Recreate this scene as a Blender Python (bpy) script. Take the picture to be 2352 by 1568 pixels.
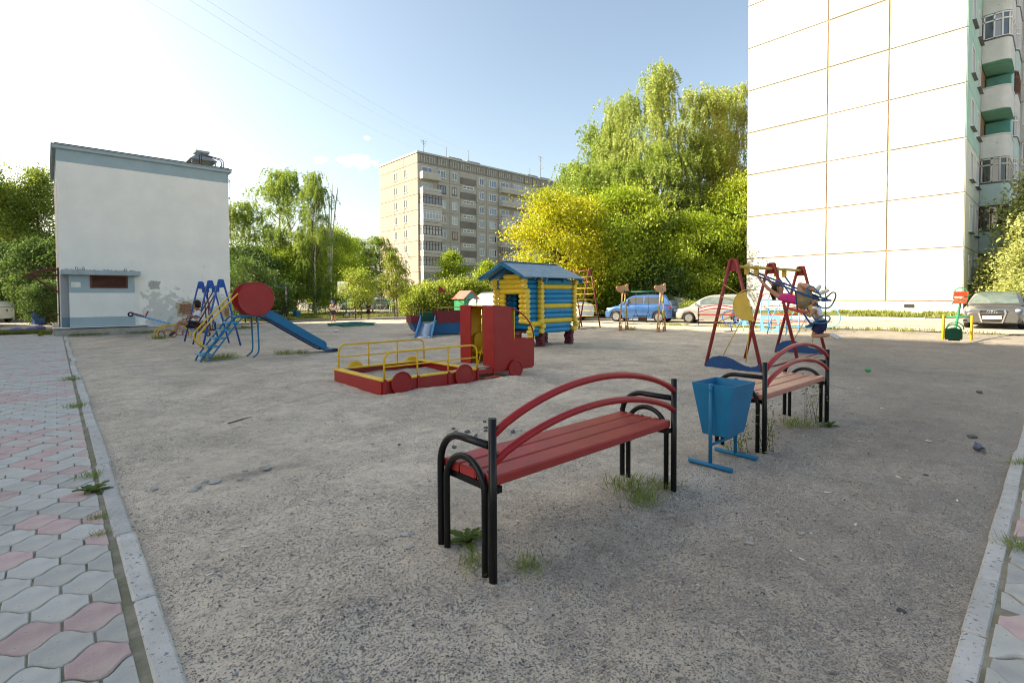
import bpy, bmesh, math, random
import numpy as np
from mathutils import Vector, Matrix
random.seed(7); np.random.seed(7)
for o in list(bpy.data.objects): bpy.data.objects.remove(o)
SC = bpy.context.scene
COL = SC.collection
RAD = math.radians
# ------------------------------------------------------------------ camera
cam = bpy.data.cameras.new('camera'); camo = bpy.data.objects.new('camera', cam); COL.objects.link(camo)
F0 = Vector((.677, .736, 0)).normalized(); RT0 = Vector((F0.y, -F0.x, 0)); UP0 = Vector((0, 0, 1))
PITCH, ROLL = RAD(1.5), RAD(.25)
fw = F0*math.cos(PITCH) - UP0*math.sin(PITCH); up = UP0*math.cos(PITCH) + F0*math.sin(PITCH)
rt = RT0*math.cos(ROLL) - up*math.sin(ROLL); up = up*math.cos(ROLL) + RT0*math.sin(ROLL)
m = Matrix((rt, up, -fw)).transposed().to_4x4(); m.translation = (0, 0, 1.52)
camo.matrix_world = m
cam.sensor_width = 36; cam.sensor_fit = 'HORIZONTAL'; cam.lens = 1163/2352*36
cam.shift_y = -(784-(682+1163*math.tan(PITCH)))/2352
cam.clip_start = .05; cam.clip_end = 3000
SC.camera = camo
SC.render.resolution_x, SC.render.resolution_y = 1024, 682
# ------------------------------------------------------------------ sky, sun, exposure
SUN_AZ = Vector((-.736, .677, 0)).normalized(); SUN_EL = RAD(31)
W = bpy.data.worlds.new('World'); SC.world = W; W.use_nodes = True
nt = W.node_tree; nt.nodes.clear()
wo = nt.nodes.new('ShaderNodeOutputWorld'); bg = nt.nodes.new('ShaderNodeBackground')
sky = nt.nodes.new('ShaderNodeTexSky'); sky.sky_type = 'NISHITA'; sky.sun_disc = False
sky.sun_elevation = SUN_EL; sky.sun_rotation = math.atan2(SUN_AZ.x, SUN_AZ.y)
sky.air_density = 1.0; sky.dust_density = 3.0; sky.ozone_density = 1.6; sky.altitude = 150
bg.inputs[1].default_value = .115
nt.links.new(bg.outputs[0], wo.inputs[0])
CLOUDS = [((.4248, .871, .2468), .036, .0125, 1.), ((.3652, .8979, .2455), .014, .007, .95), ((.4324, .8545, .2878), .006, .004, .5)]
def clouds(src):
    "a few small fair-weather clouds low over the roofs, as directions in the sky"
    L = nt.links.new; N = nt.nodes.new
    tc = N('ShaderNodeTexCoord')
    ns = N('ShaderNodeTexNoise'); ns.inputs['Scale'].default_value = 60; ns.inputs['Detail'].default_value = 9; ns.inputs['Roughness'].default_value = .62
    L(tc.outputs['Generated'], ns.inputs['Vector'])
    total = None
    for (d, sx, sz, k) in CLOUDS:
        d = Vector(d).normalized()
        r = Vector((d.y, -d.x, 0)).normalized(); u = r.cross(d)
        sub = N('ShaderNodeVectorMath'); sub.operation = 'SUBTRACT'; sub.inputs[1].default_value = d; L(tc.outputs['Generated'], sub.inputs[0])
        q = []
        for v, s in ((r, sx), (u, sz)):
            dt = N('ShaderNodeVectorMath'); dt.operation = 'DOT_PRODUCT'; dt.inputs[1].default_value = v/s; L(sub.outputs[0], dt.inputs[0])
            sq = N('ShaderNodeMath'); sq.operation = 'POWER'; sq.inputs[1].default_value = 2
            ab = N('ShaderNodeMath'); ab.operation = 'ABSOLUTE'; L(dt.outputs['Value'], ab.inputs[0]); L(ab.outputs[0], sq.inputs[0]); q.append(sq)
        ad = N('ShaderNodeMath'); ad.operation = 'ADD'; L(q[0].outputs[0], ad.inputs[0]); L(q[1].outputs[0], ad.inputs[1])
        e = N('ShaderNodeMath'); e.operation = 'MULTIPLY_ADD'; e.inputs[1].default_value = -.26; e.inputs[2].default_value = .46; L(ad.outputs[0], e.inputs[0])
        e2 = N('ShaderNodeMath'); e2.operation = 'ADD'; L(e.outputs[0], e2.inputs[0]); L(ns.outputs['Fac'], e2.inputs[1])
        mr = N('ShaderNodeMapRange'); mr.inputs[1].default_value = .70; mr.inputs[2].default_value = 1.08; mr.inputs[3].default_value = 0; mr.inputs[4].default_value = k; L(e2.outputs[0], mr.inputs[0])
        if total is None: total = mr
        else:
            mx = N('ShaderNodeMath'); mx.operation = 'MAXIMUM'; L(total.outputs[0], mx.inputs[0]); L(mr.outputs[0], mx.inputs[1]); total = mx
    mix = N('ShaderNodeMix'); mix.data_type = 'RGBA'
    L(total.outputs[0], mix.inputs[0]); L(src, mix.inputs[6]); mix.inputs[7].default_value = (8.2, 8.0, 7.8, 1)
    return mix.outputs[2]
nt.links.new(clouds(sky.outputs[0]), bg.inputs[0])
sun = bpy.data.lights.new('sun', 'SUN'); suno = bpy.data.objects.new('sun', sun); COL.objects.link(suno)
sun.energy = 5.0; sun.angle = RAD(.53); sun.color = (1, .93, .82)
sd = Vector((SUN_AZ.x*math.cos(SUN_EL), SUN_AZ.y*math.cos(SUN_EL), math.sin(SUN_EL)))
suno.rotation_euler = sd.to_track_quat('Z', 'Y').to_euler(); suno.location = (0, 0, 60)
SC.view_settings.view_transform = 'Standard'; SC.view_settings.look = 'None'
SC.view_settings.exposure = 1.55; SC.view_settings.gamma = 1; SC.view_settings.use_curve_mapping = False
try:
    SC.view_settings.use_white_balance = True; SC.view_settings.white_balance_temperature = 8000; SC.view_settings.white_balance_tint = 6
except AttributeError: pass
SC.render.engine = 'CYCLES'
CY = SC.cycles; CY.max_bounces = 6; CY.diffuse_bounces = 3; CY.glossy_bounces = 3; CY.transmission_bounces = 4; CY.transparent_max_bounces = 4; CY.use_denoising = True; CY.filter_width = 1.05; CY.sample_clamp_indirect = 8
# ------------------------------------------------------------------ helpers
def tag(o, label=None, cat=None, group=None, kind=None):
    if label: o['label'] = label
    if cat: o['category'] = cat
    if group: o['group'] = group
    if kind: o['kind'] = kind
    return o
def thing(name, label, cat, loc=(0, 0, 0), rz=0, group=None):
    o = bpy.data.objects.new(name, None); COL.objects.link(o); o.empty_display_size = .2
    o.location = loc; o.rotation_euler = (0, 0, rz)
    return tag(o, label, cat, group)
def link(name, me, parent=None, loc=None, rz=0):
    o = bpy.data.objects.new(name, me); COL.objects.link(o)
    if parent: o.parent = parent
    if loc is not None: o.location = loc
    if rz: o.rotation_euler = (0, 0, rz)
    return o
def dup(root, loc, rz=None, label=None, group=None, scale=None):
    r = root.copy(); COL.objects.link(r); r.location = loc
    if rz is not None: r.rotation_euler = (0, 0, rz)
    if scale: r.scale = scale
    if label: r['label'] = label
    if group: r['group'] = group
    for ch in list(root.children):
        c = ch.copy(); COL.objects.link(c); c.parent = r
        for g in ch.children:
            d = g.copy(); COL.objects.link(d); d.parent = c
    return r
class MB:
    def __init__(s): s.v = []; s.f = []; s.sm = []; s.mi = []; s.m = 0
    def add(s, vs, fs, smooth=False):
        b = len(s.v); s.v += [tuple(v) for v in vs]
        for f in fs: s.f.append([i+b for i in f]); s.sm.append(smooth); s.mi.append(s.m)
        return s
    def box(s, x0, x1, y0, y1, z0, z1, c=0, rz=0, piv=None):
        if c:
            c = min(c, abs(x1-x0)*.45, abs(y1-y0)*.45, abs(z1-z0)*.45)
            vs = []; 
            for z, k in ((z0, 1), (z0+c, 0), (z1-c, 0), (z1, 1)):
                i = c if k else 0
                for (x, y) in ((x0+i+c*(1-k), y0+i*0+(0 if not k else 0)), ):
                    pass
                a = c
                if k: vs += [(x0+a, y0+a, z), (x1-a, y0+a, z), (x1-a, y1-a, z), (x0+a, y1-a, z)]
                else: vs += [(x0+a, y0, z), (x1-a, y0, z), (x1, y0+a, z), (x1, y1-a, z), (x1-a, y1, z), (x0+a, y1, z), (x0, y1-a, z), (x0, y0+a, z)]
            fs = [[3, 2, 1, 0], [20, 21, 22, 23]]
            A, B = 4, 12
            for i in range(8): j = (i+1) % 8; fs.append([A+i, A+j, B+j, B+i])
            for lo, ring, flip in ((0, A, 0), (20, B, 1)):
                for i in range(4):
                    e = [lo+i, lo+(i+1) % 4, ring+2*i+1, ring+2*i]; t = [lo+(i+1) % 4, ring+(2*i+2) % 8, ring+2*i+1]
                    fs += [e if not flip else e[::-1], t if not flip else t[::-1]]
        else:
            vs = [(x0, y0, z0), (x1, y0, z0), (x1, y1, z0), (x0, y1, z0), (x0, y0, z1), (x1, y0, z1), (x1, y1, z1), (x0, y1, z1)]
            fs = [[3, 2, 1, 0], [4, 5, 6, 7], [0, 1, 5, 4], [1, 2, 6, 5], [2, 3, 7, 6], [3, 0, 4, 7]]
        if rz:
            p = piv or ((x0+x1)/2, (y0+y1)/2); ca, sa = math.cos(rz), math.sin(rz)
            vs = [(p[0]+(x-p[0])*ca-(y-p[1])*sa, p[1]+(x-p[0])*sa+(y-p[1])*ca, z) for x, y, z in vs]
        return s.add(vs, fs)
    def obox(s, M_, sx, sy, sz):
        "box of full sizes about the origin, placed by a 4x4 matrix"
        vs = [M_ @ Vector((x*sx/2, y*sy/2, z*sz/2)) for z in (-1, 1) for x, y in ((-1, -1), (1, -1), (1, 1), (-1, 1))]
        return s.add(vs, [[3, 2, 1, 0], [4, 5, 6, 7], [0, 1, 5, 4], [1, 2, 6, 5], [2, 3, 7, 6], [3, 0, 4, 7]])
    def bar(s, a, b, w, h, upv=(0, 0, 1)):
        a, b = Vector(a), Vector(b); d = b-a; L = d.length; x = d/L; upv = Vector(upv)
        y = upv.cross(x); 
        if y.length < 1e-4: y = Vector((0, 1, 0)).cross(x)
        y.normalize(); z = x.cross(y)
        M_ = Matrix((x, y, z)).transposed().to_4x4(); M_.translation = (a+b)/2
        return s.obox(M_, L, w, h)
    def tube(s, pts, r, n=8, closed=False, caps=True):
        pts = [Vector(p) for p in pts]; k = len(pts)
        rr = r if isinstance(r, (list, tuple)) else [r]*k
        tang = []
        for i in range(k):
            a = pts[(i-1) % k] if (closed or i > 0) else pts[i]; b = pts[(i+1) % k] if (closed or i < k-1) else pts[i]
            t = (b-a); tang.append(t.normalized() if t.length > 1e-9 else Vector((0, 0, 1)))
        u = tang[0].orthogonal().normalized(); vs = []
        for i in range(k):
            t = tang[i]; u = (u - t*u.dot(t)); u = u.normalized() if u.length > 1e-6 else t.orthogonal().normalized(); w = t.cross(u)
            for j in range(n):
                a = 2*math.pi*j/n; vs.append(pts[i] + (u*math.cos(a)+w*math.sin(a))*rr[i])
        fs = []
        for i in range(k if closed else k-1):
            i2 = (i+1) % k
            for j in range(n): j2 = (j+1) % n; fs.append([i*n+j, i*n+j2, i2*n+j2, i2*n+j])
        b = len(s.v); s.add(vs, fs, True)
        if caps and not closed:
            s.f.append([b+j for j in range(n)][::-1]); s.sm.append(False); s.mi.append(s.m)
            s.f.append([b+(k-1)*n+j for j in range(n)]); s.sm.append(False); s.mi.append(s.m)
        return s
    def prism(s, prof, M_, t, smooth=False):
        "prof: 2D polygon in the matrix's XY plane, extruded from z=0 to z=t"
        n = len(prof)
        vs = [M_ @ Vector((x, y, 0)) for x, y in prof] + [M_ @ Vector((x, y, t)) for x, y in prof]
        s.add(vs, [list(range(n))[::-1], list(range(n, 2*n))])
        b = len(s.v)-2*n
        for i in range(n): j = (i+1) % n; s.f.append([b+i, b+j, b+n+j, b+n+i]); s.sm.append(smooth); s.mi.append(s.m)
        return s
    def ring(s, M_, ro, ri, t, n=28):
        "flat ring, outer/inner radius, thickness t along z"
        vs = []
        for z in (0, t):
            for r in (ro, ri):
                for j in range(n): a = 2*math.pi*j/n; vs.append(M_ @ Vector((r*math.cos(a), r*math.sin(a), z)))
        fs = []
        for j in range(n):
            k = (j+1) % n; fs += [[k, j, n+j, n+k], [2*n+j, 2*n+k, 3*n+k, 3*n+j], [j, k, 2*n+k, 2*n+j], [n+k, n+j, 3*n+j, 3*n+k]]
        return s.add(vs, fs)
    def lathe(s, prof, M_, n=16, smooth=True):
        "prof: list of (radius, z), turned round the matrix's z axis"
        vs = []; fs = []
        for r, z in prof:
            for j in range(n): a = 2*math.pi*j/n; vs.append(M_ @ Vector((r*math.cos(a), r*math.sin(a), z)))
        k = len(prof)
        for i in range(k-1):
            for j in range(n): j2 = (j+1) % n; fs.append([i*n+j, i*n+j2, (i+1)*n+j2, (i+1)*n+j])
        s.add(vs, fs, smooth); b = len(s.v)-n*k
        if prof[0][0] > 1e-6: s.f.append([b+j for j in range(n)][::-1]); s.sm.append(False); s.mi.append(s.m)
        if prof[-1][0] > 1e-6: s.f.append([b+(k-1)*n+j for j in range(n)]); s.sm.append(False); s.mi.append(s.m)
        return s
    def ball(s, c, rx, ry=None, rz=None, n=12, k=8):
        ry = ry or rx; rz = rz or rx
        vs = [(c[0], c[1], c[2]-rz)]
        for i in range(1, k):
            a = math.pi*i/k
            for j in range(n): b = 2*math.pi*j/n; vs.append((c[0]+rx*math.sin(a)*math.cos(b), c[1]+ry*math.sin(a)*math.sin(b), c[2]-rz*math.cos(a)))
        vs.append((c[0], c[1], c[2]+rz)); fs = []
        for j in range(n): fs.append([0, 1+(j+1) % n, 1+j])
        for i in range(k-2):
            for j in range(n): j2 = (j+1) % n; fs.append([1+i*n+j, 1+i*n+j2, 1+(i+1)*n+j2, 1+(i+1)*n+j])
        e = len(vs)-1
        for j in range(n): fs.append([1+(k-2)*n+j, 1+(k-2)*n+(j+1) % n, e])
        return s.add(vs, fs, True)
    def quad(s, a, b, c, d): return s.add([a, b, c, d], [[0, 1, 2, 3]])
    def mesh(s, name, mats):
        me = bpy.data.meshes.new(name); me.from_pydata(s.v, [], s.f)
        for mm in (mats if isinstance(mats, (list, tuple)) else [mats]): me.materials.append(mm)
        me.polygons.foreach_set('use_smooth', s.sm); me.polygons.foreach_set('material_index', s.mi); me.update()
        return me
    def build(s, name, mats, parent=None, loc=None, rz=0): return link(name, s.mesh(name, mats), parent, loc, rz)
def MX(loc=(0, 0, 0), x=(1, 0, 0), y=(0, 1, 0)):
    x = Vector(x).normalized(); y = Vector(y); y = (y-x*y.dot(x)).normalized(); z = x.cross(y)
    m_ = Matrix((x, y, z)).transposed().to_4x4(); m_.translation = Vector(loc); return m_
def arc(c, r, a0, a1, n, ax=(1, 0, 0), ay=(0, 0, 1)):
    c, ax, ay = Vector(c), Vector(ax), Vector(ay)
    return [c + ax*(r*math.cos(RAD(a0+(a1-a0)*i/n))) + ay*(r*math.sin(RAD(a0+(a1-a0)*i/n))) for i in range(n+1)]
def smooth_path(pts, n=6):
    "Catmull-Rom through the points"
    P = [Vector(p) for p in pts]; P = [P[0]*2-P[1]] + P + [P[-1]*2-P[-2]]; out = []
    for i in range(1, len(P)-2):
        for k in range(n):
            t = k/n; a, b, c, d = P[i-1], P[i], P[i+1], P[i+2]
            out.append(.5*((2*b)+(c-a)*t+(2*a-5*b+4*c-d)*t*t+(3*b-a-3*c+d)*t**3))
    out.append(P[-2]); return out
def ss(x, a, b):
    t = np.clip((x-a)/(b-a), 0, 1); return t*t*(3-2*t)
# ------------------------------------------------------------------ materials
MATS = {}
def mat(name, col, rough=.6, var=.12, scale=6, bump=.0, bscale=80, spec=.3, metal=0, wear=None, rnd=0., coat=0, dirt=None, coord='Object'):
    """procedural paint / plaster / wood: noise-varied colour, optional chipped patches (wear=(colour, scale, threshold)),
    optional large stains (dirt=(colour, scale, amount)), per-object tint (rnd)"""
    if name in MATS: return MATS[name]
    mt = bpy.data.materials.new(name); mt.use_nodes = True; t = mt.node_tree; N = t.nodes.new; L = t.links.new
    b = t.nodes['Principled BSDF']; b.inputs['Roughness'].default_value = rough; b.inputs['Metallic'].default_value = metal
    b.inputs['Specular IOR Level'].default_value = spec; b.inputs['Coat Weight'].default_value = coat
    tc = N('ShaderNodeTexCoord'); out = tc.outputs[coord]
    ns = N('ShaderNodeTexNoise'); ns.inputs['Scale'].default_value = scale; ns.inputs['Detail'].default_value = 6; ns.inputs['Roughness'].default_value = .6; L(out, ns.inputs['Vector'])
    mr = N('ShaderNodeMapRange'); mr.inputs[1].default_value = .3; mr.inputs[2].default_value = .7; mr.inputs[3].default_value = 1-var; mr.inputs[4].default_value = 1+var; L(ns.outputs['Fac'], mr.inputs[0])
    hs = N('ShaderNodeHueSaturation'); hs.inputs['Color'].default_value = (*col, 1); L(mr.outputs[0], hs.inputs['Value'])
    if rnd:
        oi = N('ShaderNodeObjectInfo'); m2 = N('ShaderNodeMapRange'); m2.inputs[3].default_value = 1-rnd; m2.inputs[4].default_value = 1+rnd; L(oi.outputs['Random'], m2.inputs[0])
        mm = N('ShaderNodeMath'); mm.operation = 'MULTIPLY'; L(mr.outputs[0], mm.inputs[0]); L(m2.outputs[0], mm.inputs[1]); L(mm.outputs[0], hs.inputs['Value'])
    cur = hs.outputs[0]
    def mixin(cur, c2, sc, th, soft, amt, det=8):
        n2 = N('ShaderNodeTexNoise'); n2.inputs['Scale'].default_value = sc; n2.inputs['Detail'].default_value = det; n2.inputs['Roughness'].default_value = .65; L(out, n2.inputs['Vector'])
        r2 = N('ShaderNodeMapRange'); r2.inputs[1].default_value = th; r2.inputs[2].default_value = th+soft; r2.inputs[3].default_value = 0; r2.inputs[4].default_value = amt; L(n2.outputs['Fac'], r2.inputs[0])
        mx = N('ShaderNodeMix'); mx.data_type = 'RGBA'; L(r2.outputs[0], mx.inputs[0]); L(cur, mx.inputs[6]); mx.inputs[7].default_value = (*c2, 1)
        return mx.outputs[2]
    if dirt: cur = mixin(cur, dirt[0], dirt[1], .42, .3, dirt[2], 5)
    if wear: cur = mixin(cur, wear[0], wear[1], wear[2], .03, 1)
    L(cur, b.inputs['Base Color'])
    if bump:
        n3 = N('ShaderNodeTexNoise'); n3.inputs['Scale'].default_value = bscale; n3.inputs['Detail'].default_value = 5; L(out, n3.inputs['Vector'])
        bp = N('ShaderNodeBump'); bp.inputs['Strength'].default_value = bump; bp.inputs['Distance'].default_value = .01; L(n3.outputs['Fac'], bp.inputs['Height']); L(bp.outputs[0], b.inputs['Normal'])
    MATS[name] = mt; return mt
def glass_mat(name, tint=(.05, .06, .07), rough=.04):
    "window glass seen from outside: dark body with a mirror-like surface"
    return mat(name, tint, rough, .25, 1.3, 0, spec=.9, coat=.6)
# ================================================================== terrain
def hz(x, y):
    x = np.asarray(x, float); y = np.asarray(y, float)
    R_ = .05+.14*(1-ss(y, 3, 13)); s1 = ss(x, 16, 23); w = 1-ss(y, 14, 20)
    return s1*R_ + ss(x, 29, 34)*w*(.47-R_)
def H(x, y): return float(hz(x, y))
def vnoise(x, y, seed=0):
    rs = np.random.RandomState(seed); T = rs.rand(256, 256)
    xi = np.floor(x).astype(int); yi = np.floor(y).astype(int); fx = x-xi; fy = y-yi; fx = fx*fx*(3-2*fx); fy = fy*fy*(3-2*fy)
    g = lambda a, b: T[a % 256, b % 256]
    return (g(xi, yi)*(1-fx)+g(xi+1, yi)*fx)*(1-fy)+(g(xi, yi+1)*(1-fx)+g(xi+1, yi+1)*fx)*fy
def fbm(x, y, sc, oct=4, seed=0):
    v = 0; a = 1; t = 0
    for o in range(oct): v = v+a*vnoise(x*sc*2**o+17*o, y*sc*2**o+5*o, seed+o); t += a; a *= .5
    return v/t-.5
def dirt_z(x, y):
    m = ss(x, .38, .6)*(1-ss(x, 20, 22))*ss(y, .3, .5)*(1-ss(y, 30, 32))
    z = fbm(x, y, .35, 3, 3)*.10 + fbm(x, y, 2.2, 3, 9)*.042 + np.maximum(0, fbm(x, y, 6.5, 2, 21))*.055
    z = z + .05*np.exp(-(((x-2.6)/.9)**2+((y-1.55)/.35)**2))*-1.2      # hollow worn behind the near bench
    z = z + .07*np.exp(-(((x-4.2)/1.1)**2+((y-6.75)/.35)**2)) + .06*np.exp(-(((x-6.2)/.9)**2+((y-6.7)/.3)**2))   # sand banked against the truck
    for (fx, fy) in ((1.71, 2.03), (1.71, 2.46), (3.545, 2.03), (3.545, 2.46), (5.07, 1.93), (5.07, 2.37), (6.82, 1.9), (6.82, 2.33)): z = z + .022*np.exp(-(((x-fx)/.09)**2+((y-fy)/.09)**2))
    z = z + .10*np.exp(-(((x-12.3)/1.6)**2+((y-25.4)/.7)**2))
    return z*m
def gz(x, y): return float(hz(x, y)+dirt_z(np.array([x], float), np.array([y], float))[0])
def sheet(name, xs, ys, zf, material, parent=None, kind='structure', smooth=True):
    X, Y = np.meshgrid(np.asarray(xs, float), np.asarray(ys, float)); Z = zf(X, Y)
    nx, ny = len(xs), len(ys)
    V = np.stack([X, Y, Z+0*X], -1).reshape(-1, 3)
    i = np.arange(nx*ny).reshape(ny, nx)
    Fc = np.stack([i[:-1, :-1], i[:-1, 1:], i[1:, 1:], i[1:, :-1]], -1).reshape(-1, 4)
    me = bpy.data.meshes.new(name); me.vertices.add(len(V)); me.vertices.foreach_set('co', V.ravel().astype(np.float32))
    me.loops.add(Fc.size); me.loops.foreach_set('vertex_index', Fc.ravel().astype(np.int32))
    me.polygons.add(len(Fc)); me.polygons.foreach_set('loop_start', np.arange(0, Fc.size, 4, dtype=np.int32))
    me.polygons.foreach_set('use_smooth', np.ones(len(Fc), bool) if smooth else np.zeros(len(Fc), bool))
    me.update(calc_edges=True); me.validate(); me.materials.append(material)
    o = link(name, me, parent)
    if kind: o['kind'] = kind
    return o
def dirt_material():
    mt = bpy.data.materials.new('playground_sand'); mt.use_nodes = True; t = mt.node_tree; N = t.nodes.new; L = t.links.new
    b = t.nodes['Principled BSDF']; b.inputs['Roughness'].default_value = .95; b.inputs['Specular IOR Level'].default_value = .15
    tc = N('ShaderNodeTexCoord'); P = tc.outputs['Object']
    def noise(s, d=6, r=.6):
        n = N('ShaderNodeTexNoise'); n.inputs['Scale'].default_value = s; n.inputs['Detail'].default_value = d; n.inputs['Roughness'].default_value = r; L(P, n.inputs['Vector']); return n.outputs['Fac']
    def mr(src, a, b_, c=0., d=1.):
        n = N('ShaderNodeMapRange'); n.inputs[1].default_value = a; n.inputs[2].default_value = b_; n.inputs[3].default_value = c; n.inputs[4].default_value = d; L(src, n.inputs[0]); return n.outputs[0]
    def mix(f, c1, c2):
        n = N('ShaderNodeMix'); n.data_type = 'RGBA'
        if isinstance(f, float): n.inputs[0].default_value = f
        else: L(f, n.inputs[0])
        for k, c in ((6, c1), (7, c2)):
            if isinstance(c, tuple): n.inputs[k].default_value = (*c, 1)
            else: L(c, n.inputs[k])
        return n.outputs[2]
    def mth(op, a, b_):
        n = N('ShaderNodeMath'); n.operation = op
        for k, c in ((0, a), (1, b_)):
            if isinstance(c, (int, float)): n.inputs[k].default_value = c
            else: L(c, n.inputs[k])
        return n.outputs[0]
    c = mix(mr(noise(.6, 5), .3, .7), (.48, .41, .325), (.71, .61, .49))
    fine = mth('ADD', mth('MULTIPLY', noise(42, 3, .6), .5), mth('MULTIPLY', noise(120, 3, .7), .5))
    c = mix(mr(noise(7, 7, .75), .42, .72, 0, .8), c, (.33, .285, .235))
    c = mix(mr(fine, .52, .62, 0, .62), c, (.20, .175, .15))
    c = mix(mr(fine, .46, .38, 0, .5), c, (.66, .60, .50))
    # gravel: small dark and pale chips, denser in patches and towards the near right corner
    sx = N('ShaderNodeSeparateXYZ'); L(P, sx.inputs[0])
    near = mr(mth('SUBTRACT', sx.outputs['Y'], mth('MULTIPLY', sx.outputs['X'], .35)), 3.2, -1.6, 0, .42)
    dens = mth('ADD', mr(noise(1.4, 5, .7), .40, .66, 0, .55), near)
    vo = N('ShaderNodeTexVoronoi'); vo.inputs['Scale'].default_value = 135; L(P, vo.inputs['Vector'])
    sc = N('ShaderNodeSeparateColor'); L(vo.outputs['Color'], sc.inputs[0])
    chip = mth('LESS_THAN', sc.outputs[0], dens)
    inside = mr(vo.outputs['Distance'], .62, .42)
    f = mth('MULTIPLY', chip, inside)
    chipc = mix(sc.outputs[1], (.13, .125, .12), (.38, .35, .32))
    c = mix(f, c, chipc)
    pale = mth('MULTIPLY', mth('GREATER_THAN', sc.outputs[2], .975), inside)
    c = mix(pale, c, (.62, .58, .52))
    v2 = N('ShaderNodeTexVoronoi'); v2.inputs['Scale'].default_value = 38; L(P, v2.inputs['Vector'])
    s2 = N('ShaderNodeSeparateColor'); L(v2.outputs['Color'], s2.inputs[0])
    big = mth('MULTIPLY', mth('LESS_THAN', s2.outputs[0], mth('MULTIPLY', dens, .14)), mr(v2.outputs['Distance'], .45, .3))
    c = mix(big, c, mix(s2.outputs[1], (.17, .17, .17), (.38, .36, .33)))
    slag = mr(mth('ADD', mth('SUBTRACT', mth('MULTIPLY', sx.outputs['X'], .30), sx.outputs['Y']), mth('MULTIPLY', noise(1.1, 6, .7), 3.0)), -.9, 2.6, 0, .6)
    c = mix(slag, c, mix(fine, (.30, .28, .255), (.135, .125, .115)))
    # darker patches: the hollow worn behind the near bench and a dark scuffed streak left of centre
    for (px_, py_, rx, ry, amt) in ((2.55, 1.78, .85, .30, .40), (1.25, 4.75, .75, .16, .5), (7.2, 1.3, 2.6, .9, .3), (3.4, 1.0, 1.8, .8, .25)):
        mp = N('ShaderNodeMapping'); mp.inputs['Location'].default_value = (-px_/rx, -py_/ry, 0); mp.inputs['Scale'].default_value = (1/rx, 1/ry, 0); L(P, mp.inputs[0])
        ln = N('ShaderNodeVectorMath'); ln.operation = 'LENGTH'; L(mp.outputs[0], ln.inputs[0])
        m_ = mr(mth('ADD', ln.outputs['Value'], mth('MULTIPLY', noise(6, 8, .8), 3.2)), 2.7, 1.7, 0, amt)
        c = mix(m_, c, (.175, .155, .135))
    L(c, b.inputs['Base Color'])
    hsum = mth('ADD', mth('MULTIPLY', noise(28, 8, .7), .6), mth('ADD', mth('MULTIPLY', f, .35), mth('MULTIPLY', big, .6)))
    bp = N('ShaderNodeBump'); bp.inputs['Strength'].default_value = .9; bp.inputs['Distance'].default_value = .02; L(hsum, bp.inputs['Height']); L(bp.outputs[0], b.inputs['Normal'])
    return mt
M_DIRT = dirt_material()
def nonuni(segs):
    out = []
    for a, b, st in segs: out += list(np.arange(a, b-1e-6, st))
    out.append(segs[-1][1]); return out
xs = nonuni([(-600, -60, 60), (-60, -8, 6), (-8, .3, .6), (.3, 8, .045), (8, 14, .12), (14, 24, .25), (24, 50, 1), (50, 140, 15), (140, 700, 80)])
ys = nonuni([(-600, -60, 60), (-60, -6, 6), (-6, .2, .5), (.2, 9, .045), (9, 15, .12), (15, 34, .3), (34, 60, 2), (60, 150, 15), (150, 800, 80)])
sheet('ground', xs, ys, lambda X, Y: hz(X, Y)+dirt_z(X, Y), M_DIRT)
M_ASPH = mat('asphalt', (.30, .275, .245), .9, .2, 1.2, .5, 120, .25, dirt=((.44, .39, .32), .5, .7))
M_ASPHD = mat('asphalt_path', (.10, .095, .09), .9, .25, 2, .5, 120, .25, dirt=((.2, .18, .15), .8, .6))
M_LAWN = mat('lawn_soil', (.10, .12, .04), .95, .35, 1.5, .5, 60, .1, dirt=((.22, .18, .10), .7, .6))
sheet('road', nonuni([(23.4, 31.3, .7)]), nonuni([(-60, 0, 5), (0, 14.6, .7)]), lambda X, Y: hz(X, Y)+.03, M_ASPH)
sheet('road', nonuni([(22.8, 29.0, .7)]), nonuni([(14.6, 24, 1), (24, 80, 4)]), lambda X, Y: hz(X, Y)+.03, M_ASPH)
sheet('pavement', nonuni([(-40, 6, 4), (6, 22.8, 1)]), nonuni([(32.2, 35.6, .8)]), lambda X, Y: hz(X, Y)+.02, M_ASPHD)
sheet('road', nonuni([(-60, .2, 4)]), nonuni([(35.6, 52, 2)]), lambda X, Y: hz(X, Y)+.02, M_ASPH)
sheet('lawn', nonuni([(7.3, 22.7, 1.4)]), nonuni([(35.6, 48, 2), (48, 110, 6)]), lambda X, Y: hz(X, Y)+.03, M_LAWN)
sheet('lawn', nonuni([(29.1, 40, 1), (40, 200, 12)]), nonuni([(14.7, 24, 1), (24, 77, 4)]), lambda X, Y: hz(X, Y)+.05, M_LAWN)
sheet('lawn', nonuni([(31.55, 34.4, .4)]), nonuni([(-30, 2, 4), (2, 14.6, .6)]), lambda X, Y: hz(X, Y)+.10, M_LAWN)
sheet('lawn', nonuni([(-60, -.2, 3)]), nonuni([(30.4, 32.1, .5)]), lambda X, Y: hz(X, Y)+.04, M_LAWN)
sheet('lawn', nonuni([(-80, 7, 6)]), nonuni([(52.1, 140, 8)]), lambda X, Y: hz(X, Y)+.04, M_LAWN)
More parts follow.
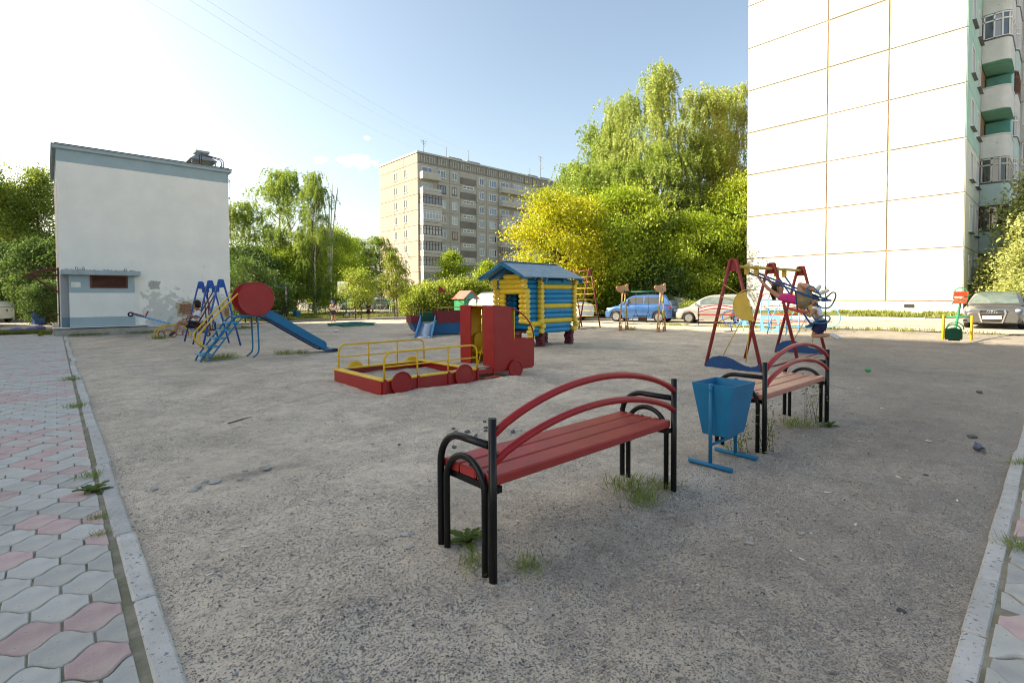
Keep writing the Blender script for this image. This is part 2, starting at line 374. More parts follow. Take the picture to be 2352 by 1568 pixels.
# ------------------------------------------------------------------ kerbs
M_KERB = mat('kerb_concrete', (.46, .455, .44), .9, .12, 5, .5, 90, .2, rnd=.10, wear=((.20, .20, .21), 38, .59), dirt=((.33, .32, .29), 3, .6))
SKEW = -RAD(.5)          # the left kerb runs half a degree off the grid
def kerb(name, n, L0, w, top, loc, rz, label=None):
    k = bpy.data.objects.new(name, None); COL.objects.link(k); k.location = loc; k.rotation_euler = (0, 0, rz); k['kind'] = 'structure'
    for i in range(n):
        a = i*L0+.004; b = (i+1)*L0-.004; me = MB().box(a, b, -w, 0, -.12, top, c=.012).mesh('kerb_stone', M_KERB)
        o = link('kerb_stone', me, k, (0, random.uniform(-.002, .002), random.uniform(-.004, .004)), RAD(random.uniform(-.08, .08)))
    return k
kerb('kerb', 30, .92, .10, .035, (.246, -.6, 0), RAD(90)+SKEW)
kerb('kerb', 22, .635, .092, .03, (.45, .285, 0), 0)
kerb('kerb', 40, 1.0, .15, .14, (31.55, -24.5, H(31.5, 8)-.02), RAD(90))
# ------------------------------------------------------------------ pavers
M_PG = mat('paver_grey', (.40, .405, .39), .85, .12, 9, .35, 140, .25, rnd=.15, wear=((.10, .11, .11), 30, .66), dirt=((.47, .43, .36), 2.2, .6))
M_PP = mat('paver_pink', (.43, .315, .31), .85, .12, 9, .35, 140, .25, rnd=.15, wear=((.14, .11, .11), 30, .66), dirt=((.47, .41, .35), 2.2, .6))
M_JOINT = mat('paving_joint', (.27, .25, .20), .95, .3, 9, .6, 120, .1, dirt=((.12, .13, .05), 2.5, .8))
PWID, PA, PB = .22, .0975, .045
def paver_outline(x0=-1., x1=1., n=6, g=.0035):
    xs_ = [x0+(x1-x0)*i/(n*(2 if x1-x0 > 1.5 else 1)) for i in range(n*(2 if x1-x0 > 1.5 else 1)+1)]
    def hh_(t):
        c = math.cos(math.pi*t); return PA + PB*math.copysign(abs(c)**.9, c) - g
    topv = [(t*(PWID/2-g*1.3), hh_(t)) for t in xs_]; botv = [(t*(PWID/2-g*1.3), -hh_(t)) for t in xs_][::-1]
    return topv[::-1]+botv[::-1]
def paver_mesh(x0, x1, m_, mb=None, off=(0, 0, 0), mi=0, tilt=(0, 0)):
    P = paver_outline(x0, x1); n = len(P); own = mb is None; mb = mb or MB(); mb.m = mi
    cx = sum(p[0] for p in P)/n; cy = 0
    vs = []
    for k, z in ((.955, .032), (1., .026), (1., -.01)):
        for (x, y) in P:
            xx = cx+(x-cx)*k if k < 1 else x; yy = y*k
            vs.append((off[0]+xx, off[1]+yy, off[2]+z+tilt[0]*xx+tilt[1]*yy))
    fs = [list(range(n))]
    for r in (0, 1):
        for i in range(n): j = (i+1) % n; fs.append([r*n+i, (r+1)*n+i, (r+1)*n+j, r*n+j])
    mb.add(vs, fs)
    return mb.mesh('paver', m_) if own else mb
PM = {(h_, c_): paver_mesh(*h_, [M_PG, M_PP][c_]) for h_ in ((-1, 1), (-1, 0)) for c_ in (0, 1)}
def paving(name, x_lo, x_hi, y_lo, y_hi, loc, rz, nmax, near, seed, rough=0.):
    rs = random.Random(seed)
    root = bpy.data.objects.new(name, None); COL.objects.link(root); root.location = loc; root.rotation_euler = (0, 0, rz); root['kind'] = 'structure'
    bed = MB().box(x_lo-.02, x_hi+.045, y_lo-.2, y_hi+.2, -.15, .022).build('paving_bed', M_JOINT, root)
    cells = []
    r0 = int(math.floor(y_lo/(2*PA))); r1 = int(math.ceil(y_hi/(2*PA)))
    for r in range(r0, r1):
        y = r*2*PA+.14
        odd = r % 2
        k = 0
        while True:
            cx = x_hi-(0 if not odd else PWID/2)-k*PWID; k += 1
            if cx < x_lo: break
            half = (not odd and k == 1)
            cells.append((cx, y, (-1, 0) if half else (-1, 1), r))
    band = {r: rs.random() for r in range(r0, r1+2)}
    out = []
    for (cx, y, hf, r) in cells:
        pink = 1 if (band[r] > .66 and rs.random() < .62) or rs.random() < .07 else 0
        out.append((math.hypot(cx-near[0], y-near[1]), cx, y, hf, pink))
    out.sort()
    rest = MB()
    for i, (d, cx, y, hf, pink) in enumerate(out):
        t = (rs.uniform(-.02, .02)*(1+rough*3), rs.uniform(-.02, .02)*(1+rough*3)); dz = rs.uniform(-.004, .004)*(1+rough*2)
        if i < nmax:
            o = link('paver', PM[(hf, pink)], root, (cx+rs.uniform(-.002, .002), y+rs.uniform(-.002, .002), dz)); o.rotation_euler = (t[0], t[1], rs.uniform(-.02, .02)*(1+rough))
        else: paver_mesh(hf[0], hf[1], None, rest, (cx, y, dz), pink)
    if rest.v:
        o = rest.build('pavers', [M_PG, M_PP], root); o['kind'] = 'stuff'
    return root
# left paving (local +y runs away along the kerb), nearest pavers as single pieces
paving('paving', -2.4, .215, .6, 29.5, (0, 0, 0), SKEW, 300, (-.1, 3.2), 3)
paving('paving', -1.6, .178, -12., -1.6, (0, 0, 0), RAD(90), 160, (-.05, -3.3), 5, 1.)
# ================================================================== buildings
M_FRW = mat('window_frame_white', (.74, .75, .75), .5, .04, 3)
M_FRB = mat('window_frame_brown', (.17, .085, .05), .6, .15, 5)
M_GL = glass_mat('window_glass', (.075, .10, .135)); M_GLD = glass_mat('window_glass_dark', (.02, .022, .026)); M_GLC = mat('window_curtain_glass', (.34, .38, .42), .12, .25, 1.1, spec=.8)
M_GLR = mat('window_glass_warm', (.30, .20, .15), .12, .3, 1.5, spec=.8)
WCACHE = {}
def window(parent, loc, w, h, rz=0, mull=(.5,), frame=None, glass=None, trans=None, ft=.075, dep=.10, sill=True):
    "casement window: reveal frame standing .02 proud, glass child set back; local x across, outward = -y"
    frame = frame or M_FRW; glass = glass or M_GL
    key = (round(w, 2), round(h, 2), mull, frame.name, trans, sill)
    if key not in WCACHE:
        mb = MB(); y0, y1 = -.03, dep
        for a in ((0, ft), (w-ft, w)): mb.box(a[0], a[1], y0, y1, 0, h)
        mb.box(ft, w-ft, y0, y1, 0, ft); mb.box(ft, w-ft, y0, y1, h-ft, h)
        for m_ in mull: mb.box(m_*w-ft*.55, m_*w+ft*.55, y0+.01, y1, ft, h-ft)
        if trans:
            for a, b, zt in trans: mb.box(a*w+ft*.6, b*w-ft*.6, y0+.012, y1, h*zt-ft*.4, h*zt+ft*.4)
        if sill: mb.box(-.05, w+.05, -.12, y1, -.05, -.004)
        WCACHE[key] = mb.mesh('window', frame)
    gk = ('g', round(w, 2), round(h, 2), glass.name)
    if gk not in WCACHE: WCACHE[gk] = MB().box(ft*.5, w-ft*.5, -.002, .02, ft*.5, h-ft*.5).mesh('pane', glass)
    o = link('window', WCACHE[key], parent, loc, rz); link('pane', WCACHE[gk], o)
    return o
# ------------------------------------------------------------------ white tower block on the right
M_TCORE = mat('tower_joint_sealant', (.27, .175, .105), .9, .4, 2, .3, 30)
M_TW = mat('tower_panel_white', (.50, .495, .47), .85, .06, .8, .15, 25, dirt=((.40, .41, .39), .35, .5), rnd=.06)
M_TM = mat('tower_panel_mint', (.31, .41, .39), .85, .06, .8, .15, 25, dirt=((.29, .37, .355), .35, .5), rnd=.06)
M_TSM = mat('tower_side_mint', (.36, .56, .48), .85, .08, 1.2, .15, 25, dirt=((.48, .56, .50), .5, .4))
M_TSC = mat('tower_side_cream', (.60, .62, .52), .85, .08, 1.2, .15, 25, dirt=((.50, .50, .42), .5, .4))
M_TEAL = mat('tower_teal', (.10, .33, .30), .85, .12, 1.5, .15, 25, dirt=((.2, .38, .35), .6, .4))
M_PAR = mat('balcony_white', (.60, .61, .60), .85, .08, 1.5, .2, 25, wear=((.33, .32, .30), 2.2, .66), dirt=((.45, .45, .42), 1.2, .45))
M_PART = mat('balcony_pale_teal', (.44, .58, .56), .85, .08, 1.5, .2, 25, wear=((.33, .32, .30), 2.2, .68), dirt=((.42, .50, .48), 1.2, .45))
M_TIN = mat('tin_flashing', (.12, .12, .125), .5, .2, 3)
tw = thing('tower_block', 'tall white panel tower block with mint balconies on its right side', 'building', (34.4, 3.42, 0))
DY = 10.9; seams = [0, 3.24, 6.21, DY]; zj = [1.22+2.757*k for k in range(0, 11)]
MB().box(.035, 40, .03, DY-.03, .2, zj[-1]+.6).build('wall_core', M_TCORE, tw)
rr = random.Random(4)
mint = {(0, 3), (0, 4), (0, 5), (1, 1), (1, 5), (1, 6), (2, 3), (2, 4), (2, 5)}
for c in range(3):
    for r in range(10):
        a, b = seams[c]+.035, seams[c+1]-.035; g = rr.uniform(.022, .042)
        mb = MB().box(-.002, .2, a, b, zj[r]+g, zj[r+1]-g, c=.012)
        mb.build('wall_panel', M_TM if (c, r) in mint else M_TW, tw)
    if c: pass
    MB().box(.03, .2, seams[c]+.015, seams[c+1]-.015, .1, zj[0]-.03).build('plinth_panel', mat('tower_plinth', (.62, .70, .68), .9, .08, 1, .2, 30, dirt=((.5, .5, .45), .8, .5)), tw)
MB().box(-.012, .3, 2.0, 2.42, .86, 1.04).build('plinth_vent', mat('vent_dark', (.03, .03, .03), .8), tw)
# side wall (faces -y): panels between floors, windows, balcony stacks
for r in range(10):
    m_ = M_TSC if r < 3 else M_TSM
    for (a, b) in ((.03, 2.9), (2.94, 6.05), (9.6, 13.0)):
        MB().box(a, b, .0, .2, zj[r]+.018, zj[r+1]-.018, c=.01).build('side_panel', m_, tw)
    for (x, w) in ((1.55, 1.25), (4.2, 1.35)):
        window(tw, (x, -.002, zj[r]+.92), w, 1.5, 0, (.5,), M_FRW, M_GLD)
        MB().box(x-.08, x+w+.08, -.16, 0, zj[r]+.84, zj[r]+.868).build('window_sill', M_TIN, tw)
def rounded(x0, x1, y0, y1, r, n=6):
    "plan outline of a balcony: back corners square, left front corner rounded"
    pts = [(x1, y1), (x0, y1), (x0, y0+r)]
    pts += [(x0+r-r*math.cos(RAD(90*i/n)), y0+r-r*math.sin(RAD(90*i/n))) for i in range(1, n+1)]
    pts += [(x1-r+r*math.sin(RAD(90*i/n)), y0+r-r*math.cos(RAD(90*i/n))) for i in range(0, n+1)]
    return pts
def balcony(parent, x0, x1, y0, z, par, glaze, under):
    P = rounded(x0, x1, y0, 0, .42)
    MB().prism(P, MX((0, 0, z)), .14).build('balcony_slab', under, parent)
    o = rounded(x0-.02, x1+.02, y0-.02, 0, .44); n = len(o); mb = MB()
    inn = rounded(x0+.07, x1-.07, y0+.07, 0, .36)
    vs = [(x, y, z+.02) for x, y in o]+[(x, y, z+1.3) for x, y in o]+[(x, y, z+1.3) for x, y in inn]+[(x, y, z+.15) for x, y in inn]
    fs = []
    for i in range(1, n): j = (i+1) % n; fs += [[i, j, n+j, n+i], [n+i, n+j, 2*n+j, 2*n+i], [2*n+i, 2*n+j, 3*n+j, 3*n+i]]
    mb.add(vs, fs); b = mb.build('balcony_parapet', par, parent)
    cap = MB().tube([(x, y, z+1.31) for x, y in o[1:]], .05, 6).build('parapet_cap', par if glaze is None else M_TIN, b)
    if glaze is not None:
        fr, gl = glaze; zt = z+2.757
        g = MB(); q = rounded(x0+.03, x1-.03, y0+.03, 0, .4); m2 = MB()
        for i in range(1, len(q)-1):
            a, c_ = q[i], q[i+1]
            if math.dist(a, c_) < .02: continue
            m2.add([(a[0], a[1], z+1.33), (c_[0], c_[1], z+1.33), (c_[0], c_[1], zt-.02), (a[0], a[1], zt-.02)], [[0, 1, 2, 3]])
        post = [(x0, -.08), (x0, y0*.42), (x0, y0+.36), (x0+.2, y0+.08), (x0+.42, y0), (x0+(x1-x0)*.35, y0), (x0+(x1-x0)*.55, y0), (x0+(x1-x0)*.75, y0), (x1-.42, y0), (x1, y0+.4), (x1, -.08)]
        for (x, y) in post: g.box(x-.035, x+.035, y-.035, y+.035, z+1.3, zt-.01)
        for zz in (z+1.36, z+2.35, zt-.06):
            pp = rounded(x0, x1, y0, 0, .42)[1:]
            for a, c_ in zip(pp[:-1], pp[1:]):
                if math.dist(a, c_) > .02: g.bar((a[0], a[1], zz), (c_[0], c_[1], zz), .07, .07)
        gg = g.build('balcony_glazing', fr, parent); m2.build('pane', gl, gg)
BR = [(M_PART, (M_FRB, M_GLD)), (M_PART, (mat('old_white_frame', (.55, .53, .48), .7, .15, 4), M_GLD)), (M_PAR, None), (M_PAR, None), (M_PAR, (M_FRW, M_GL)), (M_PAR, (M_FRW, M_GL)), (M_PAR, None), (M_PAR, (M_FRW, M_GL))]
M_UND = mat('balcony_underside_green', (.16, .42, .33), .85, .12, 2, .1, 30)
for k, (p_, g_) in enumerate(BR):
    z = zj[1]+2.757*k-.02
    balcony(tw, 6.2, 9.5, -1.22, z, p_, g_, M_UND)
    MB().box(8.6, 9.5, -1.1, -.02, z+.15, z+2.6).build('balcony_partition', M_TEAL, tw)
    balcony(tw, 11.6, 14.6, -1.25, z+.9, [M_PART, M_PAR][k % 2], (M_FRW, M_GL) if k % 3 else (M_FRB, M_GLD), M_UND)
MB().box(9.62, 11.5, -1.1, 0, .2, 30).build('stair_bay', mat('tower_bay_pale', (.42, .55, .54), .85, .1, 1.2, .1, 30, dirt=((.2, .42, .40), .25, .9)), tw)
MB().box(15.2, 15.35, -2.3, 0, .2, 30).build('bay_cheek', M_PAR, tw)
MB().box(15.36, 24, -2.42, 0, .2, 30).build('projecting_bay', M_PAR, tw)
for k in range(9):
    for yy in (-.32, -1.35):
        window(tw, (15.19, yy, zj[k]+.95), .82, 1.5, RAD(-90), (.5,), M_FRW, M_GL if (k+int(yy)) % 2 else M_GLR)
    MB().box(15.05, 15.19, -2.42, -.05, zj[k]+2.5, zj[k]+2.62).build('string_course', M_PAR, tw)
# ------------------------------------------------------------------ block beyond the left edge of the picture whose shadow covers the playground
cs = thing('apartment_block', 'panel apartment block beside the left paving, just outside the picture', 'building', (-16, 0, 0))
M_CS = mat('shade_block_panel', (.55, .54, .50), .85, .06, .6, .15, 25)
MB().box(-12, -.03, 15.5, 53, 0, 29.6).build('wall', M_CS, cs)
for r in range(10):
    for k in range(10): window(cs, (-.03, 17+k*3.7, 1.6+2.76*r), 1.5, 1.4, RAD(90), (.5,))
# ------------------------------------------------------------------ utility building (two-storey substation)
M_UW = mat('plaster_white', (.84, .815, .765), .9, .05, 1.2, .25, 30, .2, dirt=((.74, .735, .71), .7, .5))
M_UB = mat('plaster_blue', (.33, .43, .47), .85, .07, 2, .25, 40, .25, dirt=((.38, .45, .47), 1.2, .4))
M_UG = mat('plaster_grey', (.36, .37, .37), .9, .08, 2, .25, 40)
M_RUST = mat('rusty_brown_paint', (.14, .055, .035), .7, .25, 8, .3, 60, wear=((.25, .13, .07), 14, .66))
M_CONC = mat('plinth_concrete', (.40, .385, .345), .95, .18, 4, .6, 40, .2, dirt=((.26, .25, .22), 1.5, .6), wear=((.17, .17, .15), 5, .66))
M_LEDGE = mat('white_tin_ledge', (.72, .73, .74), .5, .12, 4, .2, 20)
M_BRICK = None
def decayed_plaster():
    "white plaster gone grey and blue-grey in ragged patches low on the right, where the render has come off"
    mt = M_UW.copy(); mt.name = 'plaster_decayed'; t = mt.node_tree; N = t.nodes.new; L = t.links.new
    b = t.nodes['Principled BSDF']; old = b.inputs['Base Color'].links[0].from_socket
    tc = N('ShaderNodeTexCoord'); sx = N('ShaderNodeSeparateXYZ'); L(tc.outputs['Object'], sx.inputs[0])
    def mr(src, a, b_, c, d):
        n = N('ShaderNodeMapRange'); n.inputs[1].default_value = a; n.inputs[2].default_value = b_; n.inputs[3].default_value = c; n.inputs[4].default_value = d; L(src, n.inputs[0]); return n.outputs[0]
    def mth(op, a, b_):
        n = N('ShaderNodeMath'); n.operation = op
        for k, c in ((0, a), (1, b_)):
            if isinstance(c, (int, float)): n.inputs[k].default_value = c
            else: L(c, n.inputs[k])
        return n.outputs[0]
    def noise(s, d=7):
        n = N('ShaderNodeTexNoise'); n.inputs['Scale'].default_value = s; n.inputs['Detail'].default_value = d; n.inputs['Roughness'].default_value = .68; L(tc.outputs['Object'], n.inputs['Vector']); return n.outputs['Fac']
    reg = mth('MULTIPLY', mr(sx.outputs['X'], 2.5, 3.0, 0, 1), mr(sx.outputs['Z'], 2.5, 1.0, 0, 1))
    f = mr(mth('ADD', noise(2.1), mth('MULTIPLY', reg, .27)), .64, .675, 0, 1)
    f = mth('MULTIPLY', f, mth('GREATER_THAN', reg, .02))
    low = mr(mth('ADD', noise(3.3), mth('MULTIPLY', mr(sx.outputs['Z'], 1.25, .35, 0, 1), .22)), .66, .70, 0, 1)
    low = mth('MULTIPLY', low, mr(sx.outputs['X'], 2.7, 3.1, 0, 1))
    def mix(f_, c1, c2):
        n = N('ShaderNodeMix'); n.data_type = 'RGBA'; L(f_, n.inputs[0]); L(c1, n.inputs[6])
        if isinstance(c2, tuple): n.inputs[7].default_value = (*c2, 1)
        else: L(c2, n.inputs[7])
        return n.outputs[2]
    c = mix(f, old, (.58, .565, .53)); c = mix(low, c, (.40, .455, .48))
    vo = N('ShaderNodeTexVoronoi'); vo.feature = 'DISTANCE_TO_EDGE'; vo.inputs['Scale'].default_value = 3.2; L(tc.outputs['Object'], vo.inputs['Vector'])
    crack = mth('MULTIPLY', mth('LESS_THAN', vo.outputs[0], .006), mr(mth('ADD', noise(.9, 3), mth('MULTIPLY', mr(sx.outputs['Z'], 4.2, 1., 0, 1), .2)), .66, .72, 0, .55))
    c = mix(crack, c, (.2, .2, .19))
    L(c, b.inputs['Base Color']); return mt
ub = thing('utility_building', 'white plastered two storey utility building with blue roof band and crumbling plaster', 'building', (.42, 27.7, 0))
MB().box(0, 6.25, 0, 7.35, .3, 7.12).build('wall', decayed_plaster(), ub)
MB().box(-.004, 6.254, -.004, 7.354, 7.121, 7.62).build('roof_band', M_UB, ub)
cn = MB().box(-.13, 6.38, -.13, 7.5, 7.62, 7.76, c=.015).build('cornice', M_UB, ub)
MB().box(-.16, 6.41, -.16, 7.53, 7.761, 7.79).build('cornice_flashing', mat('grey_tin', (.33, .36, .38), .45, .15, 3, spec=.6), cn)
MB().box(-.05, 6.3, .0, 7.3, 7.78, 7.86).build('roof', mat('roofing_felt', (.06, .06, .065), .9, .2, 3), ub)
MB().box(-.2, 6.62, -.32, 7.6, -.1, .29, c=.02).build('plinth', M_CONC, ub)
lg = MB().box(-.28, 2.9, -.42, -.02, .335, .36).build('plinth_ledge', M_LEDGE, ub)
MB().box(2.86, 6.66, -.36, -.02, .292, .318).build('plinth_ledge', M_LEDGE, ub)
MB().box(-.26, .3, -.36, -.0, .29, .334).build('ledge_support', M_CONC, ub)
# darker grey strip with a dark blue foot beside the corner, vestibule with louvre, canopy slab
MB().box(.03, .28, -.05, -.001, .37, 2.5).build('corner_pier', M_UG, ub)
MB().box(.032, .279, -.054, -.051, .37, .76).build('pier_band', mat('plaster_blue_dark', (.17, .24, .29), .85, .07, 2), ub)
vb = MB().box(.281, 2.43, -.30, -.001, .76, 1.77).build('vestibule', mat('vestibule_white', (.77, .77, .745), .9, .05, 1.2, .25, 30, .2, dirt=((.66, .65, .62), 1.4, .35)), ub)
MB().box(.278, 2.433, -.303, -.001, .361, .758).build('vestibule_band', M_UB, ub)
MB().box(.278, 2.433, -.303, -.001, 1.772, 2.5).build('vestibule_band', M_UB, ub)
sl = MB().box(.05, 2.63, -.62, -.002, 2.502, 2.70, c=.02).build('canopy_slab', mat('canopy_concrete', (.36, .43, .46), .85, .12, 3, .3, 40, dirt=((.25, .28, .28), 2, .5)), ub)
dbr = MB(); r3 = random.Random(9)
for i in range(70):
    x = r3.uniform(.2, 2.5); y = r3.uniform(-.5, -.1); a = r3.uniform(0, 3.1); s_ = r3.uniform(.03, .12)
    dbr.bar((x, y, 2.705), (x+s_*math.cos(a), y+s_*math.sin(a), 2.705+r3.uniform(0, .05)), .012, .012)
dbr.build('twigs', mat('dry_twig', (.16, .11, .07), .9, .3, 5), sl)
for x, kk in ((.5, 1.), (.72, .8), (2.1, .6)):
    MB().tube([(x, -.3, 2.7), (x-.01, -.3, 2.8*1+.02*kk), (x+.03, -.3, 2.84), (x+.06, -.3, 2.8), (x+.06, -.3, 2.7)], .008, 5).build('lifting_loop', M_RUST, sl)
lv = MB()
for a in ((.94, 1.0), (2.14, 2.2)): lv.box(a[0], a[1], -.335, -.304, 1.97, 2.495)
lv.box(1.0, 2.14, -.335, -.304, 1.97, 2.02); lv.box(1.0, 2.14, -.335, -.304, 2.445, 2.495)
lvo = lv.build('louvre_frame', M_RUST, ub)
for i in range(9): MB().bar((1.0, -.318, 2.045+i*.046), (2.14, -.318, 2.045+i*.046), .036, .008, (0, -.7, .7)).build('slat', M_RUST, lvo)
MB().box(1.0, 2.14, -.3055, -.3035, 2.02, 2.445).build('louvre_back', mat('vent_dark', (.03, .03, .03), .8), lvo)
nb = MB().box(.35, .64, -.309, -.3035, 2.0, 2.21).build('paper_notice', mat('notice_paper', (.74, .74, .70), .8, .06, 20, wear=((.60, .62, .48), 9, .56)), ub)
# exposed brick where the render has fallen
def brick_mat():
    mt = bpy.data.materials.new('exposed_brick'); mt.use_nodes = True; t = mt.node_tree; N = t.nodes.new; L = t.links.new; b = t.nodes['Principled BSDF']; b.inputs['Roughness'].default_value = .95
    tc = N('ShaderNodeTexCoord'); mp = N('ShaderNodeMapping'); mp.inputs['Rotation'].default_value = (RAD(90), 0, 0); L(tc.outputs['Object'], mp.inputs[0])
    br = N('ShaderNodeTexBrick'); br.inputs['Scale'].default_value = 4.2; br.inputs['Color1'].default_value = (.30, .11, .055, 1); br.inputs['Color2'].default_value = (.38, .17, .09, 1); br.inputs['Mortar'].default_value = (.36, .29, .22, 1); br.inputs['Mortar Size'].default_value = .03
    L(mp.outputs[0], br.inputs['Vector']); ns = N('ShaderNodeTexNoise'); ns.inputs['Scale'].default_value = 9; L(tc.outputs['Object'], ns.inputs['Vector'])
    mx = N('ShaderNodeMix'); mx.data_type = 'RGBA'; mx.blend_type = 'MULTIPLY'; mx.inputs[0].default_value = .6; L(br.outputs['Color'], mx.inputs[6]); L(ns.outputs['Fac'], mx.inputs[7]); L(mx.outputs[2], b.inputs['Base Color'])
    return mt
M_BRICK = brick_mat(); M_STRAW = mat('straw_render', (.42, .34, .20), .95, .3, 12, .8, 60)
def patch(x0, x1, z0, z1, seed, m_, off, name):
    r = random.Random(seed); pts = []; n = 46
    for i in range(n):
        a = 2*math.pi*i/n; k = 1+r.uniform(-.20, .10)+.10*math.sin(5*a+seed)+.06*math.sin(11*a+2*seed); ca, sa = math.cos(a), math.sin(a); e = .55
        pts.append(((x0+x1)/2+(x1-x0)/2*math.copysign(abs(ca)**e, ca)*k, (z0+z1)/2+(z1-z0)/2*math.copysign(abs(sa)**e, sa)*k))
    mb = MB().prism(pts, MX((0, -off, 0), (1, 0, 0), (0, 0, 1)), .02); return mb.build(name, m_, ub)
patch(3.98, 4.72, .64, 1.36, 1, M_STRAW, .006, 'spalled_render'); patch(4.08, 4.66, .78, 1.28, 2, M_BRICK, .010, 'exposed_brick')
patch(5.86, 6.2, .45, 1.3, 3, M_STRAW, .006, 'spalled_render'); patch(5.98, 6.19, .62, 1.05, 4, M_BRICK, .010, 'exposed_brick')
patch(2.98, 3.40, 1.95, 2.32, 5, mat('bare_cement', (.40, .39, .36), .95, .12, 5, .4, 40), .004, 'spalled_render')
# door canopy frame on the left wall, roof hood, ladder cage
br = MB()
for yy in (.5, 1.9):
    br.tube(smooth_path([(-1.12, yy, 2.36), (-.75, yy, 2.62), (-.3, yy, 2.77), (.0, yy, 2.79)], 5), .03, 6)
    br.tube([(-.9, yy, 2.5), (0, yy, 2.53)], .022, 6); br.tube([(-.86, yy, 2.47), (0, yy, 1.78)], .025, 6); br.tube([(-.02, yy, 1.7), (-.02, yy, 2.8)], .025, 6)
br.tube([(-.9, .5, 2.52), (-.9, 1.9, 2.52)], .02, 6); br.tube([(-.4, .5, 2.73), (-.4, 1.9, 2.73)], .02, 6)
br.build('door_canopy_frame', M_RUST, ub)
MB().box(-.035, -.001, .6, 1.8, .36, 2.4).build('door', mat('dark_steel_door', (.08, .085, .09), .6, .15, 3), ub)
MB().tube(smooth_path([(-.55, .45, .78), (-.3, .45, .86), (0, .45, .88)], 4), .025, 6).build('handrail', M_RUST, ub)
hd = MB()
hd.box(4.9, 6.55, 1.6, 3.2, 7.86, 8.02); hood = hd.build('vent_base', mat('roofing_felt', (.06, .06, .065), .9, .2, 3), ub)
M_HOOD = mat('galvanised_hood', (.30, .34, .36), .4, .15, 3, metal=.5)
q = MB().box(5.15, 6.1, 1.9, 2.9, 8.02, 8.3); q.add([(5.0, 1.75, 8.5), (6.2, 1.75, 8.5), (6.2, 3.05, 8.5), (5.0, 3.05, 8.5), (5.38, 2.15, 8.86), (5.84, 2.15, 8.86), (5.84, 2.65, 8.86), (5.38, 2.65, 8.86)], [[0, 1, 5, 4], [1, 2, 6, 5], [2, 3, 7, 6], [3, 0, 4, 7], [0, 3, 2, 1]])
q.box(5.38, 5.84, 2.15, 2.65, 8.86, 8.93); q.box(5.3, 5.92, 2.07, 2.73, 8.93, 9.03)
for x in (5.06, 6.1): 
    for y in (1.85, 2.9): q.box(x, x+.05, y, y+.05, 8.3, 8.5)
q.build('vent_hood', M_HOOD, ub)
for i in range(5): MB().box(5.14, 6.11, 1.888, 1.9, 8.06+i*.048, 8.08+i*.048).build('slat', M_TIN, hood)
MB().tube([(5.35, 1.5, 7.9), (5.35, 1.5, 8.62), (5.42, 1.5, 8.72), (6.3, 1.5, 8.60), (6.4, 1.5, 8.5), (6.4, 1.5, 7.9)], .022, 6).tube([(5.35, 1.1, 7.8), (5.35, 1.1, 8.5), (5.42, 1.1, 8.58), (6.15, 1.1, 8.45), (6.22, 1.1, 8.36), (6.22, 1.1, 7.8)], .022, 6).build('roof_handrail', M_RUST, ub)
lad = MB()
for zz in (3.9, 4.8, 5.72, 6.65, 7.55): lad.tube(arc((6.26, 1.5, zz), .42, -90, 90, 12, (1, 0, 0), (0, 1, 0)), .018, 5)
for a in (-60, 0, 60): lad.tube([(6.26+.42*math.cos(RAD(a)), 1.5+.42*math.sin(RAD(a)), 3.9), (6.26+.42*math.cos(RAD(a)), 1.5+.42*math.sin(RAD(a)), 7.55)], .010, 4)
for yy in (1.25, 1.75): lad.tube([(6.33, yy, 2.2), (6.33, yy, 8.3)], .02, 5)
for i in range(18): lad.tube([(6.33, 1.25, 2.4+i*.32), (6.33, 1.75, 2.4+i*.32)], .012, 4)
lad.build('roof_ladder', M_RUST, ub)
# ------------------------------------------------------------------ nine-storey apartment block far off
M_AEND = mat('apartment_end_panel', (.295, .245, .215), .9, .07, .25, .1, 10, .2, dirt=((.24, .21, .18), .15, .5), rnd=.04)
M_AFR = mat('apartment_front_panel', (.43, .42, .39), .9, .08, .4, .1, 10, .2, dirt=((.36, .34, .30), .2, .5), rnd=.05)
M_AJ = mat('apartment_joint', (.50, .475, .42), .9, .1, 1)
M_ARIB = mat('apartment_ribbed', (.26, .245, .22), .9, .08, .6)
M_ABAL = mat('apartment_balcony', (.52, .50, .46), .85, .08, .6, dirt=((.36, .34, .31), .6, .5), rnd=.08)
M_AFLASH = mat('roof_flashing', (.42, .46, .50), .5, .1, .6)
ap = thing('apartment_block', 'grey nine storey panel apartment block with glazed balconies behind the saplings', 'building', (48.7, 77.4, 0))
FH = 2.75; Z0 = .55; NF = 9
LX = 44
MB().box(.1, LX, .1, 13.9, 0, 27.0).build('wall_core', M_AJ, ap)
MB().box(-.15, LX, -.15, 14.1, 27.05, 27.35).build('roof_edge', M_AFLASH, ap)
xb = [0, 4.25, 6.9, 9.3, 13.2, 15.7, 18.9, 22.6, 26.2, 28.6, 31.2, 34.0, 38, 42, 44]
for r in range(NF):
    za = Z0+FH*r; zb = za+FH
    for a, b in zip(xb[:-1], xb[1:]): MB().box(a+.05, b-.05, 0, .2, za+.05, zb-.05).build('wall_panel', M_AFR, ap)
    for a, b in ((0, 4.6), (4.6, 8.2), (8.2, 13.9)): MB().box(-.0, .15, a+.05 if a else .02, b-.05, za+.04, zb-.04).build('end_panel', M_AEND, ap)
for a, b in ((0, 4.6), (4.6, 8.2), (8.2, 13.9)): MB().box(0, .15, a+.05 if a else .02, b-.05, Z0+FH*NF+.04, 27.04).build('end_panel', M_AEND, ap)
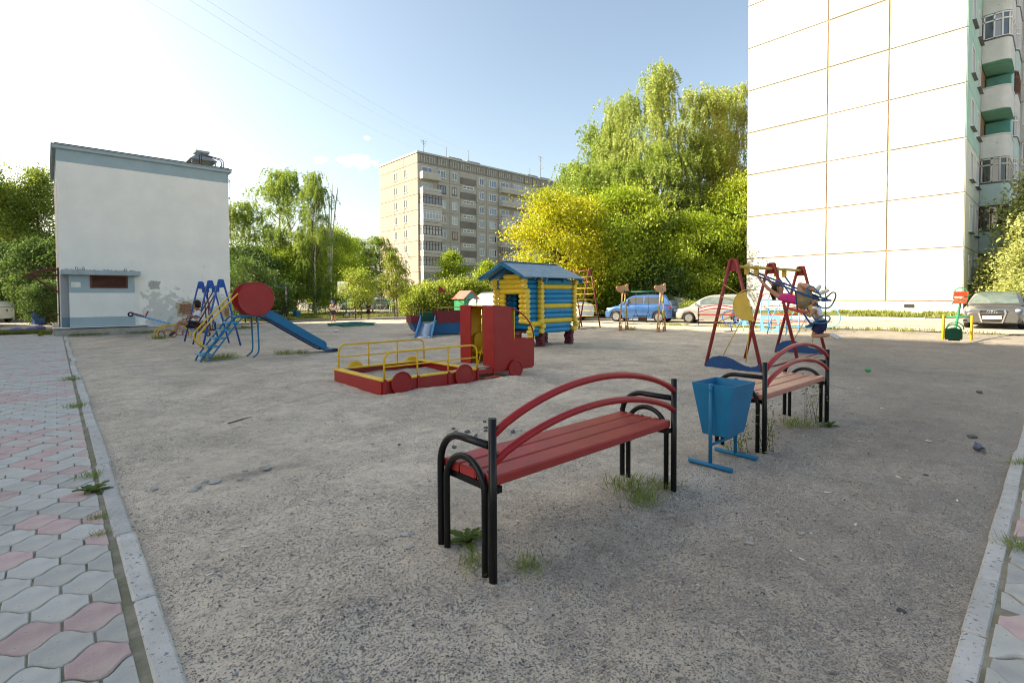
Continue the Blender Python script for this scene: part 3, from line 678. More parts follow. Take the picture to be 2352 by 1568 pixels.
for a, b in zip(xb[:-1], xb[1:]):
    fz = MB().box(a+.05, b-.05, .0, .2, Z0+FH*NF+.05, 27.02).build('frieze_panel', M_ARIB, ap)
    nb_ = int((b-a)/.55); rb = MB()
    for i in range(nb_): rb.box(a+.2+i*.55, a+.42+i*.55, -.05, -.001, 25.6, 26.7)
    rb.build('rib', M_AFR, fz)
    MB().box((a+b)/2-.12, (a+b)/2+.12, -.06, -.052, 26.2, 26.55).build('attic_vent', M_GLD, fz)
rw = random.Random(11)
M_GLE = mat('end_wall_glass', (.05, .065, .085), .35, .3, .8, spec=.1)
GLS = [M_GL, M_GL, M_GLC, M_GLD, M_GLC, M_GL, M_GLR]
for r in range(NF):
    za = Z0+FH*r; zs = za+.78
    if r == 0: zs += .0
    for x, w, mu in ((4.25, 1.8, (.33, .66)), (7.4, 1.2, (.5,)), (13.98, 1.15, (.5,)), (16.5, 1.8, (.33, .66)), (25.9, 1.9, (.33, .66)), (29.1, 1.2, (.5,)), (31.6, 1.2, (.5,)), (35, 1.8, (.33, .66))):
        window(ap, (x, -.002, zs), w, 1.42, 0, mu, M_FRB if rw.random() < .06 else M_FRW, rw.choice(GLS), ft=.10)
    if r > 0: window(ap, (9.9, -.002, za-.46), 2.65, .58, 0, (.33, .66), M_FRW, rw.choice([M_GLD, M_GL]), ft=.12, sill=False)
    rp = MB().box(9.35, 13.15, -.03, -.001, za+.35, za+1.62)
    for i in range(15): rp.box(9.42+i*.25, 9.54+i*.25, -.11, -.031, za+.37, za+1.6)
    rp.build('ribbed_panel', M_ARIB, ap)
    for y in (3.6, 7.1): window(ap, (-.002, y+1.15, zs), 1.2, 1.5, RAD(-90), (.5,), M_FRW, M_GLE, ft=.055)
    # balconies
    for (x0, x1, dbl) in ((.35, 4.2, 0), (18.95, 26.1, 1)):
        zb = za+.02
        if r == 0 and dbl: continue
        bw = MB(); bw.box(x0, x1, -1.15, -.21, zb-.12, zb); 
        s_ = bw.build('balcony_slab', M_ABAL, ap)
        top = (r == NF-1)
        for (p, q_) in (((.0, .5), (.56, 1.08)) if not (top and not dbl) else ((0, 1.12),)):
            pb = MB(); pb.box(x0-.03, x1+.03, -1.2, -1.13, zb+p, zb+q_); pb.box(x0-.03, x0+.04, -1.129, -.0, zb+p, zb+q_); pb.box(x1-.04, x1+.03, -1.129, -.0, zb+p, zb+q_)
            pb.build('balcony_board', M_ABAL, s_)
        window(ap, (x0+.5, -.004, zb+.4), 2.2, 1.8, 0, (.6,), M_FRW, rw.choice([M_GL, M_GLC]), ft=.1, sill=False)
        if dbl: window(ap, (x0+4.2, -.004, zb+.4), 2.2, 1.8, 0, (.6,), M_FRW, rw.choice([M_GL, M_GLC]), ft=.1, sill=False)
        glz = (not dbl and r not in (7, 8)) or (dbl and r in (1, 2, 4, 5, 3))
        xe = x1 if not dbl else x0+3.6
        if glz:
            fr = M_FRB if (r+dbl) % 2 == 0 or r in (3,) else mat('grey_frame', (.30, .28, .26), .7, .1, 3)
            if r in (0, 5): fr = M_FRW
            g = MB(); n_ = 6
            for i in range(n_+1): xx = x0+(xe-x0)*i/n_; g.box(xx-.05, xx+.05, -1.2, -1.1, zb+1.08, zb+2.62)
            for zz in (1.12, 2.1, 2.56): g.box(x0, xe, -1.21, -1.09, zb+zz-.05, zb+zz+.05); g.box(x0-.05, x0+.05, -1.09, 0, zb+zz-.05, zb+zz+.05)
            g.box(x0-.05, x0+.05, -.6, -.5, zb+1.17, zb+2.51)
            go = g.build('balcony_glazing', fr, ap)
            MB().box(x0-.01, xe+.01, -1.15, -1.13, zb+1.1, zb+2.58).build('pane', rw.choice([M_GLD, M_GL, M_GLC]), go); MB().box(x0-.01, x0+.01, -1.12, -.02, zb+1.1, zb+2.58).build('pane', M_GLC, go)
for x in (9.5, 14.0, 30.5, 34.5):
    ch = MB().box(x, x+1.5, 3, 4.5, 27.35, 28.2).build('roof_vent', M_AEND, ap); MB().box(x-1.2, x+2.0, 2.2, 5.3, 28.2, 28.35).build('vent_cap', M_ARIB, ch)
def antenna(x, y, h, arms):
    mb = MB().tube([(x, y, 27.3), (x, y, 27.3+h)], .05, 5)
    for i in range(arms): zz = 27.3+h*(.96-i*.12); l_ = .8-.1*i; mb.tube([(x-l_, y-.3*i, zz), (x+l_, y+.3*i, zz-.15)], .03, 4)
    mb.build('antenna', mat('antenna_metal', (.12, .10, .10), .6, .1, 3), ap)
antenna(2.6, 2, 2.9, 3); antenna(7.6, 2, 2.6, 0); antenna(12.2, 1, 2.6, 0); antenna(29.8, 2, 2.4, 0); antenna(33.2, 2, 5.6, 5)
# ================================================================== playground equipment
WEAR_STEEL = (.16, .10, .08)
P_RED = mat('paint_red', (.33, .006, .008), .42, .12, 5, .12, 60, .5, wear=((.24, .10, .07), 15, .67), dirt=((.27, .03, .028), 2, .5))
P_REDS = mat('paint_red_swing', (.25, .028, .028), .45, .12, 5, .12, 60, wear=((.22, .10, .08), 10, .68), dirt=((.25, .09, .07), 2, .35))
P_REDB = mat('paint_red_bench', (.34, .014, .016), .35, .15, 5, .15, 50, wear=((.20, .085, .06), 11, .66))
P_BLUE = mat('paint_blue', (.003, .145, .30), .42, .12, 4, .12, 60, wear=((.05, .09, .12), 15, .67), dirt=((.006, .165, .32), 1.5, .4))
P_BLUED = mat('paint_blue_swing', (.012, .085, .33), .42, .12, 4, .12, 60, wear=((.07, .08, .12), 9, .69))
P_NAVY = mat('paint_navy', (.008, .055, .17), .55, .15, 4, .2, 60, wear=((.03, .10, .20), 8, .66))
P_YEL = mat('paint_yellow', (.74, .44, .025), .45, .12, 5, .12, 60, wear=((.26, .16, .08), 11, .67), dirt=((.58, .36, .05), 2, .4))
P_YELP = mat('paint_yellow_faded', (.52, .36, .07), .5, .12, 4, .15, 60, wear=((.22, .15, .06), 10, .69))
P_BLK = mat('paint_black', (.006, .006, .007), .32, .2, 5, .1, 60, .3, wear=((.05, .045, .045), 14, .70))
P_GREEN = mat('paint_green', (.018, .22, .10), .45, .12, 5, .1, 60, wear=((.05, .12, .07), 9, .68))
P_GRND = mat('paint_dark_green', (.012, .085, .05), .45, .12, 5, .1, 60)
P_ORR = mat('paint_orange_red', (.52, .055, .025), .45, .1, 5, .1, 60)
P_LBL = mat('paint_light_blue', (.10, .33, .62), .45, .12, 5, .1, 60, wear=((.15, .2, .25), 9, .68))
P_TAN = mat('tan_plywood', (.42, .22, .11), .6, .12, 4, .2, 50, dirt=((.36, .2, .12), 2, .4))
P_LIME = mat('paint_lime', (.34, .42, .06), .5, .1, 5)
M_CHAIN = mat('chain_steel', (.06, .055, .05), .5, .2, 20, metal=.6)
def wood(name, col, rough, sx, var, wear=None, bump=.35):
    "painted planks: streaky grain stretched along local x"
    if name in MATS: return MATS[name]
    mt = mat(name, col, rough, var, 6, 0, wear=wear); t = mt.node_tree; N = t.nodes.new; L = t.links.new; b = t.nodes['Principled BSDF']
    tc = N('ShaderNodeTexCoord'); mp = N('ShaderNodeMapping'); mp.inputs['Scale'].default_value = sx; L(tc.outputs['Object'], mp.inputs[0])
    ns = N('ShaderNodeTexNoise'); ns.inputs['Scale'].default_value = 10; ns.inputs['Detail'].default_value = 7; ns.inputs['Roughness'].default_value = .7; L(mp.outputs[0], ns.inputs['Vector'])
    bp = N('ShaderNodeBump'); bp.inputs['Strength'].default_value = bump; bp.inputs['Distance'].default_value = .006; L(ns.outputs['Fac'], bp.inputs['Height']); L(bp.outputs[0], b.inputs['Normal'])
    old = b.inputs['Base Color'].links[0].from_socket; mr = N('ShaderNodeMapRange'); mr.inputs[1].default_value = .52; mr.inputs[2].default_value = .78; mr.inputs[3].default_value = 0; mr.inputs[4].default_value = .55; L(ns.outputs['Fac'], mr.inputs[0])
    mx = N('ShaderNodeMix'); mx.data_type = 'RGBA'; L(mr.outputs[0], mx.inputs[0]); L(old, mx.inputs[6]); mx.inputs[7].default_value = (col[0]*.45+.03, col[1]*.5+.02, col[2]*.5+.015, 1); L(mx.outputs[2], b.inputs['Base Color'])
    return mt
W_BENCH = wood('bench_plank_red', (.34, .034, .032), .32, (1.2, 16, 16), .16, ((.36, .16, .11), 7, .67))
W_BENCH2 = wood('bench_plank_worn', (.46, .18, .13), .38, (1.2, 16, 16), .16, ((.34, .22, .16), 6, .60))
W_PLAT = wood('weathered_board', (.36, .32, .26), .85, (1.2, 14, 14), .2, ((.45, .33, .07), 5, .63))
W_LOGB = wood('log_blue', (.003, .235, .45), .45, (1., 9, 9), .12, ((.10, .22, .30), 8, .70))
W_LOGY = wood('log_yellow', (.80, .53, .045), .5, (1., 9, 9), .12, ((.24, .19, .12), 6, .66))
W_LOGYE = mat('log_end_yellow', (.78, .55, .08), .6, .15, 12, .4, 30, wear=((.30, .2, .06), 18, .66))
W_ROOF = wood('roof_board_blue', (.19, .30, .39), .45, (.8, 10, 10), .2, ((.24, .32, .38), 3, .5))
W_MAR = mat('log_maroon', (.13, .03, .035), .6, .2, 8, .3, 30, wear=((.22, .10, .10), 9, .66))
# ------------------------------------------------------------------ park benches
def make_bench(L_, label, plank, group):
    t = thing('park_bench', label, 'bench', group=group)
    for k in range(3):
        y0 = .015+k*.158
        MB().box(.018, L_-.018, y0, y0+.146, .508, .565, c=.009).build('seat_plank', plank, t, (0, 0, random.uniform(-.004, .004)), RAD(random.uniform(-.15, .15)))
    for x in (0, L_):
        MB().tube([(x, 0, -.08), (x, 0, .885)], .0225, 12).build('post', P_BLK, t)
        MB().tube([(x, .475, -.08), (x, .475, .53)] + arc((x, .285, .545), .19, 0, 90, 8, (0, 1, 0), (0, 0, 1)) + [(x, .02, .735)], .0215, 10).build('arm_pipe', P_BLK, t)
        MB().tube([(x, .415, -.08), (x, .415, .46)] + [(x, .24+.175*math.cos(RAD(a)), .46+.17*math.sin(RAD(a))) for a in range(8, 180, 12)] + [(x, .065, .46), (x, .065, -.08)], .0195, 10).build('leg_arch', P_BLK, t)
        xx = .05 if x == 0 else L_-.05
        for k in range(3): MB().lathe([(.011, 0), (.010, .005), (0, .007)], Matrix.Translation((xx, .09+k*.158, .566)), 8).build('bolt', P_BLK, t)
        MB().box(xx-.025, xx+.025, .01, .46, .470, .506).build('seat_bearer', P_BLK, t)
    for z0, pk in ((.795, .205), (.645, .185)):
        pts = [(L_*i/20, 0, z0+pk*(1-(2*i/20-1)**2)**.85) for i in range(21)]
        MB().tube(pts, .0225, 10).build('back_rail', P_REDB, t)
    return t
BG = 'red and black park benches'
b1 = make_bench(1.835, 'near red park bench with black pipe ends and arched back rails', W_BENCH, BG); b1.location = (1.71, 2.015, 0)
b2 = make_bench(1.75, 'worn red park bench standing just beyond the blue litter bin', W_BENCH2, BG); b2.location = (5.07, 1.925, 0); b2.rotation_euler = (0, 0, RAD(-1.5))
b3 = dup(b1, (25.35, 10.95, H(25, 11.6)), RAD(117), 'sunlit red park bench in front of the silver car', BG)
# ------------------------------------------------------------------ litter bin
lb = thing('litter_bin', 'blue steel litter bin between the two near benches', 'litter bin', (4.555, 2.09, 0), RAD(-1.5))
tp = [(-.225, -.19), (.225, -.19), (.225, .19), (-.225, .19)]; bt = [(-.165, -.115), (.165, -.115), (.165, .115), (-.165, .115)]
mb = MB(); e = .006
vs = [(x, y, .735) for x, y in tp]+[(x, y, .27) for x, y in bt]+[(x*.965, y*.965, .735) for x, y in tp]+[(x*.95, y*.95, .285) for x, y in bt]
fs = [[7, 6, 5, 4], [12, 13, 14, 15]]
for i in range(4): j = (i+1) % 4; fs += [[i, 4+i, 4+j, j][::-1], [8+i, 8+j, 12+j, 12+i][::-1], [i, j, 8+j, 8+i]]
mb.add(vs, fs); mb.build('bucket', P_BLUE, lb)
for s_ in (-1, 1):
    MB().tube([(s_*.24, 0, .02), (s_*.24, 0, .745)], .0165, 10).build('post', P_BLUE, lb)
    MB().tube([(s_*.245, -.2, .022), (s_*.245, .2, .022)], .021, 10).build('foot', P_BLUE, lb)
    MB().tube([(s_*.215, 0, .69), (s_*.262, 0, .69)], .012, 8).build('pivot_bolt', P_BLUE, lb)
MB().tube([(-.24, 0, .20), (.24, 0, .20)], .014, 8).build('cross_bar', P_BLUE, lb)
# ------------------------------------------------------------------ truck-shaped sandbox
tr = thing('sandbox_truck', 'red and yellow truck shaped sandbox with a curved red cab', 'sandbox', (3.82, 7.12, 0))
for (x0, x1, y0, y1) in ((0, 1.86, -.02, .02), (0, 1.86, 1.76, 1.80), (-.02, .02, .021, 1.759), (1.84, 1.88, .021, 1.759)):
    MB().box(x0, x1, y0, y1, -.1, .215, c=.004).build('side_board', P_RED, tr)
W_YB = wood('board_yellow', (.74, .47, .05), .55, (1.2, 14, 14), .14, ((.44, .37, .24), 5, .58))
for (x0, x1, y0, y1) in ((-.03, 1.89, -.03, .085), (-.03, 1.89, 1.70, 1.81), (-.03, .10, .087, 1.698), (1.78, 1.89, .087, 1.698)):
    MB().box(x0, x1, y0, y1, .216, .245, c=.005).build('seat_board', W_YB, tr)
sheet('sand', np.linspace(.03, 1.83, 24), np.linspace(.03, 1.75, 24), lambda X, Y: .10+fbm(X, Y, 2.5, 3, 5)*.12, M_DIRT, tr, None)
def disc(parent, name, c, r, m_, out=-1):
    "dished steel disc standing in the xz plane with a rolled rim"
    o = MB().lathe([(.0, .012), (r*.9, .012), (r, .02), (r, -.02), (0, -.02)], MX(c, (1, 0, 0), (0, 0, 1)) if out < 0 else MX(c, (-1, 0, 0), (0, 0, 1)), 28, False).build(name, m_, parent)
    MB().tube([Vector(c)+Vector((r*math.cos(2*math.pi*i/28), out*.015, r*math.sin(2*math.pi*i/28))) for i in range(28)], .014, 6, True).build('rim', m_, o)
    return o
for (x, z, r) in ((.30, .165, .175), (1.54, .155, .185), (2.77, .145, .165)): disc(tr, 'wheel', (x, -.045, z), r, P_RED)
for (x, z, r) in ((.42, .16, .165), (1.64, .15, .165)): disc(tr, 'wheel', (x, 1.83, z), r, P_YEL, 1)
for y in (-.005, 1.785):
    dx = 0 if y < 0 else .06
    x0, x1 = .02+dx, 1.86+dx*.6; r = .13; zt = .665
    path = [(x0, y, .245), (x0, y, zt-r)] + [(x0+r-r*math.cos(RAD(a)), y, zt-r+r*math.sin(RAD(a))) for a in range(15, 91, 15)] + [(x1-r+r*math.sin(RAD(a)), y, zt-r+r*math.cos(RAD(a))) for a in range(0, 91, 15)] + [(x1, y, .245)]
    rl = MB().tube(path, .0165, 10).build('guard_rail', P_YEL, tr)
    MB().tube([(x0, y, .44), (x1, y, .44)], .0125, 8).build('mid_bar', P_YEL, rl)
    for x in (.62, 1.23): MB().tube([(x+dx*.8, y, .245), (x+dx*.8, y, zt)], .0145, 8).build('upright', P_YEL, rl)
for x in (.02, .62, 1.23, 1.86): MB().box(x-.02, x+.02, -.045, -.021, -.08, .25).build('stake', P_RED, tr)
for k in range(4): MB().box(1.90, 2.30, .1+k*.27, .1+k*.27+.262, .20, .228, c=.004).build('deck_board', W_PLAT, tr)
MB().box(1.89, 3.28, -.0, .03, .12, .20).build('chassis_bar', P_RED, tr); MB().box(1.89, 3.28, 1.0, 1.03, .12, .20).build('chassis_bar', P_RED, tr)
MB().tube([(1.9, -.01, .03), (2.27, -.01, .06), (2.27, -.01, .2)], .014, 6).build('brace', P_RED, tr)
cx0, cx1, ztop, znose = 2.26, 3.30, 1.365, .71
def cab_arc(t): return (cx0+.06+(cx1-cx0-.06)*math.sin(t), znose+(ztop-znose)*math.cos(t))
na = 16; AR = [cab_arc(math.pi/2*i/na) for i in range(na+1)]
kx = 2.74; kk = next(i for i, p in enumerate(AR) if p[0] > kx)
prof = [(cx0, .17), (cx1, .15), (cx1, .715), (kx+.03, .715), (kx, .745)] + AR[:kk][::-1] + [(cx0, ztop)]
for y in (-.02, 1.0):
    sd_ = MB().prism(prof, MX((0, y+.018, 0), (1, 0, 0), (0, 0, 1)), .022).build('cab_side', P_RED, tr)
    MB().tube([(x, y+.008, z) for x, z in AR[kk-1:]], .014, 8).build('arch_rim', P_RED, sd_)
for (a, b) in ((.0, .30), (.67, 1.0)): MB().box(cx0-.012, cx0+.012, a-.02 if a == 0 else a, b+.0, .17, 1.365, c=.003).build('cab_back_panel', P_RED, tr)
rf = MB(); 
for (p, q_) in zip(AR[:kk], AR[1:kk+1]): rf.add([(p[0], -.0, p[1]-.004), (q_[0], -.0, q_[1]-.004), (q_[0], .98, q_[1]-.004), (p[0], .98, p[1]-.004), (p[0], 0, p[1]-.02), (q_[0], 0, q_[1]-.02), (q_[0], .98, q_[1]-.02), (p[0], .98, p[1]-.02)], [[0, 1, 2, 3], [7, 6, 5, 4]], True)
rf.box(cx0+.013, cx0+.06, 0, .98, 1.345, 1.361); rf.build('cab_roof', P_YEL, tr)
MB().box(cx1-.03, cx1-.005, .0, .98, .16, .70).build('cab_nose', P_RED, tr)
fp = MB(); X = 2.78
for (y0, y1, z0, z1) in ((0, .98, .2, .62), (0, .2, .621, 1.3), (.78, .98, .621, 1.3), (.2, .78, 1.18, 1.3)): fp.box(X, X+.02, y0, y1, z0, z1)
fp.build('dashboard_panel', P_YEL, tr)
st = MB(); st.box(2.45, 2.775, .08, .92, .40, .45, c=.01); st.build('cab_bench', P_YEL, tr)
for y in (.08, .9): MB().prism([(2.42, .2), (2.77, .2), (2.77, .8), (2.62, .8), (2.55, .76), (2.52, .66), (2.52, .5), (2.42, .44)], MX((0, y+.02, 0), (1, 0, 0), (0, 0, 1)), .02).build('bench_cheek', P_YEL, tr)
MB().box(cx0+.02, 2.76, .965, .976, .24, 1.30).build('cab_lining', P_YEL, tr); MB().box(cx0+.02, 2.72, .001, .010, .24, 1.30).build('cab_lining', P_YEL, tr)
MB().box(2.27, 2.78, .0, .98, .215, .235).build('cab_floor', W_PLAT, tr)
MB().tube([(2.3, .5, .24), (2.5, .62, .55)], .012, 6).build('gear_lever', P_YEL, tr)
# ------------------------------------------------------------------ log playhouse on stump legs
ph = thing('log_playhouse', 'blue and yellow log playhouse with gabled roof on maroon log legs', 'playhouse', (10.9, 10.62, 0), RAD(2))
LR = .082
def log(parent, a, b, r, m_, name='log', taper=.35):
    a, b = Vector(a), Vector(b); d = (b-a).normalized(); L_ = (b-a).length
    prof = [(r*taper, 0), (r*.8, .02), (r*.97, .06), (r, .12)] + [(r, L_-.12), (r*.97, L_-.06), (r*.8, L_-.02), (r*taper, L_)]
    return MB().lathe(prof, MX(a, d.orthogonal(), d.cross(d.orthogonal())) if False else Matrix.Translation(a) @ d.to_track_quat('Z', 'Y').to_matrix().to_4x4(), 12).build(name, m_, parent)
def logend(parent, c, ax, r, m_=W_LOGYE, L_=.17): 
    c, ax = Vector(c), Vector(ax).normalized()
    return MB().lathe([(r*.93, -L_/2), (r, -L_/2+.02), (r, L_/2-.02), (r*.93, L_/2)], Matrix.Translation(c) @ ax.to_track_quat('Z', 'Y').to_matrix().to_4x4(), 12).build('log_end', m_, parent)
NL = 11; z0 = .50; dz = .148
sidecol = [W_LOGB]*NL
for i in (2, 5, 9): sidecol[i] = W_LOGY
for i in range(NL):
    z = z0+dz*i
    inset = .12 if i < 2 else .0
    log(ph, (.12+0, 0, z), (1.50-inset, 0, z), LR, sidecol[i])                 # right side wall (faces the camera's right)
    log(ph, (.12, 1.42, z), (1.50, 1.42, z), LR, W_LOGB)
    zz = z+dz/2
    if i < NL-1:
        log(ph, (1.56, .06, zz), (1.56, 1.36, zz), LR, W_LOGB)                # back wall
        if i < 3 or i > 8: log(ph, (.02, .06, zz), (.02, 1.36, zz), LR, W_LOGB)
        else:
            for (y0, y1) in ((.06, .42), (1.0, 1.36)): log(ph, (.02, y0, zz), (.02, y1, zz), LR, W_LOGB)
    off = (.0, .05, .03, 0, 0, 0, 0, 0, 0, -.0, .06)[i]
    for x in (.02, 1.58): logend(ph, (x+(off if x > 1 else -off*.3)+(.06 if i == 1 else 0), -.03-off*.4, z+.002), (0, 1, 0), .079)
# porch in front of the gable (faces -x): posts of stacked log ends, yellow door surround
for i in range(NL-2):
    z = z0+.30+dz*i
    for y in (.04, 1.36):
        logend(ph, (-.52-(.10 if i >= 7 else 0), y, z), (1, 0, 0) if False else (0.25, 1, 0), .08)
        if i >= 0:
            log(ph, (-.50, y+(.06 if y < 1 else -.06), z+.0), (-.06, y+(.06 if y < 1 else -.06), z+.0), LR*.95, W_LOGB)
    if i < 6:
        for (y0, y1) in ((.16, .40), (1.0, 1.26)): log(ph, (-.46, y0, z), (-.46, y1, z), LR, W_LOGY)
    else: log(ph, (-.46, .16, z), (-.46, 1.26, z), LR, W_LOGY)
log(ph, (-.46, .36, z0+.30+dz*9), (-.46, 1.06, z0+.30+dz*9), LR*.95, W_LOGY)
log(ph, (-.42, -.02, .72), (.04, -.02, .72), LR, W_LOGY); log(ph, (-.42, 1.44, .72), (.04, 1.44, .72), LR, W_LOGY)
for i in range(3): logend(ph, (-.40-.05*(i % 2), -.02, .60-.12*i), (0, 1, 0), .066)
for i in range(2): log(ph, (-.40, .04, .42+i*dz), (-.02, .04, .42+i*dz), LR, W_LOGB); log(ph, (-.40, 1.38, .42+i*dz), (-.02, 1.38, .42+i*dz), LR, W_LOGB)
MB().box(-.42, 1.55, .05, 1.37, .44, .48).build('floor', wood('floor_board_dark', (.09, .03, .03), .7, (1, 12, 12), .2), ph)
log(ph, (-.5, .3, .40), (-.5, 1.1, .40), .06, W_MAR, 'doorstep')
# legs: crossed stacks of stumps
for (x, y) in ((.06, .04), (1.50, .10), (1.28, 1.0), (.35, 1.30)):
    for i, (r, dxx) in enumerate(((.085, .0), (.08, .015), (.095, -.01), (.075, .03))):
        logend(ph, (x+dxx, y, .05+i*.11), (.1, 1, 0), r*.82, W_MAR, .30)
    MB().tube([(x+.02, y+.03, -.05), (x+.02, y+.03, .46)], .07, 10).build('leg', W_MAR, ph)
# roof
def slab(parent, name, pts, t, m_):
    pts = [Vector(p) for p in pts]; n = (pts[1]-pts[0]).cross(pts[2]-pts[0]).normalized()*t
    MB().add(pts+[p+n for p in pts], [[3, 2, 1, 0], [4, 5, 6, 7], [0, 1, 5, 4], [1, 2, 6, 5], [2, 3, 7, 6], [3, 0, 4, 7]]).build(name, m_, parent)
xr0, xr1, xe0, xe1, yr, zr, ze = -.86, 1.62, -.98, 1.78, .70, 2.55, 2.08
nb_ = 3
for k in range(nb_):
    a0, a1 = k/nb_+.001, (k+1)/nb_-.001
    R0, R1 = xr0+(xr1-xr0)*a0, xr0+(xr1-xr0)*a1; E0, E1 = xe0+(xe1-xe0)*a0, xe0+(xe1-xe0)*a1
    slab(ph, 'roof_board', [(E0, -.34, ze), (E1, -.34, ze), (R1, yr-.01, zr), (R0, yr-.01, zr)], .022, W_ROOF)
    slab(ph, 'roof_board', [(R0, yr+.01, zr), (R1, yr+.01, zr), (E1, 1.74, ze), (E0, 1.74, ze)], .022, W_ROOF)
MB().box(xr0-.01, xr1+.01, yr-.07, yr+.07, zr+.022, zr+.04).build('ridge_board', P_BLUE, ph)
for x in (-.9, -.5, .02, 1.58):
    MB().bar((x, -.30, ze-.02), (x, yr, zr-.05), .05, .09).bar((x, 1.70, ze-.02), (x, yr, zr-.05), .05, .09).build('rafter', P_BLUE, ph)
for x in (-.1, .75, 1.62): MB().box(x-.02, x+.02, -.36, -.22, ze-.13, ze-.03).build('rafter_tail', P_BLUE, ph)
MB().tube([(-.9, yr, zr-.09), (1.6, yr, zr-.09)], .055, 8).build('ridge_log', P_BLUE, ph)
gb = MB().prism([(-.30+.34, 1.95), (1.36, 1.95), (yr, 2.48)], MX((1.56, 0, 0), (0, 1, 0), (0, 0, 1)), .03); gb.build('gable', P_BLUE, ph)
# ------------------------------------------------------------------ drum slide
sl = thing('drum_slide', 'blue slide with a big red drum on its platform and yellow handrails', 'slide', (2.69, 14.0, 0))
for y in (.0, .53):
    # double stringers with a rounded top
    MB().tube(smooth_path([(0, y, -.04), (.10, y, .16), (.62, y, .86), (.76, y, 1.03), (.92, y, 1.06), (1.30, y, 1.06)], 5), .0215, 8).build('stringer', P_BLUE, sl)
    MB().tube(smooth_path([(.15, y, -.04), (.27, y, .14), (.80, y, .86), (.92, y, 1.0), (1.0, y, 1.06)], 5), .0185, 8).build('stringer', P_BLUE, sl)
    MB().tube(smooth_path([(.14, y-.02, .31), (.02, y-.02, .44), (-.02, y-.02, .60), (.06, y-.02, .76), (.45, y-.02, 1.21), (.85, y-.02, 1.64)], 6), .0185, 8).build('handrail', P_YEL, sl)
    MB().tube(smooth_path([(1.30, y, 1.05), (1.31, y, .7), (1.32, y, .25), (1.29, y, .1), (1.17, y, -.01)], 5), .0205, 8).build('support_post', P_BLUE, sl)
for i in range(5): MB().box(.0+i*.152, .25+i*.152, -.01, .54, .125+i*.190, .165+i*.190, c=.006).build('step', mat('paint_blue_worn', (.05, .24, .40), .5, .15, 4, .1, 60), sl)
MB().box(.79, 1.42, -.01, .54, 1.055, 1.075).build('platform', P_BLUE, sl)
for y, nm in ((-.035, 0), (.56, 1)):
    c = (1.275, y, 1.50); r = .425
    o = MB().lathe([(0, .004), (r*.94, .004), (r*.97, .012), (r, .012), (r, -.012), (0, -.004)], MX(c, (1, 0, 0), (0, 0, 1)), 40, False).build('drum_disc', P_RED, sl)
    MB().tube([Vector(c)+Vector((r*math.cos(2*math.pi*i/40), 0, r*math.sin(2*math.pi*i/40))) for i in range(40)], .012, 6, True).build('rim', P_RED, o)
# chute: a bent sheet with raised cheeks
cp = smooth_path([(1.40, 0, 1.075), (1.55, 0, 1.02), (2.2, 0, .60), (2.95, 0, .13), (3.15, 0, .075), (3.32, 0, .075), (3.44, 0, .04), (3.49, 0, -.03)], 5)
mb = MB(); n = len(cp); sec = []
for i, p in enumerate(cp):
    t = (cp[min(i+1, n-1)]-cp[max(i-1, 0)]).normalized(); nn = Vector((-t.z, 0, t.x)); 
    hgt = .20 if p.x < 3.0 else max(.015, .20*(1-(p.x-3.0)/.16))
    if p.x < 1.52: hgt = .2
    sec += [p+Vector((0, -.0, 0))+nn*hgt, p+Vector((0, .0, 0)), p+Vector((0, .50, 0)), p+Vector((0, .50, 0))+nn*hgt]
fs = []
for i in range(n-1):
    for j in range(3): fs.append([i*4+j, i*4+j+1, i*4+4+j+1, i*4+4+j])
mb.add(sec, fs, False); ch = mb.build('chute', P_BLUE, sl); sm_ = ch.modifiers.new('thickness', 'SOLIDIFY'); sm_.thickness = .012
MB().tube([p+Vector((0, .02, -.03)) for p in cp[3:-8]], .02, 6).build('chute_rail', P_NAVY, sl); MB().tube([p+Vector((0, .48, -.03)) for p in cp[3:-8]], .02, 6).build('chute_rail', P_NAVY, sl)
# ------------------------------------------------------------------ swing sets
def aframe(parent, x, y0, y1, h, apex_w, r, m_, along='x', plate=None, gz0=0., gz1=0.):
    "A-frame standing across the beam"
    yc = (y0+y1)/2
    def P(a, z): return (x, a, z) if along == 'x' else (a, x, z)
    o = MB().tube([P(y0, gz0-.08), P(yc+(y0-yc)*.10*apex_w, h)], r, 8).build('leg', m_, parent)
    MB().tube([P(y1, gz1-.08), P(yc+(y1-yc)*.10*apex_w, h)], r, 8).build('leg', m_, parent)
    pl = plate or m_
    ya, yb = yc+(y0-yc)*.10*apex_w, yc+(y1-yc)*.10*apex_w; yl, yh = yc+(y0-yc)*.20*apex_w, yc+(y1-yc)*.20*apex_w
    if along == 'x': MX_ = MX((x+.015, 0, 0), (0, 1, 0), (0, 0, 1))
    else: MX_ = MX((0, x+.015, 0), (1, 0, 0), (0, 0, 1))
    MB().prism([(yl, h-.24), (yh, h-.24), (yb, h+.02), (ya, h+.02)], MX_, .03).build('gusset', pl, parent)
bs = thing('swing_set', 'blue swing set by the crumbling wall of the utility building', 'swing', (4.05, 17.9, 0))
for y in (0, 1.40, 2.80): aframe(bs, y, -.55, .55, 2.10, 1.0, .028, P_BLUED, 'y')
MB().tube([(0, -.02, 1.88), (0, 2.82, 1.88)], .03, 8).build('top_beam', P_BLUED, bs)
for y in (.45, .95, 1.85, 2.35): MB().box(-.05, .05, y-.03, y+.03, 1.72, 1.93).build('hanger', P_BLUED, bs)
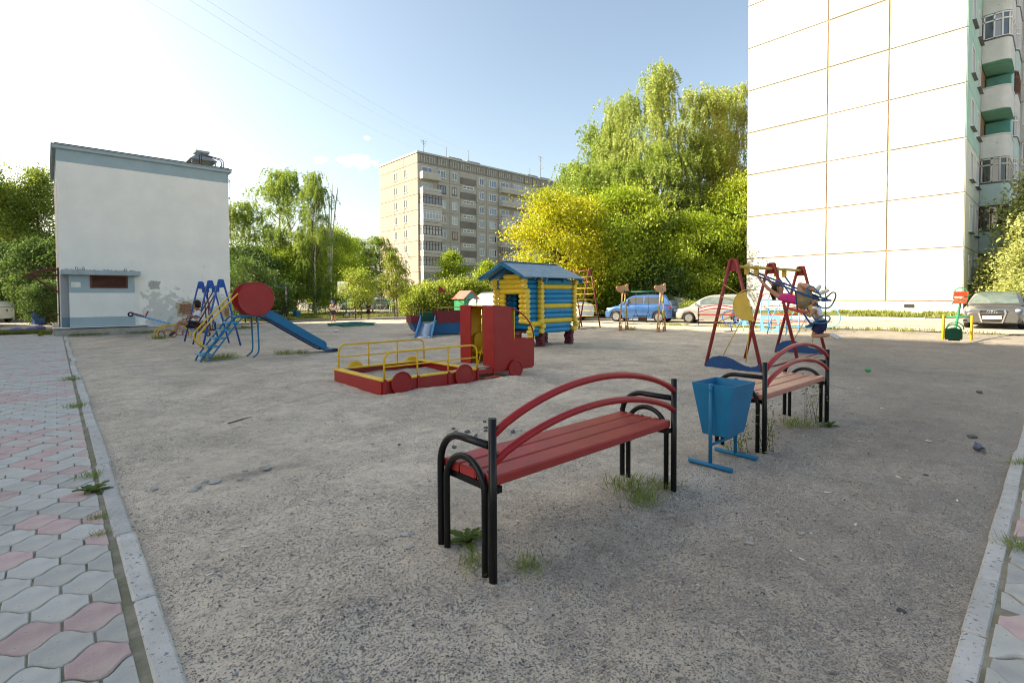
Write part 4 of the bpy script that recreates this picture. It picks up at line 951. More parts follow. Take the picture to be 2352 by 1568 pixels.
def swing_seat(parent, pivot, ang, L_, w, m_bar, m_seat, axis, loops=True, backrest=True):
    """rigid-bar swing: pivot point, swing angle (rad, + towards the axis vector), bars .25 either side; returns matrix of the seat"""
    px_, py_, pz_ = pivot; ax = Vector(axis).normalized(); dn = (ax*math.sin(ang)+Vector((0, 0, -math.cos(ang)))); side = Vector((0, 0, 1)).cross(ax)
    fwd = (ax*math.cos(ang)+Vector((0, 0, math.sin(ang))))
    o = Vector(pivot); s = bpy.data.objects.new
    for k in (-1, 1):
        a = o+side*(w*k); b = a+dn*L_
        MB().tube([a, b], .019, 8).build('swing_bar', m_bar, parent)
        if loops: MB().tube([b+fwd*.24-dn*.02, b+fwd*.26-dn*.2, b+fwd*.16-dn*.31, b-dn*.3], .014, 6).build('arm_loop', m_bar, parent)
    c = o+dn*L_
    M_ = Matrix((fwd, -side, -dn)).transposed().to_4x4() if False else Matrix((side, fwd, -dn)).transposed().to_4x4(); M_.translation = c
    sm = MB()
    vs = [M_ @ Vector((x*(w-.02), y, z)) for z in (-.02, .02) for x, y in ((-1, -.14), (1, -.14), (1, .18), (-1, .18))]
    sm.add(vs, [[3, 2, 1, 0], [4, 5, 6, 7], [0, 1, 5, 4], [1, 2, 6, 5], [2, 3, 7, 6], [3, 0, 4, 7]]); sm.build('seat', m_seat, parent)
    if backrest: MB().tube([M_ @ Vector((-w, -.16, 0)), M_ @ Vector((-w, -.18, .26)), M_ @ Vector((w, -.18, .26)), M_ @ Vector((w, -.16, 0))], .014, 6).build('backrest', m_bar, parent)
    return M_
P_MAR = mat('paint_maroon', (.10, .016, .018), .4, .12, 5)
SW_W = swing_seat(bs, (0, .70, 1.78), RAD(28), 1.30, .24, P_MAR, P_MAR, (-1, 0, 0))
swing_seat(bs, (0, 2.10, 1.78), RAD(-3), 1.36, .24, P_MAR, P_MAR, (-1, 0, 0))
rs_ = thing('swing_set', 'red swing set with yellow discs and blue whale boards at its feet', 'swing', (10.38, 4.58, 0))
GZR = [(0, .0), (2.0, .06), (3.95, .10)]
for x, g_ in GZR: aframe(rs_, x, -.60, .60, 2.27, 1.0, .037, P_REDS, 'x', None, g_, g_*.6)
MB().tube([(0.02, 0, 2.13), (3.95, 0, 2.17)], .034, 10).build('top_beam', P_YELP, rs_)
for x in (.68, 1.16, 2.32, 2.80): MB().box(x-.035, x+.035, -.05, .05, 1.97, 2.19, c=.01).build('hanger', P_YELP, rs_)
for k in (-1, 1):
    xx = .92+.24*k
    MB().tube([(xx, 0, 2.03), (xx, -1.22, 1.50), (xx, -1.45, 1.42)], .019, 8).build('swing_bar', P_NAVY, rs_)
    if k < 0: MB().tube(smooth_path([(xx, -1.22, 1.50), (xx, -1.16, 1.66), (xx, -1.26, 1.70), (xx, -1.36, 1.58), (xx, -1.45, 1.42)], 4), .014, 6).build('arm_loop', P_BLUE, rs_)
    if k < 0: MB().tube(smooth_path([(xx, -1.45, 1.42), (xx, -1.60, 1.58), (xx, -1.66, 1.52), (xx, -1.58, 1.32), (xx, -1.45, 1.28), (xx, -1.30, 1.38)], 4), .014, 6).build('arm_loop', P_NAVY, rs_)
    MB().tube([(xx, -.95, 1.61), (xx*.85+.14, -.98, 1.22)], .012, 6).build('seat_hanger', P_NAVY, rs_)
M_S = MX((.92, -.93, 1.225), (1, 0, 0), (0, -.94, -.30)); MB().obox(M_S, .38, .26, .05).build('seat', P_ORR, rs_)
MB().tube([(.68, -1.45, 1.42), (1.16, -1.45, 1.42)], .014, 6).build('seat_bar', P_NAVY, rs_)
SW2 = swing_seat(rs_, (2.56, 0, 2.02), RAD(33), 1.36, .24, P_BLUED, P_BLUE, (0, -1, 0), False, False)
MB().tube(smooth_path([(2.32, -.82, .98), (2.32, -1.0, 1.08), (2.32, -1.12, 1.04), (2.32, -1.05, .92), (2.32, -.78, .90)], 4), .016, 6).build('arm_loop', P_BLUE, rs_)
for x in (0, 3.95):
    wv = [(.56*math.cos(0), 0)]
    # whale board between the legs
    pr = [(.58, -.05), (.56, .06), (.50, .15), (.40, .22), (.26, .255), (.12, .25), (-.02, .21), (-.14, .15), (-.26, .10), (-.38, .08), (-.48, .10), (-.56, .16), (-.58, -.05)]
    MB().prism(pr, MX((x-.06, 0, .02 if x == 0 else .10), (0, 1, 0), (0, 0, 1)), .03).build('whale_board', P_NAVY, rs_)
    hd2 = [(-.345+.315*math.cos(RAD(a)), 1.33+.315*math.sin(RAD(a))) for a in range(72, 253, 12)]; hd2 = [(-.69-p_[0], p_[1]) for p_ in hd2]; hd2 = hd2+[(-.455, 1.02), (-.265, 1.645)]
    dd = MB().prism(hd2, MX((x-.06, 0, 0), (0, 1, 0), (0, 0, 1)), .02).build('half_disc', P_YELP, rs_)
    MB().tube([(x-.05, p_[0], p_[1]) for p_ in hd2[:-2]], .014, 6).build('rim', P_YELP, dd)
    for (a, b) in (((.17, .30), (-.18, 1.0)), ((-.29, .18), (-.37, 1.0)), ((.16, 1.75), (-.14, 1.56)), ((.22, 1.5), (-.06, 1.42)), ((.30, 1.1), (-.05, 1.25)), ((.36, .95), (-.04, 1.12))): MB().tube([(x-.05, a[0], a[1]), (x-.05, b[0], b[1])], .010, 5).build('stem', P_YELP, rs_)
MB().tube([(.2, -.5, .045), (3.8, -.5, .09)], .018, 6).build('ground_bar', P_REDS, rs_)
# ------------------------------------------------------------------ A-shaped climbing ladder
cl = thing('climbing_ladder', 'dark red climbing ladder with yellow rungs behind the log playhouse', 'climbing frame', (18.75, 15.0, H(18.7, 15)))
P_DRED = mat('paint_dark_red', (.15, .028, .03), .5, .15, 5)
for y in (0, 1.25):
    dx = .12*y
    for s_ in (-1, 1): MB().tube([(dx+s_*.82, y, -.08), (dx+s_*.07, y, 2.76)], .032, 8).build('leg', P_DRED, cl)
    MB().prism([(dx-.16, 2.5), (dx+.16, 2.5), (dx+.08, 2.8), (dx-.08, 2.8)], MX((0, y+.02, 0), (1, 0, 0), (0, 0, 1)), .03).build('gusset', P_DRED, cl)
MB().tube([(0, 0, 2.72), (.15, 1.25, 2.72)], .028, 8).build('top_bar', P_DRED, cl)
for i in range(9):
    z = .28+i*.27; x = .82-.75*z/2.76
    for s_ in (-1, 1): MB().tube([(s_*x, 0, z), (.15+s_*x, 1.25, z)], .017, 6).build('rung', P_YELP, cl)
MB().tube([(-.82, 0, .02), (.82, 0, .02)], .018, 6).build('ground_bar', P_DRED, cl)
# ------------------------------------------------------------------ giraffe swing
gs = thing('giraffe_swing', 'small swing between two tan giraffe shaped end frames', 'swing', (18.35, 12.02, H(18.3, 12)), RAD(-78.)+RAD(90)-RAD(0))
gs.rotation_euler = (0, 0, RAD(8)); gs.location = (18.72, 12.15, H(18.7, 12.1))
hp = [(-.46, .06), (-.44, .13), (-.37, .16), (-.28, .15), (-.14, .165), (-.02, .175), (.07, .165), (.11, .22), (.17, .25), (.225, .24), (.235, .20), (.21, .12), (.235, .04), (.25, -.03), (.20, -.08), (.12, -.06), (.09, -.11), (.02, -.165), (-.04, -.17), (-.10, -.12), (-.22, -.09), (-.36, -.06), (-.42, -.01)]
hp = [(x*1.65, z*1.1) for x, z in hp]
for y, g_ in ((.86, 0), (-.86, .0)):
    zc = 1.78
    hd_ = MB().prism(hp, MX((.02, y, zc), (1, 0, 0), (0, 0, 1)), .035).build('head', P_TAN, gs)
    for (ex, ez, er) in ((-.50, .08, .026), (-.0, .0, .06)): MB().lathe([(er, 0), (0, .002)], MX((.02+ex, y-.036, zc+ez), (1, 0, 0), (0, 0, 1)), 12, False).build('eye_hole', M_TIN, hd_)
    MB().tube([(.02-.25+i*.05, y-.037, zc-.03-.02*math.sin(i)) for i in range(5)], .005, 4).build('mouth_line', M_TIN, hd_)
    for xx in (.0, .04): MB().tube([(xx, y-.017, zc+.16), (xx, y-.017, zc+.22)], .008, 4).build('horn', P_TAN, hd_)
    for s_ in (-1, 1):
        MB().bar((s_*.45, y, -.05), (s_*.10, y, 1.68), .05, .05, (0, 1, 0)).build('leg', P_TAN, gs)
        MB().box(*sorted((s_*.43, s_*.20)), y-.02, y+.02, .05, .24).build('foot_board', P_TAN, gs)
        MB().tube([(s_*.165, y, -.02), (s_*.165, y, .45)], .014, 6).build('inner_post', P_TAN, gs)
    MB().tube(arc((0, y, .45), .165, 0, 180, 10), .014, 6).build('inner_arch', P_TAN, gs)
    MB().box(-.4, .4, y-.015, y+.015, .02, .05).build('sill', P_TAN, gs)
    for (lx, lz, lr, sgn) in ((-.27, .92, .19, 1), (.25, .78, .20, -1), (-.33, .40, .11, 1), (.16, 1.34, .11, -1)):
        MB().prism([(0, -lr)]+[(sgn*lr*.62*math.cos(RAD(a)), lr*math.sin(RAD(a))) for a in range(-80, 81, 16)]+[(0, lr)][::1], MX((lx, y+.02, lz), (1, 0, 0), (0, 0, 1)), .03).build('leaf', P_LIME, gs)
    MB().tube([(-.16, y, .90), (.13, y, .76)], .008, 4).tube([(-.26, y, 1.1), (.12, y, 1.3)], .008, 4).build('twig', P_TAN, gs)
MB().tube([(0, -.84, 1.70), (0, .84, 1.70)], .034, 8).build('top_beam', P_GRND, gs)
for y in (.28, -.28):
    MB().tube([(0, y, 1.68), (0, y, .88)], .010, 4).tube([(0, y, .88), (-.2, y, .66)], .010, 4).tube([(0, y, .88), (.18, y, .66)], .010, 4).build('chain', M_CHAIN, gs)
MB().tube([(-.22, -.3, .66), (.2, -.3, .66), (.2, .3, .66), (-.22, .3, .66), (-.22, -.3, .66)], .015, 6).build('seat_frame', P_GRND, gs)
MB().tube([(-.22, .3, .66), (-.26, .3, .5), (-.2, .3, .42), (.2, .3, .42)], .015, 6).tube([(-.22, -.3, .66), (-.26, -.3, .5), (-.2, -.3, .42), (.2, -.3, .42)], .015, 6).build('arm_loop', P_GRND, gs)
MB().box(-.2, .2, -.29, .29, .42, .44).build('seat', P_GRND, gs); MB().box(.05, .07, -.2, .2, .46, .62).build('backrest', mat('brown_plastic', (.16, .05, .03), .5), gs)
# ------------------------------------------------------------------ boat with slide
bt_ = thing('play_boat', 'red and blue play boat with a short metal slide and a red pennant', 'boat', (10.45, 17.12, 0), RAD(-22.4))
LBo = 3.0; WBo = 1.25
pr = [(.0, .53), (.03, .38), (.12, .22), (.26, .10), (.5, .05), (1.6, .05), (2.0, .08), (2.35, .17), (2.65, .32), (2.9, .53)]
mb = MB(); n = len(pr)
def bw(x): return .5*WBo*(1-.75*max(0, (x-1.9)/1.0)**2)
rows = []
for (x, z) in pr: rows.append([(x, WBo/2-bw(x), z)])
top = [(x, .53) for x in np.linspace(0, 2.9, 12)]
xsb = np.linspace(0, 2.9, 24)
zb_ = np.interp(xsb, [p[0] for p in pr], [p[1] for p in pr])
vs = []; fs = []
for x, z in zip(xsb, zb_):
    w = bw(x); c = WBo/2
    vs += [(x, c-w, .53), (x, c-w*.97, max(z, .05)+.01), (x, c-w*.6, z), (x, c+w*.6, z), (x, c+w*.97, max(z, .05)+.01), (x, c+w, .53)]
for i in range(len(xsb)-1):
    for j in range(5): fs.append([i*6+j, i*6+6+j, i*6+6+j+1, i*6+j+1])
fs.append([0, 1, 2, 3, 4, 5]); e = (len(xsb)-1)*6; fs.append([e+5, e+4, e+3, e+2, e+1, e])
mb.add(vs, fs); mb.build('hull', P_NAVY if False else mat('paint_hull_blue', (.010, .10, .24), .5, .15, 3, .15, 50, dirt=((.02, .13, .26), 1, .5)), bt_)
P_BRED = mat('paint_hull_red', (.19, .022, .028), .55, .12, 4, .12, 50, dirt=((.24, .05, .05), 1.5, .4))
def band(x0, x1, za, zb, far=True):
    k = max(2, int((x1-x0)/.1))
    for sgn in ((-1, 1) if far else (-1,)):
        m_ = MB()
        for i in range(k):
            a = x0+(x1-x0)*i/k; b = x0+(x1-x0)*(i+1)/k; ya = WBo/2+sgn*(bw(a)+.012); yb = WBo/2+sgn*(bw(b)+.012)
            t = -sgn*.03
            m_.add([(a, ya, za), (b, yb, za), (b, yb, zb), (a, ya, zb), (a, ya+t, za), (b, yb+t, za), (b, yb+t, zb), (a, ya+t, zb)], [[0, 1, 2, 3], [7, 6, 5, 4], [3, 2, 6, 7], [0, 4, 5, 1], [0, 3, 7, 4], [1, 5, 6, 2]])
        m_.build('bulwark', P_BRED, bt_)
band(-.0, .40, .50, .79, True); band(1.0, 2.88, .50, .97, True)
MB().box(-.03, .0, -.01, WBo+.01, .50, .79).build('transom', P_BRED, bt_)
MB().box(.0, 2.6, .05, WBo-.05, .53, .56).build('deck', P_GREEN, bt_)
MB().box(.38, .93, .5, .9, .56, .92).build('locker', P_GRND, bt_)
for y in (.0, WBo):
    MB().tube([(.02, y, .79), (.02, y, 1.09), (.42, y, 1.10), (.42, y, .79)], .013, 6).tube([(.15, y, .79), (.15, y, 1.09)], .010, 5).tube([(.30, y, .79), (.30, y, 1.09)], .010, 5).build('stern_rail', P_YELP, bt_)
    MB().tube([(1.02, y, .95), (1.02, y, 1.10), (2.3, y, 1.12)], .013, 6).tube([(1.45, y, .96), (1.45, y, 1.11)], .010, 5).tube([(1.9, y, .96), (1.9, y, 1.11)], .010, 5).build('side_rail', P_YELP, bt_)
MB().tube([(.42, WBo, 1.1), (.60, WBo, 1.1), (.85, WBo, .56)], .013, 6).tube([(.60, WBo, 1.1), (.60, WBo, .56)], .012, 6).build('ladder_rail', P_DRED, bt_)
MB().tube([(1.10, .05, .56), (1.10, .05, 2.0)], .018, 8).build('mast', P_DRED, bt_)
MB().prism([(1.10, 1.72), (1.42, 1.72), (1.10, 1.98)], MX((0, .055, 0), (1, 0, 0), (0, 0, 1)), .01).build('pennant', P_RED, bt_)
MB().tube([(1.10, .07, 1.97), (2.25, .07, 1.12)], .014, 6).build('stay', P_YELP, bt_)
# slide skewed towards the open sand
a0, a1, c0, c1 = Vector((.36, -.02, .56)), Vector((.93, -.02, .56)), Vector((-.08, -1.18, .03)), Vector((.53, -1.18, .03))
ts = [0, .2, .45, .7, .82, .92, 1.]; zz_ = [.56, .47, .31, .15, .09, .07, .02]
M_SST = mat('stainless_sheet', (.55, .56, .58), .28, .1, 2, .05, 20, metal=.85)
vs = []; ch = []
for t, z in zip(ts, zz_):
    l = a0.lerp(c0, t); r = a1.lerp(c1, t); l.z = r.z = z; vs += [l, r]
fs = [[2*i, 2*i+1, 2*i+3, 2*i+2] for i in range(len(ts)-1)]
o = MB().add(vs, fs, True).build('slide_bed', M_SST, bt_); o.modifiers.new('thickness', 'SOLIDIFY').thickness = .01
for k in (0, 1):
    up_ = [Vector(vs[2*i+k])+Vector((0, 0, h_)) for i, h_ in enumerate((.26, .22, .19, .16, .16, .12, .03))]
    dn_ = [Vector(vs[2*i+k])-Vector((0, 0, .03)) for i in range(len(ts))]
    o = MB().add(up_+dn_, [[i, i+1, len(ts)+i+1, len(ts)+i] for i in range(len(ts)-1)]).build('slide_cheek', P_LBL, bt_); o.modifiers.new('thickness', 'SOLIDIFY').thickness = .025
# ------------------------------------------------------------------ small hut behind the boat
ht = thing('play_hut', 'small green play hut with a pink roof behind the boat', 'playhouse', (17.25, 22.7, H(17.3, 22.7)))
for x in (0, .9):
    for y in (0, .9): MB().box(x-.03, x+.03, y-.03, y+.03, 0, 1.42).build('post', P_GREEN, ht)
for i in range(5): MB().box(-.012, .012, .031, .869, .62+i*.15, .762+i*.15).build('wall_board', P_GREEN, ht)
for i in range(3): MB().box(.031, .32, -.012, .012, .62+i*.25, .86+i*.25).build('wall_board', P_GREEN, ht)
MB().box(.0, .9, .0, .9, .30, .34).build('floor', W_PLAT, ht)
P_PINK = mat('roof_pink', (.50, .13, .10), .6, .1, 3)
slab(ht, 'roof_board', [(-.12, 1.0, 1.40), (-.12, -.1, 1.40), (.45, -.1, 1.88), (.45, 1.0, 1.88)], .02, P_PINK)
slab(ht, 'roof_board', [(.46, 1.0, 1.88), (.46, -.1, 1.88), (1.03, -.1, 1.40), (1.03, 1.0, 1.40)], .02, P_PINK)
for y in (-.02, .92): MB().prism([(0, 1.42), (.9, 1.42), (.45, 1.83)], MX((0, y+.02, 0), (1, 0, 0), (0, 0, 1)), .02).build('gable', mat('gable_teal', (.06, .27, .28), .6, .15, 4), ht)
# ------------------------------------------------------------------ beetle-shaped climbing frame
bgz = H(21, 7)
bg_ = thing('beetle_climber', 'light blue beetle climbing frame with rings beyond the red swings', 'climbing frame', (21, 7.4, bgz))
P_RUNG = mat('paint_rung_red', (.45, .05, .03), .45, .1, 5)
def plate_hole(parent, y0, y1, z0_, z1, r, m_):
    mb = MB(); cy, cz = (y0+y1)/2, (z0_+z1)/2; n = 32
    for x in (-.015, .015):
        for i in range(n):
            a = 2*math.pi*(i+.0)/n; ca, sa = math.cos(a), math.sin(a); k = 1/max(abs(ca), abs(sa))
            mb.v += [(x, cy+ca*k*(y1-y0)/2, cz+sa*k*(z1-z0_)/2), (x, cy+r*ca, cz+r*sa)]
    for s_ in (0, 1):
        for i in range(n):
            j = (i+1) % n; f = [s_*2*n+2*i, s_*2*n+2*i+1, s_*2*n+2*j+1, s_*2*n+2*j]; mb.f.append(f if s_ else f[::-1]); mb.sm.append(False); mb.mi.append(0)
    for k in (0, 1):
        for i in range(n):
            j = (i+1) % n; f = [2*i+k, 2*j+k, 2*n+2*j+k, 2*n+2*i+k]; mb.f.append(f); mb.sm.append(False); mb.mi.append(0)
    return mb.build('panel', m_, parent)
plate_hole(bg_, .05, .74, .0, .64, .275, P_LBL)
def T(name, pts, r, m_): return MB().tube(pts, r, 6).build(name, m_, bg_)
for x in (0, .75):
    T('upright', [(x, .74, 0), (x, .74, 1.28)], .02, P_LBL); T('upright', [(x, .05, 0), (x, .05, .64)], .02, P_LBL); T('upright', [(x, -.65, 0), (x, -.65, .98)], .02, P_LBL)
    T('hoop', [(x, .74, 1.28), (x, .70, 1.42), (x, .58, 1.50), (x, -.3, 1.50), (x, -.5, 1.42), (x, -.6, 1.2), (x, -.65, .95)], .02, P_RUNG)
    for z, m_ in ((1.26, P_LBL), (1.0, P_RUNG), (.84, P_LBL), (.66, P_RUNG)): T('rung', [(x, .74, z), (x, -.64, z)], .014, m_)
    for z, m_ in ((.45, P_RUNG), (.25, P_LBL), (.52, P_LBL)): T('rail', [(x, 1.75, z), (x, -1.55, z-.05)], .013, m_)
for yy in (-.07, -.71):
    T('leg_arch', smooth_path([(-1.45, yy+.03, 0), (-1.42, yy-.08, .5), (-1.2, yy-.2, .92), (-.7, yy-.2, 1.15), (0, yy-.1, 1.25)], 5), .019, P_LBL)
for k in range(4): x = -1.40+k*.1; z = .35+k*.2; T('rung', [(x, -.15-.05*k, z), (x, -.80-.05*k, z)], .012, P_LBL if k % 2 else P_RUNG)
T('leg_arch', smooth_path([(-.05, .62, .98), (-.02, .48, .9), (0, .36, .55), (.0, .36, .02)], 5), .016, P_NAVY)
ringp = lambda c, r, n=28: [(c[0], c[1]+r*math.cos(2*math.pi*i/n), c[2]+r*math.sin(2*math.pi*i/n)) for i in range(n)]
for (c, r, m_) in (((-.2, 1.93, .54), .285, P_BLUED), ((.1, 1.62, .5), .2, P_LBL), ((.0, -1.66, .6), .345, P_LBL), ((.3, .45, 1.78), .2, P_YELP), ((.3, -.3, 1.9), .26, P_YELP), ((.3, .1, 1.65), .3, P_ORR)):
    MB().tube(ringp(c, r), .018 if m_ in (P_BLUED, P_LBL) else .010, 6, True).build('ring', m_, bg_)
for (y0, y1) in ((1.90, 1.84), (1.42, 1.42), (-1.5, -1.45)): T('leg', [(-.2 if y0 > 1.5 else 0, y0, .26), (-.15 if y0 > 1.5 else 0, y1, -.02)], .02, P_BLUED if y0 > 1.5 else P_LBL)
MB().box(-.02, .02, 1.30, 1.60, .22, .62).build('face_panel', P_LBL, bg_)
T('pole', [(1.2, -1.2, 0), (1.2, -1.2, 1.75)], .02, P_BLK); T('pole_arm', [(1.2, -1.35, 1.6), (1.2, -1.05, 1.62)], .015, P_YELP)
# ------------------------------------------------------------------ see-saws
ws = thing('seesaw', 'blue seesaw on a yellow arch at the foot of the utility building', 'seesaw', (3.45, 23.4, 0))
for y in (-.27, .27): MB().tube(arc((.13, y, 0), .60, 0, 180, 16, (1, 0, 0), (0, 0, .86)), .022, 7).build('arch', P_YEL, ws)
for y in (-.27, .27):
    for a in (60, 90, 120): MB().tube([(.13, y, .0), (.13+.6*math.cos(RAD(a)), y, .516*math.sin(RAD(a)))], .010, 5).build('spoke', P_YEL, ws)
MB().tube([(.13, -.3, .5), (.13, .3, .5)], .02, 7).build('axle', P_YEL, ws)
A_, B_ = Vector((-1.15, 0, .96)), Vector((1.35, 0, .10))
MB().tube([A_, B_], .028, 8).build('beam', P_LBL, ws)
for q_, s_ in ((A_, 1), (B_, -1)):
    d = (B_-A_).normalized()*s_
    MB().bar(q_-d*.02+Vector((0, 0, .05)), q_+d*.42+Vector((0, 0, .05)), .20, .03).build('seat', P_RED, ws)
    c = q_+d*.52+Vector((0, 0, .16)); nrm = d
    MB().tube([c+Vector((0, 0, 1))*.12*math.sin(2*math.pi*i/18)+Vector((0, 1, 0))*.12*math.cos(2*math.pi*i/18)+d*.05*math.sin(2*math.pi*i/18) for i in range(18)], .013, 6, True).build('handle', P_RED, ws)
    MB().tube([q_-Vector((0, 0, .02))+Vector((.07*math.cos(2*math.pi*i/14), 0, .07*math.sin(2*math.pi*i/14))) for i in range(14)], .028, 6, True).build('buffer', P_BLK, ws)
for i in range(5):
    c = Vector((-.25+i*.19, -.33, .17+.05*(i % 2)));
    MB().tube([c+Vector((.15*math.cos(2*math.pi*k/16)*(1 if i % 2 else .7), 0, .12*math.sin(2*math.pi*k/16))) for k in range(16)], .012, 5, True).build('petal', P_RED, ws)
es = thing('seesaw', 'green seesaw with red plank seats in front of the black car', 'seesaw', (20.85, 2.2, H(20.8, 2.2)), RAD(3))
for y in (-.33, .33):
    MB().tube([(-.2, y, -.05), (-.10, y, .62), (-.05, y, .73), (.05, y, .73), (.10, y, .62), (.2, y, -.05)], .028, 8).build('stand', P_YEL, es)
    MB().tube([(-.13, y, .35), (.13, y, .35)], .015, 6).build('stand_bar', P_YEL, es)
MB().tube([(0, -.34, .70), (0, .34, .70)], .022, 8).build('axle', P_GREEN, es)
A_, B_ = Vector((-1.2, 0, .24)), Vector((1.2, 0, 1.12)); d = (B_-A_).normalized(); nn = Vector((-d.z, 0, d.x))
MB().tube([A_, B_], .036, 8).build('beam', P_GREEN, es)
for q_, s_ in ((A_, -1), (B_, 1)):
    for k in (-1, 1): MB().bar(q_+nn*.06+Vector((0, k*.085, 0))-d*s_*.2, q_+nn*.06+Vector((0, k*.085, 0))+d*s_*.28, .16, .025, (0, 0, 1)).build('seat_plank', P_ORR, es)
    e = q_+d*s_*.30
    MB().tube([e+Vector((0, -.18, 0))]+[e+Vector((0, -.18*math.cos(RAD(a)), 0))+nn*(.18+.24*math.sin(RAD(a))) for a in range(0, 181, 15)]+[e+Vector((0, .18, 0))], .018, 7).build('backrest_hoop', P_GREEN, es)
    MB().bar(e+nn*.2+Vector((0, -.19, 0)), e+nn*.2+Vector((0, .19, 0)), .03, .16, nn).build('backrest_board', P_ORR if s_ > 0 else P_GRND, es)
    h_ = q_-d*s_*.32
    MB().tube([h_+Vector((0, -.19, 0)), ]+[h_+Vector((0, -.19*math.cos(RAD(a)), 0))+nn*(.05+.18*math.sin(RAD(a))) for a in range(0, 181, 18)]+[h_+Vector((0, .19, 0))], .014, 6).build('handle', P_GRND, es)
    if s_ < 0: MB().prism([(-.19, 0)]+[(-.19*math.cos(RAD(a)), .17+.20*math.sin(RAD(a))) for a in range(0, 181, 15)]+[(.19, 0)], MX(e-d*.02-nn*.05, (0, 1, 0), nn), .02).build('backrest_panel', P_GRND, es)
MB().tube([A_+Vector((-.1, 0, -.14))+Vector((0, .13*k, 0)) for k in (-1, 1)], .06, 10).build('buffer', P_BLK, es)
# ------------------------------------------------------------------ low board sandpit
sp = thing('sandpit', 'low sandpit of blue and green boards on the far sand', 'sandpit', (11.9, 25.6, .02), RAD(4))
for (x0, x1, y0, y1) in ((-.95, .95, -.9, -.66), (-.95, .95, .66, .9), (-.95, -.71, -.66, .66), (.71, .95, -.66, .66)): MB().box(x0, x1, y0+.002, y1-.002, .135, .165).build('seat_board', P_BLUE, sp)
for (x0, x1, y0, y1) in ((-.88, .88, -.84, -.80), (-.88, .88, .80, .84), (-.88, -.84, -.80, .80), (.84, .88, -.80, .80)): MB().box(x0, x1, y0, y1, -.1, .134).build('side_board', P_GREEN, sp)
# ------------------------------------------------------------------ far yard: hoop, sign, exercise machine, bars, bin, tables
M_GPOST = mat('green_post', (.02, .25, .12), .5, .1, 4)
bh = thing('basketball_hoop', 'white basketball backboard with red rim on a green post', 'basketball hoop', (18.2, 40.0, 0), RAD(40))
MB().tube([(0, 0, 0), (0, 0, 2.35)], .06, 8).build('post', M_GPOST, bh); MB().tube([(0, 0, 1.9), (-.55, 0, 2.3)], .05, 6).build('arm', M_GPOST, bh); MB().tube([(0, 0, 2.3), (-.55, 0, 2.45)], .05, 6).build('arm', M_GPOST, bh)
MB().box(-.6, -.57, -.42, .42, 1.98, 2.84).build('backboard', mat('backboard_white', (.78, .78, .76), .5, .05, 3), bh)
MB().tube([(-.85+.22*math.cos(2*math.pi*i/16), .22*math.sin(2*math.pi*i/16), 2.06) for i in range(16)], .02, 5, True).build('rim', P_ORR, bh)
nt_ = MB()
for i in range(12): a = 2*math.pi*i/12; nt_.tube([(-.85+.21*math.cos(a), .21*math.sin(a), 2.05), (-.85+.12*math.cos(a+.5), .12*math.sin(a+.5), 1.72)], .012, 4)
nt_.build('net', mat('net_blue', (.10, .15, .45), .8, .3, 8), bh)
sg = thing('notice_board', 'purple information board on two thin green posts', 'sign', (21.9, 38.8, 0), RAD(43))
for x in (-.33, .33): MB().tube([(x, 0, 0), (x, 0, 2.0)], .022, 6).build('post', M_GPOST, sg)
MB().box(-.31, .31, -.03, .0, 1.05, 1.97).build('board', mat('board_purple', (.085, .075, .16), .5, .1, 3), sg)
for i in range(6): MB().box(-.22, .22-.06*(i % 3), -.034, -.0305, 1.80-i*.11, 1.83-i*.11).build('text_line', mat('board_text', (.5, .5, .56), .6), sg)
ex = thing('exercise_machine', 'grey outdoor exercise machine on the sunny path', 'exercise machine', (19.15, 36.0, 0), RAD(-35))
M_EXG = mat('machine_grey', (.32, .31, .38), .5, .1, 4)
MB().tube([(-.55, 0, .03), (.55, 0, .03)], .035, 6).tube([(-.3, -.2, .03), (-.3, .2, .03)], .03, 6).tube([(.4, -.2, .03), (.4, .2, .03)], .03, 6).build('base', M_EXG, ex)
MB().tube([(-.35, 0, .03), (-.2, 0, .85), (-.25, 0, 1.0)], .03, 6).tube([(.15, 0, .25), (.5, 0, .95)], .03, 6).tube([(-.25, 0, .95), (.5, 0, .93)], .025, 6).build('frame', M_EXG, ex)
MB().box(-.05, .3, -.15, .15, .36, .40).build('seat', M_EXG, ex); MB().tube([(-.25, -.25, 1.0), (-.25, .25, 1.0)], .02, 6).build('handlebar', M_EXG, ex)
ar = thing('climbing_arch', 'pale purple steel arch at the edge of the hedge', 'climbing frame', (21.45, 37.2, 0), RAD(20))
MB().tube([(0, 0, -.05), (0, 0, .7)]+arc((.75, 0, .7), .75, 180, 75, 10), .04, 7).build('pipe', mat('pale_purple', (.42, .36, .50), .5, .1, 4), ar)
for k in range(3): MB().tube([(.2+k*.35, 0, 1.15+.1*k), (.2+k*.35, .9, 1.15+.1*k)], .02, 5).build('rung', M_EXG, ar)
MB().tube([(0, .9, -.05), (0, .9, .7)]+arc((.75, .9, .7), .75, 180, 75, 10), .04, 7).build('pipe', MATS['pale_purple'], ar)
og = thing('workout_station', 'orange and grey outdoor workout station in the hedge', 'exercise machine', (22.6, 36.9, 0), RAD(30))
for x in (-.5, 0, .5): MB().tube([(x, 0, 0), (x, 0, 1.9-.2*abs(x))], .045, 6).build('post', P_ORR, og)
MB().tube([(-.6, 0, 1.55), (.6, 0, 1.55)], .03, 6).build('cross_bar', P_ORR, og); MB().tube(arc((0, .4, 1.5), .6, 0, 180, 10), .035, 6).build('arch', P_BLK, og)
fb = thing('litter_bin', 'small blue bin on the far sunlit lawn', 'litter bin', (13.8, 38.9, 0), RAD(30))
MB().prism([(-.2, .10), (.2, .10), (.25, .55), (-.25, .55)], MX((0, .15, 0), (1, 0, 0), (0, 0, 1)), .34).build('bucket', P_BLUE, fb)
